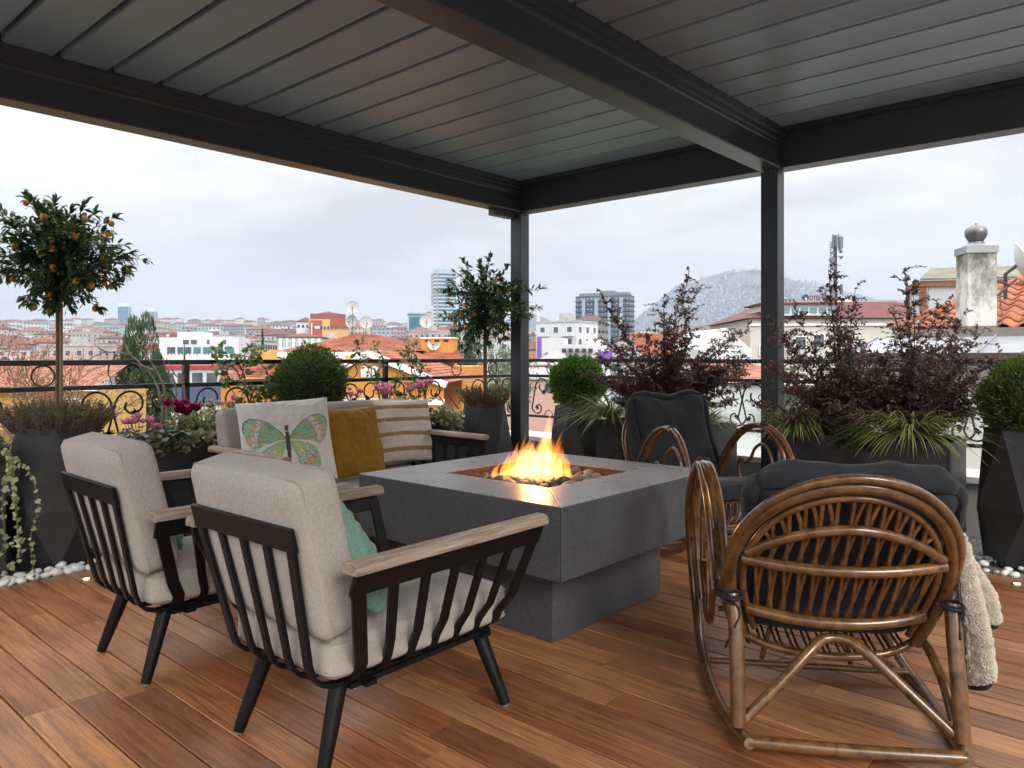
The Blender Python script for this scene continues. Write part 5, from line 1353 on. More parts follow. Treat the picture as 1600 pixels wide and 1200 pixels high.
def sector(px):
    for a, s_ in SEC:
        if px < a: return s_
    return SEC[-1][1]
rc = random.Random(99); count = 0; stuff_spots = []
HERO = [(600, 760, 0, 9999), (890, 1005, 380, 900)]
D = 215; rowi = 0
while D < 1650:
    px = -70+rc.uniform(0, 40)
    while px < 1500:
        k = rc.choices(range(len(PR)), [4, 3, 3, 3, 2, 2, 2, 3, 1])[0]; wd = (14, 20, 16, 11, 13, 18, 26, 26, 12)[k]; sc = rc.uniform(.8, 1.12)
        wpx = wd*sc/D*1170
        x = (px+wpx/2-800)/1170*D; dd = D*rc.uniform(.96, 1.05); z = gz(x, dd)
        cpx = px+wpx/2
        px += wpx*(rc.uniform(1.02, 1.3) if D > 420 else rc.uniform(1.05, 1.7))
        if D < 330 and (235 < cpx < 480): continue
        if 900 < cpx < 1010 and D < 520 and D > 240: continue
        ang = YAW-90+rc.uniform(-35, 35)
        P = at(cpx, dd)
        colr, cn = rc.choice(WC)
        if count < 285 and D < 760:
            o = PR[k] if not used[k] else copy_tree(PR[k]); used[k] = True
            o.location = (P.x, P.y, z); o.rotation_euler = (0, 0, R(ang)); o.scale = (sc, sc, sc*rc.uniform(.85, 1.1))
            for ch in o.children: ch.color = (*colr, 1)
            dist = 'low on the slope' if D < 330 else ('mid slope' if D < 520 else 'high on the slope')
            o['label'] = '%s %s block %s, %s' % (cn, PK[k], dist, sector(cpx)); o['_px'] = cpx; o['group'] = 'apartment blocks of the distant town'; o['category'] = 'building'
            count += 1
        else: stuff_spots.append((P.x, P.y, z, wd*sc, 11*sc, rc.choice((3,4,5,6,7))*2.8, R(ang), cn, colr))
    D *= 1.085; rowi += 1
for k in range(len(PR)):
    if not used[k]: bpy.data.objects.remove(PR[k])
ORD = ['first', 'second', 'third', 'fourth', 'fifth', 'sixth', 'seventh', 'eighth', 'ninth']
def spread(objs):
    by = {}
    for o in objs: by.setdefault(o['label'], []).append(o)
    for lb, os_ in by.items():
        if len(os_) > 1:
            os_.sort(key=lambda q: q['_px'])
            for i_, o in enumerate(os_): o['label'] = ORD[min(i_, 8)]+' '+lb.replace(' on the slope', ' up').replace('mid slope','midway')+' from left' if 0 else ORD[min(i_, 8)]+' from left, '+lb.replace('high on the slope','uphill').replace('low on the slope','downhill')
    for o in objs: del o['_px']
spread([o for o in C.objects if o.parent is None and '_px' in o.keys()])
# town past that count and the hillside town: one object each
def town(name, spots, label, muted=False):
    pal = {}; mb = MB(); mats = []
    for (x, y, z, w, d, h, an, cn, col) in spots:
        if cn not in pal: pal[cn] = len(mats); mats.append(mat('far_wall_'+cn.replace(' ', '_'), col, .9))
    rf = [mat('far_roof_a', (.20,.075,.05), .9), mat('far_roof_b', (.13,.065,.055), .9), mat('far_roof_c', (.33,.33,.33), .9)]; n0 = len(mats); mats += rf; gl = len(mats); mats.append(glassm)
    for (x, y, z, w, d, h, an, cn, col) in spots:
        M_ = Matrix.Rotation(an, 3, 'Z'); c = Vector((x, y, z))
        mb.box(c+Vector((0,0,h/2-4)), (w, d, h+8), M_, pal[cn])
        k = n0+(rc.choice((1, 2, 2, 2)) if muted else rc.choice((0, 0, 1, 1, 2))); a, b = w/2+.5, d/2+.5
        vs = [c+M_ @ Vector(p) for p in ((-a,-b,h), (a,-b,h), (a,b,h), (-a,b,h), (-a*.3,0,h+(2.0 if k < n0+2 else .4)), (a*.3,0,h+(2.0 if k < n0+2 else .4)))]
        mb.add(vs, [(0,1,5,4), (1,2,5), (2,3,4,5), (3,0,4)], k)
        if w > 8:
            nz = max(2, int(h/3)); nx = max(3, int(w/3.4))
            for j in range(nz):
                zz = h*(j+.45)/nz
                for i in range(nx):
                    cx_ = (i+.5)/nx*w-w/2
                    vs = [c+M_ @ Vector(p) for p in ((cx_-.7,-d/2-.05,zz), (cx_+.7,-d/2-.05,zz), (cx_+.7,-d/2-.05,zz+1.4), (cx_-.7,-d/2-.05,zz+1.4))]
                    mb.add(vs, [(0,1,2,3)], gl)
    return tag(mb.build(name, mats, fix=False), label, None, None, 'stuff')
town('far_town', stuff_spots, 'far rows of houses and blocks along the ridge')
sp2 = []
for k in range(5200):
    a = rc.gauss(1150, 420); d_ = rc.gauss(3480, 330); z = gz(a, d_)
    if z < 25 or z > 350: continue
    v = FW @ Vector((a, d_, 0)); col, cn = rc.choice((WC[3], WC[4], WC[6], WC[9], WC[5], WC[8])); sp2.append((v.x, v.y, z, rc.uniform(6, 7.9)*1.6 if 0 else rc.uniform(5.5, 7.9), 9, rc.uniform(6, 13), R(YAW-90+rc.uniform(-50, 50)), cn, col))
for k in range(900):
    a = rc.uniform(600, 3200); d_ = rc.uniform(3300, 4300); z = gz(a, d_)
    if z < 20: continue
    v = FW @ Vector((a, d_, 0)); col, cn = rc.choice(WC[:6]); sp2.append((v.x, v.y, z, 7.9, 10, rc.uniform(6, 15), R(YAW-90+rc.uniform(-50, 50)), cn, col))
town('hillside_town', sp2, 'dense houses covering the hazy hill left of the second post', True)

# ---- helper for particular buildings: placed by direction and distance, facing the camera
def bplace(name, label, cat, px, D, rot=0, z=None, group=None):
    P = at(px, D); x = (px-800)/1170*D
    return thing(name, label, cat, (P.x, P.y, gz(x, D) if z is None else z), R(YAW-90+rot), group)
def Z(y, D): return 1.2-(y-557)*D/1170
def Wd(p, D): return p*D/1170
def colwall(o, c): o.color = (*c, 1); return o
# tall glass tower
D = 900; t = bplace('glass_tower', 'tall pale blue glass high-rise with white floor bands left of the kumquat crown', 'high-rise', 693, D, 14, -10)
w, h = Wd(34, D), Z(428, D)+10; d = w*.9
mb = MB(); mb.bx(-w/2, w/2, -d/2, d/2, 0, h); colwall(mb.build('wall', mat('tower_white', (.50,.56,.60), .6), t), (1,1,1))
tg = mat('tower_glass', (.05,.13,.17), .10, 0, (.10,.21,.26), .08, spec=.8)
nfl = 26
for k in range(nfl):
    z = h*(k+.25)/nfl
    for s_ in (-1,):
        mb = MB(); mb.bx(-w/2+w*.16, w/2-.2, -d/2-.35, -d/2+.1, z, z+h/nfl*.62); mb.bx(w/2-.1, w/2+.3, -d/2+.5, d/2-.5, z, z+h/nfl*.62); mb.bx(-w/2-.3, -w/2+w*.10, -d/2-.3, d/2-.5, z, z+h/nfl*.55); mb.build('window_band', tg, t)
mb = MB(); mb.bx(-w/2+w*.105, -w/2+w*.155, -d/2-.6, -d/2, 0, h+1.5); mb.build('pilaster', mat('tower_ochre', (.42,.30,.22), .7), t)
mb = MB(); mb.bx(-w*.38, w*.40, -d*.35, d*.35, h, h+4.5); mb.bx(-w*.5, w*.5, -d*.5, d*.5, h, h+.8); mb.tube([(0,0,h+4), (0,0,h+11)], .35, 6); mb.build('roof', mat('tower_top', (.30,.40,.45), .5), t)
# its lower wing and the teal box beside it
D = 640; t = bplace('office_block', 'teal glass office block with pale grey frame left of the tall tower', 'office building', 652, D, 8, -6)
w, h = Wd(30, D), Z(488, D)+6; mb = MB(); mb.bx(-w/2, w/2, -9, 9, 0, h); mb.bx(-w/2+2, w/2+4, -7, 9, h, h+3); mb.bx(w/2, w/2+Wd(10, D), -6, 9, 0, h+6); mb.build('wall', mat('office_grey', (.42,.48,.50), .7), t)
mb = MB(); mb.bx(-w/2+1.2, w/2-3, -9.4, -9, 1, h-4.5); mb.build('glass_front', mat('teal_glass', (.012,.10,.13), .12, 0, (.03,.17,.20), .2, spec=.8), t)
mb = MB(); mb.bx(-w/2-.2, w/2, -9.5, -9, h-3.4, h-1.6); mb.build('window_band', tg, t)
# twin towers
for px, yt, lab in ((195, 475, 'left of the two small blue glass towers on the skyline'), (236, 483, 'right of the two small blue glass towers on the skyline')):
    D = 2100; t = bplace('twin_tower', lab, 'high-rise', px, D, 8, 20, 'twin glass towers on the skyline')
    w, h = Wd(15, D), Z(yt+4, D)-20; mb = MB(); mb.bx(-w/2, w/2, -w/2, w/2, 0, h); mb.build('wall', mat('twin_wall', (.25,.36,.46), .5), t)
    for k in range(5): mb = MB(); c = -w/2+w*(k+.5)/5; mb.bx(c-w*.075, c+w*.075, -w/2-.5, -w/2, h*.1, h-2); mb.build('window_strip', mat('twin_glass', (.05,.15,.26), .15, spec=.8), t)
    mb = MB(); mb.bx(-w*.45, w*.45, -w*.45, w*.45, h, h+9); mb.build('crown', mat('twin_crown', (.68,.74,.80), .5), t)
# dark slab and concrete frame
D = 560; t = bplace('slab_block', 'long dark grey apartment slab with glass balconies right of the corner post', 'apartment block', 945, D, -24, 0)
w, h = Wd(86, D), Z(463, D); mb = MB(); mb.bx(-w/2, w/2, -7, 7, -10, h); mb.build('wall', mat('slab_dark', (.060,.068,.085), .7, 0, (.09,.10,.12), .2), t)
mb = MB(); facade(mb, None, w, 14, 1, h-1.5, 15, 12, 1.4, 1.6); tag(mb.build('windows', mat('slab_glass', (.20,.27,.34), .15, spec=.8), t, fix=False), kind='stuff')
for k in range(12): mb = MB(); mb.bx(-w/2-.8, w/2+.8, -8.2, 8.2, 1+(h-1.5)*k/12, 1.35+(h-1.5)*k/12); mb.build('floor_slab', mat('slab_edge', (.13,.14,.16), .7), t)
for c in (-w*.34, -w*.1, w*.14, w*.36): mb = MB(); mb.bx(c-1.2, c+1.2, -8.35, -7, 0, h-2); mb.build('glazed_bay', mat('bay_glass', (.30,.38,.46), .2), t)
mb = MB(); mb.bx(-w*.45, w*.46, -5, 5, h, h+2.2); mb.bx(-w*.05, w*.2, -5, 5, h+2.2, h+3.6); mb.build('roof_storey', mat('slab_roof', (.16,.20,.24), .6), t)
D = 430; t = bplace('concrete_block', 'bare grey concrete apartment shell with red roof in front of the dark slab', 'apartment block', 922, D, -16, -2)
w, h = Wd(52, D), Z(500, D)+2; mb = MB(); mb.bx(-w/2, w/2, -6, 6, -10, h); mb.build('wall', mat('bare_concrete', (.17,.18,.17), .9, 0, (.24,.25,.235), .4), t)
mb = MB(); facade(mb, None, w, 12, .5, h-.5, 9, 5, 1.6, 1.6); tag(mb.build('windows', darkm, t, fix=False), kind='stuff')
for k in range(6): mb = MB(); mb.bx(-w/2-.25, w/2+.25, -6.25, 6.25, h*k/5-.15, h*k/5+.15); mb.build('floor_slab', mat('conc_edge', (.30,.31,.29), .9), t)
mb = MB(); hip(mb, w*.82, 10, h+.3, 2.2, .2); mb.build('roof', roofm, t)
# minaret
D = 420; t = bplace('minaret', 'slender white minaret just right of the corner post', 'minaret', 841, D, 0, 0)
mb = MB(); hh = Z(492, D); mb.lathe([(1.5, 0), (1.3, hh*.55), (1.9, hh*.56), (1.9, hh*.62), (1.05, hh*.63), (1.0, hh*.84), (.05, hh+3)], 12); mb.build('tower', mat('minaret_white', (.70,.70,.68), .7), t, smooth=30)
# red and yellow building, grey white neighbour, mint block
D = 330; t = bplace('apartment_building', 'red and yellow apartment building above the wide box ball', 'apartment block', 514, D, -10, -6)
w, h = Wd(48, D), Z(500, D)+6; mb = MB(); mb.bx(-w/2, w/2, -6, 6, -8, h); mb.build('wall', mat('ochre_wall', (.62,.40,.17), .85), t)
mb = MB(); mb.bx(-w/2+.6, -w*.04, -6.3, -5.9, -8, h-.4); mb.bx(w*.24, w/2+.1, -6.3, 6.2, h-3.6, h+.1); mb.build('panel', mat('brick_red_wall', (.36,.09,.05), .85), t)
mb = MB(); mb.bx(-w*.40, -w*.36, -6.5, -6.2, 3, h-1.5); mb.bx(-w*.28, -w*.10, -6.4, -6.25, h-4, h-3); mb.build('trim', framem, t)
mb = MB(); mb.bx(-w/2+.3, w*.42, -5, 5, h, h+2.6); mb.build('roof_storey', mat('maroon_wall', (.24,.085,.065), .85), t); mb = MB(); hip(mb, w*.5, 8, h+2.6, 1.2, .3); mb.build('roof', roofm, t)
mg, mf = MB(), MB(); facade(mg, mf, w, 12.6, 0, h-1, 8, 4, 1.0, 1.2); tag(mg.build('window_panes', glassm, t, fix=False), kind='stuff')
D = 335; t = bplace('apartment_building', 'grey white apartment building directly left of the red and yellow one', 'apartment block', 478, D, 12, -6)
w, h = Wd(26, D), Z(503, D)+6; mb = MB(); mb.bx(-w/2, w/2, -5, 5, -8, h); mb.build('wall', mat('grey_white_wall', (.56,.58,.62), .85), t)
mg, mf = MB(), MB(); facade(mg, mf, w, 10, 0, h, 4, 5, 1.0, 1.2); tag(mg.build('window_panes', glassm, t, fix=False), kind='stuff'); mb = MB(); hip(mb, w, 10, h, 2, .4); mb.build('roof', roofm, t)
D = 190; t = bplace('apartment_building', 'mint green and white striped building left of the orange tiled roof', 'apartment block', 474, D, 6, -10)
w, h = Wd(66, D), Z(527, D)+10; mb = MB(); mb.bx(-w/2, w/2, -5, 5, -6, h); mb.build('wall', mat('mint_wall', (.38,.56,.54), .85), t)
mb = MB()
for k in range(7): c = -w/2+w*(k+.5)/7; mb.bx(c-.32, c+.32, -5.2, -5, 0, h-.3)
mb.build('pilaster', framem, t, fix=False)['kind'] = 'stuff'
mg, mf = MB(), MB(); facade(mg, mf, w, 10, 0, h, 7, 4, .9, 1.1); tag(mg.build('window_panes', glassm, t, fix=False), kind='stuff'); mb = MB(); hip(mb, w, 10, h, 1.0, .4); mb.build('roof', roofm, t)
# white block with purple ends, grey-roofed pink house
D = 175; t = bplace('white_building', 'blank white building with a purple end wall left of the bright green box ball', 'building', 905, D, -8, -9)
mb = MB(); mb.bx(-Wd(55, D), -Wd(20, D), -6, 6, -6, Z(529, D)+9); mb.bx(-Wd(20, D)+.01, Wd(48, D), -5, 5.8, -6, Z(540, D)+9); mb.build('wall', mat('plain_white', (.56,.57,.60), .8), t)
mb = MB(); mb.bx(-Wd(62, D), -Wd(55, D)-.01, -6.2, 6.2, -6, Z(528, D)+9); mb.bx(Wd(32, D), Wd(52, D), -5.4, -5.1, Z(566, D)+9, Z(549, D)+9); mb.build('purple_panel', mat('purple_paint', (.18,.085,.36), .7), t)
mb = MB()
for k in range(5): mb.bx(-Wd(24, D)+k*1.5, -Wd(24, D)+k*1.5+.9, -6.12, -5.1, Z(551, D)+9, Z(545, D)+9)
tag(mb.build('windows', darkm, t), kind='stuff')
D = 170; t = bplace('white_building', 'white house with red dormered roof right of the purple ended building', 'house', 930, D+12, -6, -9)
w = Wd(36, D); h = Z(541, D)+9; mb = MB(); mb.bx(-w/2, w/2, -4, 4, -6, h); mb.build('wall', mat('plain_white', (.56,.57,.60), .8), t)
mb = MB(); hip(mb, w, 8, h, 2.2, .4); mb.build('roof', roofm, t)
for c in (-w*.22, w*.2): mb = MB(); mb.prism([(c+1.0*math.cos(a*PI/6), h+.7+1.0*math.sin(a*PI/6)) for a in range(7)]+[(c-1, h), (c+1, h)], -4.2, -2.5, 1); mb.build('dormer', framem, t)
mg, mf = MB(), MB(); facade(mg, mf, w, 8, 2, h-3, 4, 2, 1.3, 1.6); tag(mg.build('window_panes', glassm, t, fix=False), kind='stuff')
D = 110; t = bplace('pink_house', 'pale pink house with grey tiled hip roof behind the corner post', 'house', 868, D, -14, -13)
w = Wd(56, D); h = Z(569, D)+13; mb = MB(); mb.bx(-w/2, w/2, -4, 4, -4, h); mb.build('wall', mat('pink_wall', (.50,.31,.27), .85), t)
mb = MB(); hip(mb, w, 8, h, 1.9, .4); mb.build('roof', mat('grey_tile', (.27,.27,.25), .85, 0, (.36,.35,.33), 1), t)
for k in range(4): mb = MB(); c = -w/2+w*(k+.5)/4; mb.bx(c-.5, c+.5, -4.08, -3.98, h-2.3, h-1.1); mb.build('window', glassm, t)
t2 = bplace('pink_house', 'lower pink wing with grey roof left of the corner post planter', 'house', 835, 95, -14, -13)
h = Z(590, 95)+13; mb = MB(); mb.bx(-4.5, 4, -3, 3, -4, h); mb.build('wall', mat('pink_wall', (.50,.31,.27), .85), t2); mb = MB(); hip(mb, 8.5, 6, h, 1.3, .3); mb.build('roof', mat('grey_tile', (.27,.27,.25), .85), t2)
for k in range(3): mb = MB(); c = -2.8+2.6*k; mb.bx(c-.45, c+.45, -3.08, -2.98, h-1.7, h-.7); mb.build('window', glassm, t2)
# white school-like building, its neighbour, and the hall with the red stripe below the rail
D = 150; t = bplace('white_building', 'long white building with a band of teal windows behind the railing', 'building', 322, D, 4, -9)
w, h = Wd(62, D)*1.9, Z(528, D)+9; mb = MB(); mb.bx(-w/2, w/2, -4, 4, -6, h); mb.bx(-w*.28, w*.02, -3.8, 3, h, h+1.1); mb.build('wall', mat('plain_white', (.56,.57,.60), .8), t)
tealw = mat('teal_window', (.03,.15,.17), .15, 0, (.06,.22,.25), .5, spec=.8)
for (a, b) in ((-.40,-.30), (-.27,-.2), (-.17,-.10), (-.07,.02), (.05,.17), (.2,.30), (.33,.44)): mb = MB(); mb.bx(w*a, w*b, -4.1, -3.95, h-3.3, h-1.9); mb.build('window', tealw if a > -.1 else glassm, t)
for (a, b) in ((-.2,-.13), (-.1,-.03), (.1,.13), (.3,.34)): mb = MB(); mb.bx(w*a, w*b, -4.1, -3.95, h-1.3, h-.5); mb.build('window', glassm, t)
mb = MB()
for k in range(22): mb.lathe([(.10, 0), (.16, .2), (.05, .45)], 6, (-w/2+w*(k+.5)/22, -7, Z(553, D)+9-.4))
mb.bx(-w/2, w/2, -7.2, -6.8, -2, Z(553, D)+9-.4); tag(mb.build('balustrade', framem, t), kind='stuff')
D = 165; t = bplace('apartment_building', 'white four storey apartment building with small dark windows beside the cypress', 'apartment block', 388, D, -10, -9)
w, h = Wd(60, D), Z(533, D)+9; mb = MB(); mb.bx(-w/2, w/2, -5, 5, -6, h); mb.build('wall', mat('ivory_wall', (.50,.49,.47), .8), t)
mg, mf = MB(), MB(); facade(mg, mf, w, 10, 0, h, 8, 5, .8, 1.0); tag(mg.build('window_panes', glassm, t, fix=False), kind='stuff')
for c in (-.1, .3):
    for k in range(1, 5): mb = MB(); mb.bx(w*c-1.2, w*c+1.2, -6, -5, h*k/5-.1, h*k/5+.7); mb.build('balcony', mat('ivory_wall', (.50,.49,.47), .8), t)
mb = MB(); mb.bx(-w/2-.3, w/2+.3, -5.3, 5.3, h, h+.3); mb.build('roof', flatm, t)
D = 85; t = bplace('hall', 'low white hall with a red roof edge and blue panels seen through the railing', 'building', 372, D, 3, -13)
w = Wd(190, D); h = Z(571, D)+13; mb = MB(); mb.bx(-w/2, w/2, -4, 6, -3, h); mb.build('wall', mat('plain_white', (.56,.57,.60), .8), t)
mb = MB(); mb.bx(-w/2-.2, w/2+.2, -4.4, 6.2, h-.28, h+.06); mb.build('roof_edge', mat('red_trim', (.45,.02,.03), .6), t)
mb = MB(); mb.bx(-w/2-.1, w/2+.1, -4.3, 6.1, h+.065, h+.35); mb.build('roof', flatm, t)
for k in range(9): mb = MB(); c = -w/2+w*(k+.5)/9; mb.bx(c-.55, c+.55, -4.1, -3.95, h-1.9, h-.75); mb.build('window', glassm, t)
for k in range(6): mb = MB(); c = -w/2+w*(k+.5)/6; mb.bx(c-w/12+.05, c+w/12-.05, -4.25, -4.05, h-4.2, h-2.1); mb.build('blue_panel', mat('blue_panel', (.06,.085,.15), .5), t)

# ---- clay tiled roof slopes built as rows of curved tiles
def tiles_slope(name, A, B, Cc, Dd, rows, cols, m, parent, amp=.03, step=.03):
    """A-B eave, Dd-Cc ridge; stepped rows, waved across"""
    A, B, Cc, Dd = map(Vector, (A, B, Cc, Dd)); n = (B-A).cross(Dd-A).normalized()
    if n.z < 0: n = -n
    vs = []; fs = []; cw_ = cols*4
    for r_ in range(rows):
        for e in (0, 1):
            f = (r_+e)/rows; L, Rr = A+(Dd-A)*f, B+(Cc-B)*f
            for c in range(cw_+1):
                g_ = c/cw_; ww = abs(math.sin(PI*cols*g_))
                vs.append(L+(Rr-L)*g_+n*(amp*ww+(step if e == 0 else 0)))
    K = cw_+1
    for r_ in range(rows):
        for c in range(cw_):
            a = (2*r_)*K+c; fs.append((a, a+1, a+K+1, a+K))
            if r_ < rows-1: fs.append((a+K, a+K+1, a+2*K+1, a+2*K))
    mb = MB(); mb.add(vs, fs); o = mb.build(name, m, parent, fix=False); return o
m, nt, b, out = nodes('orange_clay_tile')
c = ramp(nt, tex(nt, 1.1, 6, .75), [(.3, (.13,.034,.020)), (.5, (.27,.075,.038)), (.68, (.38,.14,.075))])
c = mixc(nt, .5, c, ramp(nt, tex(nt, 9, 4, .7), [(.3, (.6,.58,.55)), (.7, (1.3,1.3,1.3))]), 'MULTIPLY'); nt.links.new(c, b.inputs['Base Color']); b.inputs['Roughness'].default_value = .8; tilem = m
tilep = mat('faded_pink_tile', (.27,.10,.065), .85, 0, (.42,.22,.16), 1.5)
# ---- orange house
D0 = 44; t = thing('orange_house', 'orange house with clay tiled roofs, white trim and satellite dishes behind the sofa', 'house', at(565, D0, 0), R(YAW-90-6))
def L(px, y, D): p = (px-565)/1170*D; return Vector((p, D-D0, Z(y, D)))       # local position of a point seen at px, y from distance D
orng = mat('orange_wall', (.50,.20,.035), .85, 0, (.58,.26,.06), .5); wtrim = mat('white_trim', (.74,.73,.71), .6)
zE = Z(549, 42); zR = Z(523, 46)
x0, x1 = Wd(478-565, 42), Wd(655-565, 42); xr = Wd(-8, 46)
tiles_slope('roof_slope', (x0-.4, -3.6, zE), (x1+.4, -3.6, zE), (xr+.5, 1.8, zR), (xr-.5, 1.8, zR), 15, 22, tilem, t)
tiles_slope('roof_slope', (x1+.4, -3.6, zE), (x1+.4, 7, zE), (xr+.5, 1.8, zR), (xr+.5, 1.7, zR), 15, 16, tilem, t)
tiles_slope('roof_slope', (x0-.4, 7, zE), (x0-.4, -3.6, zE), (xr-.5, 1.7, zR), (xr-.5, 1.8, zR), 15, 16, tilem, t)
mb = MB(); mb.bx(x0, x1, -3.1, 6.8, -15, zE-.3); mb.build('wall', orng, t)
mb = MB(); mb.bx(x0-.45, x1+.45, -3.65, -3.05, zE-.42, zE-.05); mb.bx(x0+1.9, x0+2.3, -3.22, -3.1, zE-4, zE-.42); mb.build('white_band', wtrim, t)
# right rear roof and chimney
xa, xb = Wd(600-565, 48), Wd(720-565, 48)
tiles_slope('roof_slope', (xa, -1.6, Z(568, 44)), (xb, -1.6, Z(562, 44)), (xb-1.6, 4.5, Z(540, 49)), (xa+.6, 4.5, Z(527, 49)), 16, 20, tilem, t)
mb = MB(); mb.bx(xa, xb-.2, -1.2, 8, -15, Z(568, 44)-.2); mb.build('wall', orng, t)
cx0, cx1 = Wd(650-565, 46), Wd(699-565, 46); mb = MB(); mb.bx(cx0, cx1, 1.0, 2.4, Z(575, 46), Z(530, 46)); mb.build('chimney', orng, t)
mb = MB(); mb.bx(cx0-.06, cx1+.06, .94, 2.46, Z(530, 46), Z(528, 46)); ch_ = mb.build('chimney_cap', wtrim, t)
mb = MB()
for k in range(3): c = cx0+.25+k*.55; mb.bx(c, c+.3, .985, 1.0, Z(535, 46), Z(531.5, 46))
tag(mb.build('vents', darkm, t), kind='stuff')
# front gable facing the terrace
gl0, gl1, gp = Wd(592-565, 34), Wd(800-565, 34), Wd(686-565, 34); gy = 34-D0; zb_, zp = Z(600, 34), Z(553, 34)
gm = (gl0+gl1)/2
mb = MB(); mb.prism([(gl0, -15), (gl1, -15), (gl1, zb_), (gp, zp-.15), (gl0, zb_)], gy, gy+.3, 1); mb.build('gable_wall', orng, t)
mb = MB()
for (ax_, ex) in ((gl0, -1), (gl1, 1)):
    mb.beam((ax_+ex*.2, gy-.15, zb_-.02), (gp, gy-.15, zp), .28, .26)
mb.bx(gl0-.1, gl1+.1, gy-.12, gy-.005, Z(628, 34)-.1, Z(622, 34)); mb.bx(gl0-.1, gl1+.1, gy-.12, gy-.005, Z(658, 34)-.1, Z(652, 34))
for px_ in (604, 716, 728): mb.bx(Wd(px_-565, 34), Wd(px_-565, 34)+.22, gy-.1, gy-.004, -15, Z(628, 34)-.1)
mb.bx(Wd(708-565, 34), Wd(716-565, 34), gy-.1, gy-.003, Z(622, 34), Z(575, 34)); mb.build('white_band', wtrim, t)
tiles_slope('roof_slope', (gl0-.2, gy, zb_+.05), (gl0-.2, gy+9, zb_+.05), (gp, gy+9, zp+.12), (gp, gy, zp+.12), 12, 24, tilem, t)
tiles_slope('roof_slope', (gl1+.2, gy+9, zb_+.05), (gl1+.2, gy, zb_+.05), (gp, gy, zp+.12), (gp, gy+9, zp+.12), 12, 24, tilem, t)
curt = mat('curtain', (.62,.62,.58), .9, 0, (.74,.74,.70), 8, stretch=(6,1,.1))
for (a, b) in ((672, 688), (690, 700)):
    xa_, xb_ = Wd(a-565, 34), Wd(b-565, 34); mb = MB(); mb.bx(xa_-.06, xb_+.06, gy-.07, gy-.002, Z(590, 34), Z(570, 34)); wf = mb.build('window', mat('orange_frame', (.40,.15,.03), .6), t)
    mb = MB(); mb.bx(xa_, xb_, gy-.085, gy-.072, Z(589, 34), Z(572, 34)); mb.build('pane', curt, wf)
# dormer with triangular roof and the lower tiled slope in front
tiles_slope('roof_slope', (Wd(548-565, 38), 38-D0-3, Z(592, 35)), (Wd(640-565, 38), 38-D0-3, Z(592, 35)), (Wd(640-565, 40), 40-D0, Z(566, 40)), (Wd(575-565, 40), 40-D0, Z(566, 40)), 12, 18, tilem, t)
dx0, dx1, dxp, dD = Wd(578-565, 38), Wd(622-565, 38), Wd(600-565, 38), 38-D0
mb = MB(); mb.prism([(dx0, Z(583, 38)), (dx1, Z(583, 38)), (dxp, Z(556, 38))], dD-1.2, dD+2, 1); mb.build('dormer', orng, t)
mb = MB(); mb.beam((dx0-.15, dD-1.25, Z(585, 38)), (dxp, dD-1.25, Z(554, 38)), .15, .16); mb.beam((dx1+.15, dD-1.25, Z(585, 38)), (dxp, dD-1.25, Z(554, 38)), .15, .16); mb.build('dormer_trim', wtrim, t)
mb = MB(); mb.bx(dxp-.32, dxp+.32, dD-1.26, dD-1.2, Z(581, 38), Z(570, 38)); mb.build('window', glassm, t)
# small roof at the left of the orange house
D = 50; t3 = bplace('tiled_house', 'small tiled house with a pointed orange gable left of the wide box ball', 'house', 440, D, -6, 0)
tiles_slope('roof_slope', (-Wd(60, D), -4, Z(592, D-4)), (Wd(30, D), -4, Z(592, D-4)), (Wd(30, D), 3, Z(548, D+3)), (-Wd(20, D), 3, Z(548, D+3)), 18, 22, tilem, t3)
mb = MB(); mb.bx(-Wd(56, D), Wd(28, D), -3.6, 3, -15, Z(592, D-4)-.1); mb.build('wall', orng, t3)
mb = MB(); mb.prism([(-Wd(8, D), Z(562, D)), (Wd(8, D), Z(562, D)), (0, Z(547, D))], -3.9, 0, 1); mb.build('gable_wall', orng, t3)
mb = MB(); mb.beam((-Wd(10, D), -3.95, Z(563, D)), (0, -3.95, Z(546, D)), .12, .16); mb.beam((Wd(10, D), -3.95, Z(563, D)), (0, -3.95, Z(546, D)), .12, .16); mb.build('gable_trim', mat('brown_wood', (.16,.07,.03), .7), t3)
# ---- yellow house with the faded roof at the left
D = 36; t = bplace('yellow_house', 'yellow house with faded orange tiled roof at the left behind the bare tree', 'house', 60, D, 5, 0)
a, b = -Wd(150, D), Wd(128, D)
tiles_slope('roof_slope', (a, -3, Z(606, D-3)), (b, -3, Z(606, D-3)), (b-1.0, 3.5, Z(566, D+3.5)), (a, 3.5, Z(566, D+3.5)), 22, 34, tilep, t)
mb = MB(); mb.bx(a+.2, b-.3, -2.5, 3.5, -15, Z(606, D-3)-.12); mb.build('wall', mat('yellow_wall', (.50,.33,.08), .85, 0, (.56,.40,.13), .8), t)
mb = MB(); mb.bx(a, b+.05, -3.1, -2.9, Z(606, D-3)-.15, Z(606, D-3)-.02); mb.build('gutter', wtrim, t)
for px_ in (20, 105, 148):
    c = Wd(px_-60, D); mb = MB(); mb.bx(c-.42, c+.42, -2.58, -2.48, Z(640, D), Z(618, D)); wf = mb.build('window', wtrim, t); mb = MB(); mb.bx(c-.32, c-.02, -2.6, -2.57, Z(638, D), Z(620, D)); mb.bx(c+.02, c+.32, -2.6, -2.57, Z(638, D), Z(620, D)); mb.build('pane', glassm, wf)
tiles_slope('roof_slope', (a, -6.5, Z(672, D-6)), (b-.5, -6.5, Z(672, D-6)), (b-.5, -3.4, Z(648, D-3)), (a, -3.4, Z(648, D-3)), 9, 30, tilep, t)
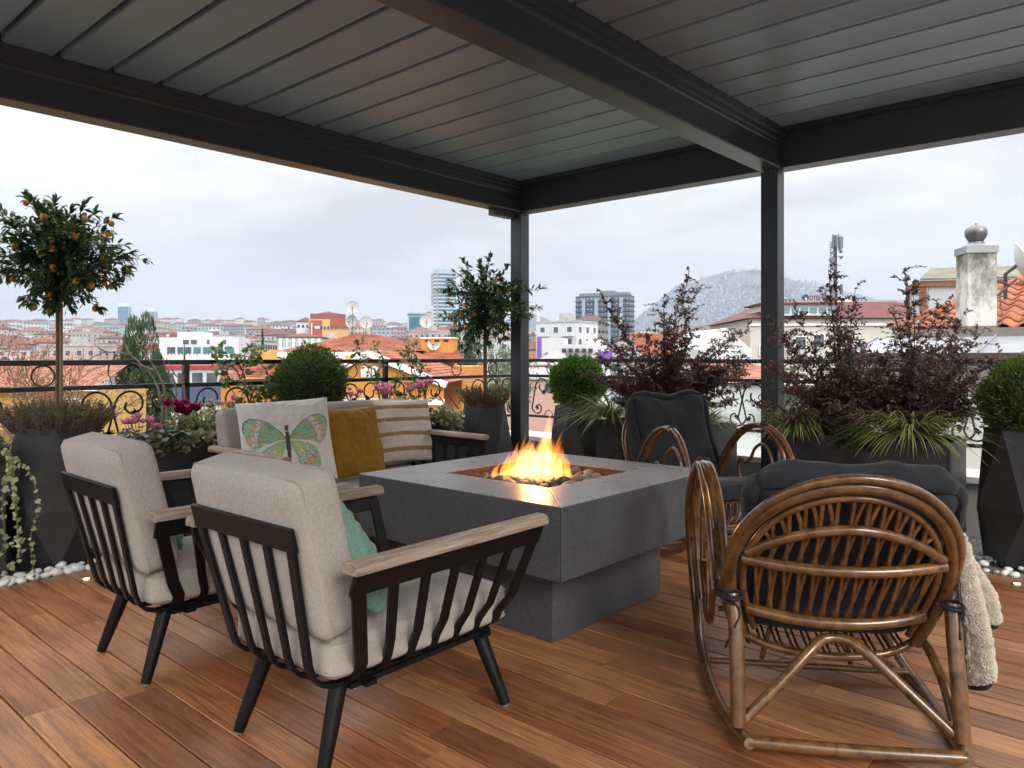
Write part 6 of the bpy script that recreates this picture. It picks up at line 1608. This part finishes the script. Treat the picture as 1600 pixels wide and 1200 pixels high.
# ---- satellite dishes
dishm = mat('dish_white', (.42,.44,.44), .45, 0, (.33,.34,.33), 6)
def dish(label, px, y, D, dia, turn, zfoot, lab_grp='satellite dishes on the orange house'):
    P = at(px, D, 0, y); t = thing('satellite_dish', label, 'satellite dish', P, R(YAW-90+turn), lab_grp)
    mb = MB(); n = 20; vs = []; r = dia/2
    pr = [(0, .12*dia), (.35*r, .10*dia), (.7*r, .055*dia), (r, 0)]
    rot = Matrix.Rotation(R(-102), 3, 'X')
    mb.lathe([(.004, -.0-.12*dia*-1)]+[(q, z) for q, z in pr[1:]]+[(r, -.015)]+[(q, z+.02) for q, z in reversed(pr[1:-1])]+[(.004, .14*dia)], n)
    mb.v = [tuple(rot @ Vector(v)) for v in mb.v]; mb.build('reflector', dishm, t, smooth=40)
    mb = MB(); mb.tube([(0, .02, -r*.95), (0, -.42*dia, -.22*dia), (0, -.45*dia, -.05*dia)], .014+.008*dia, 6); mb.tube([(0, -.48*dia, -.08*dia), (0, -.36*dia, -.02*dia)], .05, 8); mb.build('feed_arm', mat('galvanised', (.20,.21,.22), .45, .6), t)
    mb = MB(); mb.tube([(0, .12, 0), (0, .14, zfoot-P.z)], .025, 8); mb.tube([(-.25, .3, zfoot-P.z), (0, .14, (zfoot-P.z)*.6)], .015, 6); mb.tube([(.25, .3, zfoot-P.z), (0, .14, (zfoot-P.z)*.6)], .015, 6); mb.build('mast', mat('galvanised', (.20,.21,.22), .45, .6), t)
    return t
dish('topmost white satellite dish on the orange house roof', 551, 480, 45, .76, 8, zR-.2)
dish('satellite dish directly below the topmost one', 549, 502, 45.4, .80, -18, zR-.2)
dish('satellite dish right of the stacked pair', 572, 504, 45, .78, 20, zR-.2)
dish('satellite dish on the orange chimney, upper one', 666, 502, 45.4, .82, 6, Z(529, 46))
dish('satellite dish fixed low on the front of the orange chimney', 678, 537, 44.5, .82, -4, Z(548, 45))
# ---- hotel with red mansard roof, sign and telecom mast
D = 46; t = bplace('hotel', 'cream hotel with dark red mansard roof and a strip of white windows', 'hotel', 1290, D, -3, -15)
z0 = 15; hl, hr = -Wd(136, D), Wd(170, D)
mb = MB(); mb.bx(hl, hr, -3, 8, -2, Z(502, D)+z0); mb.build('wall', mat('cream_wall', (.46,.44,.39), .85, 0, (.55,.53,.48), .6), t)
zz0, zz1 = Z(501, D)+z0, Z(474, D)+z0; rm = mat('maroon_roof', (.085,.020,.022), .75, 0, (.135,.036,.036), 1.2)
mb = MB(); mb.add([(hl-.3,-3.3,zz0), (hr,-3.3,zz0), (hr,8,zz0), (hl-.3,8,zz0), (hl+2.2,-1.2,zz1), (hr-3,-1.2,zz1), (hr-3,7,zz1), (hl+2.2,7,zz1)], [(0,1,5,4), (1,2,6,5), (2,3,7,6), (3,0,4,7), (4,5,6,7), (3,2,1,0)]); mb.build('roof', rm, t)
da, db = -Wd(118, D), Wd(-14, D); mb = MB(); mb.bx(da, db, -3.2, 0, zz0+.15, Z(484, D)+z0+.1); dm = mb.build('dormer', wtrim, t); mb = MB(); mb.bx(da-.3, db+.3, -3.5, 0, Z(484, D)+z0+.11, Z(479, D)+z0); mb.build('dormer_roof', rm, t)
for k in range(8):
    c = da+(db-da)*(k+.5)/8; wdt = (db-da)/8*.36; mb = MB(); mb.bx(c-wdt, c+wdt, -3.27, -3.2, zz0+.28, Z(486, D)+z0); mb.build('pane', mat('sky_glass', (.16,.26,.34), .1, spec=.9), dm)
for px_, y0_, y1_ in ((1226, 527, 545), (1252, 524, 545), (1345, 530, 552), (1175, 540, 556), (1400, 535, 556), (1226, 580, 600), (1300, 580, 600)):
    c = Wd(px_-1290, D); mb = MB(); mb.bx(c-.34, c+.34, -3.1, -2.97, Z(y1_, D)+z0, Z(y0_, D)+z0); wf = mb.build('window', wtrim, t); mb = MB(); mb.bx(c-.27, c+.27, -3.13, -3.09, Z(y1_-1.5, D)+z0, Z(y0_+1.5, D)+z0); mb.build('pane', glassm, wf)
mb = MB(); mb.bx(hl-.1, hr, -3.12, -2.97, Z(512, D)+z0, Z(509, D)+z0); mb.build('cornice', wtrim, t)
mb = MB()
for k in range(3): mb.lathe([(.05, 0), (.05, .2), (.09, .21), (.09, .26), (.02, .3)], 8, (Wd(1229-1290, D)+.24*k, 0, zz1))
tag(mb.build('vents', mat('vent_metal', (.10,.10,.11), .5), t), kind='stuff')
mb = MB(); mb.bx(Wd(1325-1290, D), Wd(1342-1290, D), 1, 2, zz1, Z(462, D)+z0); mb.build('chimney', wtrim, t)
sg_ = bplace('hotel_sign', 'rooftop sign lettered OTEL ELITE with a dark round emblem on the hotel', 'sign', 1280, D, 4, 0)
lat = mat('sign_lattice', (.36,.42,.50), .6); mb = MB(); a0, a1 = -Wd(16, D), Wd(24, D); zt0, zt1 = Z(474, D), Z(460, D)
for z_ in (zt0+.15, zt1): mb.beam((a0, .12, z_), (a1, .12, z_), .03, .03)
for k in range(9): x_ = a0+(a1-a0)*k/8; mb.beam((x_, .14, zt0-.1), (x_, .14, zt1), .014, .014)
mb.build('frame', lat, sg_)
mb = MB(); mb.prism([(.20*math.cos(2*PI*k/20), .20*math.sin(2*PI*k/20)) for k in range(20)], -.05, .05, 1); ob = mb.build('emblem', mat('navy_emblem', (.02,.06,.09), .5), sg_, smooth=30); ob.location = (-Wd(22, D), 0, Z(465, D))
mb = MB(); mb.prism([(-.04, -.16), (.04, -.16), (.06, -.06), (0, .0), (-.06, -.06)], -.06, -.051, 1); ob2 = mb.build('emblem_mark', wtrim, ob)
tcv = bpy.data.curves.new('lettering', 'FONT'); tcv.body = 'OTEL ELITE'; tcv.size = .40; tcv.extrude = .02; tcv.offset = .008
to = bpy.data.objects.new('lettering', tcv); C.objects.link(to); bpy.context.view_layer.update()
lme = bpy.data.meshes.new_from_object(to); bpy.data.objects.remove(to); lme.materials.clear(); lme.materials.append(mat('sign_red', (.16,.02,.025), .5)); lo_ = link('lettering', lme, sg_)
lo_.rotation_euler = (PI/2, 0, 0); lo_.location = (-Wd(16.5, D), -.05, Z(469, D)); lo_.scale = (.76, 1, 1)
D = 52; t = bplace('telecom_mast', 'grey telecom mast carrying panel antennas and small dishes on the hotel roof', 'mast', 1303, D, 20, Z(474, D))
H_ = Z(366, D)-Z(474, D); gm_ = mat('mast_grey', (.055,.07,.08), .5, .3)
mb = MB(); mb.tube([(.12,0,0), (.12,0,H_*.95)], [.13,.11], 10); mb.build('pole', gm_, t, smooth=50)
mb = MB()
for x_ in (-.42, -.12):
    mb.tube([(x_,-.1,0), (x_,-.1,H_*.88)], .022, 6)
for k in range(22): z_ = H_*.88*k/22; mb.tube([(-.42,-.1,z_), (-.12,-.1,z_)], .012, 4); mb.tube([(-.42,-.1,z_), (-.12,-.1,z_+H_*.04)], .01, 4)
mb.build('ladder', gm_, t)
for (x_, z_, w_, h_) in ((-.05,.90,.20,.75), (.30,.86,.22,.95), (.46,.88,.12,.8), (-.34,.84,.12,.55), (-.28,.94,.1,.35), (-.30,.12,.22,.6), (.42,.2,.16,.7)):
    mb = MB(); mb.bx(x_-w_/2, x_+w_/2, -.32, -.18, H_*z_-h_/2, H_*z_+h_/2); mb.build('antenna', mat('antenna_grey', (.13,.16,.17), .5), t, bevel=.01)
for (x_, z_, r_) in ((-.48,.62,.20), (-.42,.72,.10), (.34,.66,.10), (-.40,.50,.12), (.30,.74,.08)):
    mb = MB(); mb.prism([(x_+r_*math.cos(2*PI*k/16), H_*z_+r_*math.sin(2*PI*k/16)) for k in range(16)], -.42, -.25, 1); mb.build('dish', mat('antenna_grey', (.13,.16,.17), .5), t, smooth=30)
mb = MB()
for (x_, z_) in ((-.2,1.0), (.3,1.02), (.45,.99)): mb.tube([(x_,-.1,H_*.8), (x_,-.1,H_*z_)], .018, 5)
for z_ in (.55,.68,.8,.93): mb.tube([(-.45,-.15,H_*z_), (.5,-.15,H_*z_)], .018, 5)
mb.build('bracket', gm_, t)
# white gables and low orange roofs between the shrub and the second post
D = 30; t = bplace('white_house', 'white gabled house with orange tiled roofs left of the second post', 'house', 1140, D, 3, 0)
mb = MB(); mb.prism([(-Wd(10, D), -15), (Wd(80, D), -15), (Wd(80, D), Z(545, D)), (Wd(35, D), Z(508, D)), (-Wd(10, D), Z(545, D))], 3, 9, 1); mb.build('wall', mat('chalk_wall', (.52,.56,.57), .85), t)
tiles_slope('roof_slope', (-Wd(82, D), 6, Z(560, D+4)), (-Wd(10, D), 6, Z(556, D+4)), (-Wd(12, D), 11, Z(520, D+10)), (-Wd(70, D), 11, Z(520, D+10)), 14, 22, tilem, t)
tiles_slope('roof_slope', (-Wd(60, D), -4, Z(600, D-4)), (Wd(60, D), -4, Z(597, D-4)), (Wd(60, D), 2.5, Z(566, D+2)), (-Wd(30, D), 2.5, Z(566, D+2)), 16, 24, tilep, t)
mb = MB(); mb.bx(-Wd(60, D), Wd(60, D), -3.6, 2.4, -15, Z(602, D-4)); mb.build('wall', mat('chalk_wall', (.52,.56,.57), .85), t)
mb = MB(); mb.bx(-Wd(80, D), -Wd(12, D), 6.3, 10.8, -15, Z(562, D+4)); mb.build('wall', mat('cream_wall', (.70,.67,.60), .85), t)
mb = MB(); mb.beam((Wd(20, D), -4.1, Z(604, D-4)), (Wd(34, D), -4.1, Z(597, D-4)), .12, .2); mb.beam((Wd(34, D), -4.1, Z(597, D-4)), (Wd(60, D), -4.1, Z(597, D-4)), .12, .2); mb.bx(Wd(6, D), Wd(24, D), 2.6, 3.6, Z(563, D), Z(554, D)); mb.build('white_band', wtrim, t)
# ------------------------------------------------------------------ neighbour house at the right
nh = thing('neighbour_house', 'neighbouring white house with metal eaves, clay tile roof and weathered chimney', 'house', (0,0,0))
brownm = mat('brown_fascia', (.065,.040,.030), .6, 0, (.09,.06,.045), 3)
NW = mat('neighbour_white', (.60,.60,.575), .85, 0, (.68,.68,.66), 2)
U0 = 9.0; V1 = 2.78; V0 = -1.2
mb = MB(); mb.bx(U0+.25, U0+5, V0, V1-.25, -9, 1.14); mb.build('wall', NW, nh)
mb = MB(); mb.bx(U0-.02, U0+.06, V0, V1, 1.10, 1.235); mb.bx(U0-.02, U0+3.0, V1, V1+.06, 1.10, 1.235); mb.build('fascia', brownm, nh)
mb = MB(); mb.bx(U0+.06, U0+.6, V0, V1, 1.12, 1.15); mb.build('soffit', NW, nh)
metal = mat('lead_sheet', (.24,.26,.30), .38, .35, (.34,.36,.41), 2.5, bstr=.2, bscale=6, bdist=.01)
zA, zB2 = 1.24, 1.43; ua, ub = U0, U0+1.05; pn = .42; k = 0; v = V1
while v > V0:
    a, b = v, max(V0, v-pn+.012); mb = MB(); mb.add([(ua, a, zA), (ua, b, zA), (ub, b, zB2), (ub, a, zB2), (ua, a, zA-.012), (ua, b, zA-.012), (ub, b, zB2-.012), (ub, a, zB2-.012)], [(0,1,2,3), (7,6,5,4), (0,4,5,1), (1,5,6,2), (2,6,7,3), (3,7,4,0)])
    mb.beam((ua, a, zA+.012), (ub, a, zB2+.012), .016, .026); mb.build('metal_panel', metal, nh); v -= pn
mb = MB(); mb.bx(ub+.0, ub+.12, V0, V1-.2, zB2-.05, 1.50); mb.bx(ub+.12, ub+.3, V0, V1-.3, 1.42, 1.535); mb.build('roof_kerb', mat('weathered_lead', (.15,.13,.12), .7, 0, (.26,.23,.21), 6), nh)
# tile slope: single tiles nearest the camera, each a curved piece
tp, tq = .215, .30
def tile_mesh():
    n = 7; L_ = .36; vs = []
    for z_, off in ((0, 0), (L_, .0)):
        for i in range(n): x = (i/(n-1)-.5)*tp*1.04; vs.append((x, z_, .032*math.cos(x/tp*2*PI)+(.022 if z_ == 0 else 0)))
    vs += [(x, y, z-.014) for x, y, z in vs]
    fs = [(i, i+1, n+i+1, n+i) for i in range(n-1)]+[(2*n+i+1, 2*n+i, 3*n+i, 3*n+i+1) for i in range(n-1)]+[(i+1, i, 2*n+i, 2*n+i+1) for i in range(n-1)]
    mb = MB(); mb.add(vs, fs); o = mb.build('roof_tile', None or m_tile, smooth=True, fix=False); me = o.data; bpy.data.objects.remove(o); return me
m_tile, nt, b, out = nodes('clay_tile_single')
c = ramp(nt, objrand(nt), [(0, (.27,.080,.042)), (.4, (.37,.14,.075)), (.7, (.32,.11,.055)), (1, (.42,.20,.125))])
c = mixc(nt, .6, c, ramp(nt, tex(nt, 9, 4, .7, off=offs(nt)), [(.3, (.7,.66,.62)), (.7, (1.2,1.2,1.2))]), 'MULTIPLY'); nt.links.new(c, b.inputs['Base Color']); b.inputs['Roughness'].default_value = .8
tme = tile_mesh(); sl = math.atan2(.70, 2.4); rowsn = 9
for j in range(rowsn):
    for i in range(15):
        v = 2.68-tp*(i+.5); du = ub+.30+j*tq*math.cos(sl); z = 1.545+j*tq*math.sin(sl)
        if v > 2.66-.125*j: continue
        o = link('roof_tile', tme, nh); o.location = (du, v, z+rnd.uniform(-.003, .003)); o.rotation_euler = (sl*1.0+rnd.uniform(-.01, .01), 0, R(-90))
        # local y runs up the slope (towards +U)
hipA, hipB = Vector((ub+.30, 2.70, 1.575)), Vector((ub+.30+9*tq*math.cos(sl), 1.56, 1.59+9*tq*math.sin(sl)))
for k in range(9):
    a = hipA+(hipB-hipA)*k/9; b_ = hipA+(hipB-hipA)*(k+1.12)/9
    mb = MB(); dr = (b_-a).normalized(); s_ = dr.cross(Vector((0,0,1))).normalized(); up_ = s_.cross(dr); vs = []
    for q, (p, r_) in enumerate(((a, .085), (b_, .07))):
        for j in range(7): an = PI*j/6; vs.append(p+s_*r_*math.cos(an)+up_*(r_*.8*math.sin(an)-.01))
    vs += [x-up_*.012 for x in vs]; fs = [(i, i+1, 7+i+1, 7+i) for i in range(6)]+[(i+1, i, 14+i, 15+i) for i in range(6)]
    mb.add(vs, fs); mb.build('ridge_tile', m_tile, nh, smooth=True, fix=False)
mb = MB(); mb.add([(ub+.28, 2.66, 1.49), (ub+.28, V0, 1.49), (ub+2.9, V0, 2.25), (ub+2.9, 1.52, 2.25), (ub+.28, 2.66, 1.45), (ub+.28, V0, 1.45), (ub+2.9, V0, 2.21), (ub+2.9, 1.52, 2.21)], [(0,1,2,3), (7,6,5,4), (0,4,5,1), (3,2,6,7)]); mb.build('roof_deck', brownm, nh)
mb = MB(); mb.add([(ub+.30, 2.70, 1.49), (ub+2.9, 1.54, 2.25), (ub+4.6, 2.70, 1.49), (ub+4.6, 1.54, 2.25)], [(0,1,3,2)]); mb.build('rear_slope', tilem, nh)
# chimney with sheet-metal cap and round cowl
m, nt, b, out = nodes('stained_render')
n1 = tex(nt, 5, 7, .75, (1,1,.6)); tcz = nt.nodes.new('ShaderNodeTexCoord'); spz = nt.nodes.new('ShaderNodeSeparateXYZ'); nt.links.new(tcz.outputs['Object'], spz.inputs[0])
mr = nt.nodes.new('ShaderNodeMapRange'); mr.inputs[1].default_value = .2; mr.inputs[2].default_value = 1.0; mr.inputs[3].default_value = -.12; mr.inputs[4].default_value = .12; nt.links.new(spz.outputs[2], mr.inputs[0])
ad = nt.nodes.new('ShaderNodeMath'); ad.operation = 'SUBTRACT'; nt.links.new(n1, ad.inputs[0]); nt.links.new(mr.outputs[0], ad.inputs[1])
c = ramp(nt, ad.outputs[0], [(.34, (.10,.10,.08)), (.47, (.30,.30,.27)), (.60, (.58,.58,.56))]); nt.links.new(c, b.inputs['Base Color']); b.inputs['Roughness'].default_value = .9; bump(nt, b, n1, .3, .01)
pc = at(1525, 9.0); cw2 = .160
cht = bpy.data.objects.new('chimney', None); C.objects.link(cht); cht.parent = nh; cht.location = (pc.x, pc.y, 1.50); cht.rotation_euler = (0, 0, R(YAW-90-9))
mb = MB(); mb.bx(-cw2, cw2, -cw2, cw2, 0, .925); mb.build('stack', m, cht)
zc_ = mat('zinc_sheet', (.24,.26,.27), .45, .3, (.34,.36,.37), 4); mb = MB(); mb.bx(-cw2-.015, cw2+.015, -cw2-.015, cw2+.015, .926, 1.01); mb.add([(-cw2-.01,-cw2-.01,1.0101), (cw2+.01,-cw2-.01,1.0101), (cw2+.01,cw2+.01,1.0101), (-cw2-.01,cw2+.01,1.0101), (-.1,-.1,1.05), (.1,-.1,1.05), (.1,.1,1.05), (-.1,.1,1.05)], [(0,1,5,4), (1,2,6,5), (2,3,7,6), (3,0,4,7), (4,5,6,7)]); mb.build('cap', zc_, cht)
mb = MB(); mb.lathe([(.095, 1.052), (.09, 1.07), (.075, 1.08), (.098, 1.11), (.116, 1.15), (.121, 1.19), (.112, 1.23), (.083, 1.26), (.035, 1.275), (.012, 1.279), (.010, 1.30), (.002, 1.302)], 28); mb.build('cowl', mat('dull_steel', (.10,.10,.11), .38, .7, (.20,.20,.215), 9, stretch=(1,1,.3)), cht, smooth=40)
mb = MB(); mb.bx(-cw2-.04, cw2+.04, -cw2-.05, cw2+.04, -.03, .03); mb.bx(-cw2-.02, cw2+.02, -cw2-.03, cw2+.02, .031, .06); mb.build('base_flashing', mat('rusty_flashing', (.16,.09,.06), .8, 0, (.30,.20,.16), 8), cht)
# dish at the right edge
P = at(1604, 9.3, 0, 414); t = thing('satellite_dish', 'large pale satellite dish cut by the right edge beside the chimney', 'satellite dish', P, R(YAW-90+62))
mb = MB(); r = .30; rot = Matrix.Rotation(R(-114), 3, 'X'); pr = [(.004, .09), (.35*r, .078), (.7*r, .042), (r, 0), (r, -.008), (.7*r, .052), (.35*r, .09), (.004, .10)]
mb.lathe(pr, 32); mb.v = [tuple(rot @ Vector((v[0]*.9, v[1], v[2]))) for v in mb.v]; mb.build('reflector', mat('dish_pale', (.55,.62,.63), .4), t, smooth=40)
dk = mat('dark_pipe', (.05,.05,.055), .5); mb = MB(); mb.tube([(0, .1, .0), (.0, .22, -.1), (.0, .22, -.42)], .022, 8); mb.tube([(0, -.1, -.28), (0, -.34, -.12)], .010, 6); mb.build('bracket', dk, t)

mb = MB(); a1 = at(1553, 8.9, 0, 437); a2 = at(1578, 9.15, 0, 446); a3 = at(1553, 8.9, 0, 466); a4 = at(1588, 9.2, 0, 436); mb.tube([a1, a2], .012, 6); mb.tube([a3, at(1570, 9.1, 0, 452), a4], .014, 6)
mb.tube(catmull([at(1562, 9.0, 0, 455), at(1564, 8.9, 0, 480), at(1566, 8.8, 0, 500), at(1561, 8.6, 0, 508)], 5), .006, 5); o = mb.build('dish_bracket', dk, smooth=True); o.parent = nh
# timber conservatory behind
t = bplace('conservatory', 'timber framed glazed roof room behind the neighbour chimney', 'building', 1503, 13.5, -14, 0)
wo = mat('orange_brown_timber', (.14,.05,.014), .5, 0, (.23,.095,.03), 4, stretch=(1,1,.3)); cg = mat('conservatory_glass', (.40,.44,.47), .15, 0, (.50,.54,.57), .6, spec=.8)
D = 13.5
def X(px_): return Wd(px_-1500, D)
zb0, ze, zt = Z(500, D), Z(440, D), Z(416, D)
mb = MB(); mb.bx(X(1452), X(1600), -.03, .03, zb0-.6, ze-.05); mb.build('glass_wall', cg, t)
for a, b in ((1441, 1449), (1498, 1503), (1556, 1561), (1596, 1602)):
    mb = MB(); mb.bx(X(a), X(b), -.07, .07, zb0-.6, ze-.085); mb.build('timber_post', wo, t)
mb = MB(); mb.bx(X(1439), X(1602), -.09, .09, ze-.085, ze+.02); mb.build('eaves_beam', wo, t)
mb = MB(); mb.bx(X(1441)-.02, X(1441)+.06, .09, .9, ze-.085, ze+.02); mb.bx(X(1441)-.02, X(1441)+.06, .82, .9, zb0-.6, ze-.09); mb.build('timber_frame', wo, t)
mb = MB(); mb.bx(X(1443), X(1446), .1, .81, zb0-.6, ze-.1); mb.build('side_glass', cg, t)
rfm = mat('mossy_sheet', (.10,.10,.065), .8, 0, (.19,.185,.14), 3)
mb = MB(); mb.add([(X(1438), -.12, ze+.025), (X(1602), -.12, ze+.025), (X(1602), .95, zt+.05), (X(1478), .95, zt+.05), (X(1438), -.12, ze+.06), (X(1602), -.12, ze+.06), (X(1602), .95, zt+.085), (X(1478), .95, zt+.085)], [(0,1,5,4), (1,2,6,5), (2,3,7,6), (3,0,4,7), (4,5,6,7), (3,2,1,0)]); mb.build('roof', rfm, t)

# ------------------------------------------------------------------ trees of the town
def canopy_mesh(name, kind, m, seed, n=2600):
    r = random.Random(seed); lv = Leaves()
    lumps = []
    NL = 30 if kind == 'broad' else 16
    for k in range(NL):
        d = rv(r).normalized()
        if kind == 'round': c = Vector((d.x*.62, d.y*.62, .62+.42*d.z)); s_ = r.uniform(.22, .36)
        elif kind == 'broad': f = r.random(); q_ = .72*math.sqrt(max(0, 1-f*f))*(.55+.45*r.random()); hl_ = math.hypot(d.x, d.y)+1e-6; c = Vector((d.x/hl_*q_, d.y/hl_*q_, .14+.74*f)); s_ = r.uniform(.16, .27)
        elif kind == 'cone': f = r.random(); c = Vector((d.x*.34*(1-f), d.y*.34*(1-f), .12+.85*f)); s_ = .20*(1-f)+.06
        else: f = r.random(); c = Vector((d.x*.72*(1-f*f*.75), d.y*.72*(1-f*f*.75), .12+.80*f)); s_ = .30*(1-f*.45)
        lumps.append((c, s_))
    for k in range(n):
        c, s_ = lumps[k % NL]; d = rv(r).normalized(); p = c+d*s_*(1-abs(r.gauss(0, .18))); L_ = .075*r.uniform(.6, 1.3)
        if kind == 'cone': L_ *= .6
        if kind == 'broad': L_ *= .95
        lv.quick(p, (d+rv(r)*.8+Vector((0,0,.3 if kind != 'cedar' else -.1))), rv(r), L_, L_*.6)
    me = bpy.data.meshes.new(name); me.from_pydata([tuple(v) for v in lv.v], [], lv.f); me.materials.append(m); return me
gm1 = leafmat('tree_leaf_green', [(.020,.050,.012), (.040,.085,.020), (.060,.11,.03), (.03,.065,.018)], .6, .2)
gm2 = leafmat('conifer_needle', [(.018,.046,.018), (.032,.072,.026), (.065,.11,.038), (.026,.056,.022)], .6, .15)
gm3 = leafmat('pale_tree_leaf', [(.07,.11,.045), (.11,.15,.06), (.15,.18,.09)], .6, .25)
cm = {'round': canopy_mesh('crown', 'round', gm1, 1), 'pale': canopy_mesh('crown', 'round', gm3, 2, 1700), 'cedar': canopy_mesh('crown', 'broad', gm2, 3, 15000), 'cone': canopy_mesh('crown', 'cone', gm2, 4, 3600)}
mb = MB(); mb.tube([(0,0,-.3), (0,0,.3), (.02,0,.75)], [.035,.03,.012], 7)
for k in range(5): mb.tube([(0,0,.25+.08*k), (.25*math.cos(k*2.2), .25*math.sin(k*2.2), .5+.08*k)], [.014,.005], 5)
tr = mb.build('trunk', bark, fix=False); trm = tr.data; bpy.data.objects.remove(tr)
def tree(label, kind, px, D, z, h, w, grp=None, nm='tree'):
    P = at(px, D); t = thing(nm, label, 'tree', (P.x, P.y, z), rc.uniform(0, 6), grp)
    o = link('crown', cm[kind], t); o.scale = (w/2*1.15, w/2*1.15, h); o['kind'] = 'stuff'
    o = link('trunk', trm, t); o.scale = (w*.9, w*.9, h*.9)
    return t
tree('broad dark green conifer rising behind the bare twigs', 'cedar', 225, 42, Z(720, 42), Z(521, 42)-Z(720, 42), Wd(96, 42), None, 'conifer')
tree('pointed dark cypress right of the long white building', 'cone', 410, 62, Z(640, 62), Z(520, 62)-Z(640, 62), Wd(28, 62), None, 'cypress')
tree('small narrow cypress left of the first railing post', 'cone', 288, 60, Z(660, 60), Z(543, 60)-Z(660, 60), Wd(18, 60), None, 'cypress')
tree('dark tree right of the orange chimney', 'round', 722, 95, Z(610, 95), Z(520, 95)-Z(610, 95), Wd(60, 95), None, 'tree')
tree('pale green tree behind the middle kumquat trunk', 'pale', 775, 80, Z(615, 80), Z(538, 80)-Z(615, 80), Wd(62, 80), None, 'tree')
tree('pale green tree left of the corner post base', 'pale', 812, 70, Z(640, 70), Z(560, 70)-Z(640, 70), Wd(60, 70), None, 'tree')
tree('small tree between the corner post and the pink house', 'round', 850, 130, Z(600, 130), Z(560, 130)-Z(600, 130), Wd(30, 130), None, 'tree')
tree('green tree right of the second post below the hotel', 'pale', 1238, 26, Z(660, 26), Z(556, 26)-Z(660, 26), Wd(50, 26), None, 'tree')
for i in range(46):
    px_ = rc.uniform(-60, 1150); D = rc.choice((120, 150, 190, 240, 300, 380, 480))*rc.uniform(.9, 1.1); x = (px_-800)/1170*D; k = rc.choice(('round', 'round', 'pale', 'cone')); h_ = rc.uniform(6, 11)
    tr_ = tree({'round': 'round green tree', 'pale': 'pale green tree', 'cone': 'dark cypress'}[k]+(' low on the slope, ' if D < 260 else ' high on the slope, ')+sector(px_), k, px_, D, gz(x, D), h_, h_*.75 if k != 'cone' else h_*.3, 'trees among the distant blocks'); tr_['_px'] = px_
spread([o for o in C.objects if o.parent is None and '_px' in o.keys()])
# lawn and path below the corner, green slope
lawn = mat('lawn', (.045,.10,.020), .9, 0, (.085,.15,.035), 3, bstr=.5, bscale=8, bdist=.05)
mb = MB(); c0 = at(850, 26); mb.box((c0.x, c0.y, -9.9), (9, 11, .3), Matrix.Rotation(R(YAW), 3, 'Z')); tag(mb.build('lawn', lawn), kind='structure')
mb = MB(); q = [at(836, 28, -9.73), at(885, 21, -9.73), at(905, 21, -9.73), at(848, 30, -9.73)]; mb.add(q+[p+Vector((0,0,.05)) for p in q], [(0,1,2,3), (7,6,5,4), (0,4,5,1), (1,5,6,2), (2,6,7,3), (3,7,4,0)]); tag(mb.build('garden_path', whitep), kind='structure')
# bare tree with rusty leaves at the left
r = random.Random(31); P = at(25, 17); bt = thing('bare_tree', 'half bare tree with rust coloured leaves at the far left beyond the railing', 'tree', (P.x, P.y, 0)); mb = MB(); lv = Leaves()
def grow(p, d, L_, rad_, depth):
    q = p+d*L_; m_ = (p+q)/2+rv(r, L_*.08); mb.tube([p, m_, q], [rad_, rad_*.8, rad_*.6], 5, cap=False)
    if depth == 0:
        for k in range(5): lv.quick(q+rv(r, .25), rv(r), rv(r), r.uniform(.05, .10), .045)
        return
    for k in range(3 if depth > 1 else 4):
        grow(q if k < 2 else m_, (d+rv(r)*.75).normalized(), L_*r.uniform(.62, .82), rad_*.62, depth-1)
for k in range(6): grow(Vector((rc.uniform(-.2, .2), 0, -2.0)), (Vector((G[0], G[1], 0))*(k-2.5)*.26+Vector((0,0,1))+rv(r)*.2).normalized(), 1.25, .045, 4)
mb.build('trunk', bark, bt, fix=False); lv.build('crown', leafmat('rust_leaf', [(.30,.12,.06), (.42,.20,.11), (.22,.09,.05), (.50,.28,.18)], .7, .3), bt)
mb = MB(); mb.tube([(0,0,-12), (.1,0,-6), (0,0,-1.9)], [.22,.18,.10], 8); mb.build('lower_trunk', bark, bt)
# air: pale haze round everything
hz = MB(); c0 = FW @ Vector((0, 3000, 0)); hz.box((0, 0, 300), (11900, 11900, 700), FW)
m = bpy.data.materials.new('air'); m.use_nodes = True; nt = m.node_tree; nt.nodes.clear(); out = nt.nodes.new('ShaderNodeOutputMaterial'); pv = nt.nodes.new('ShaderNodeVolumePrincipled')
pv.inputs['Color'].default_value = (.43, .535, .71, 1); pv.inputs['Density'].default_value = HAZE; pv.inputs['Anisotropy'].default_value = .1; nt.links.new(pv.outputs[0], out.inputs['Volume'])
if HAZE > 0: tag(hz.build('haze', m), kind='stuff')
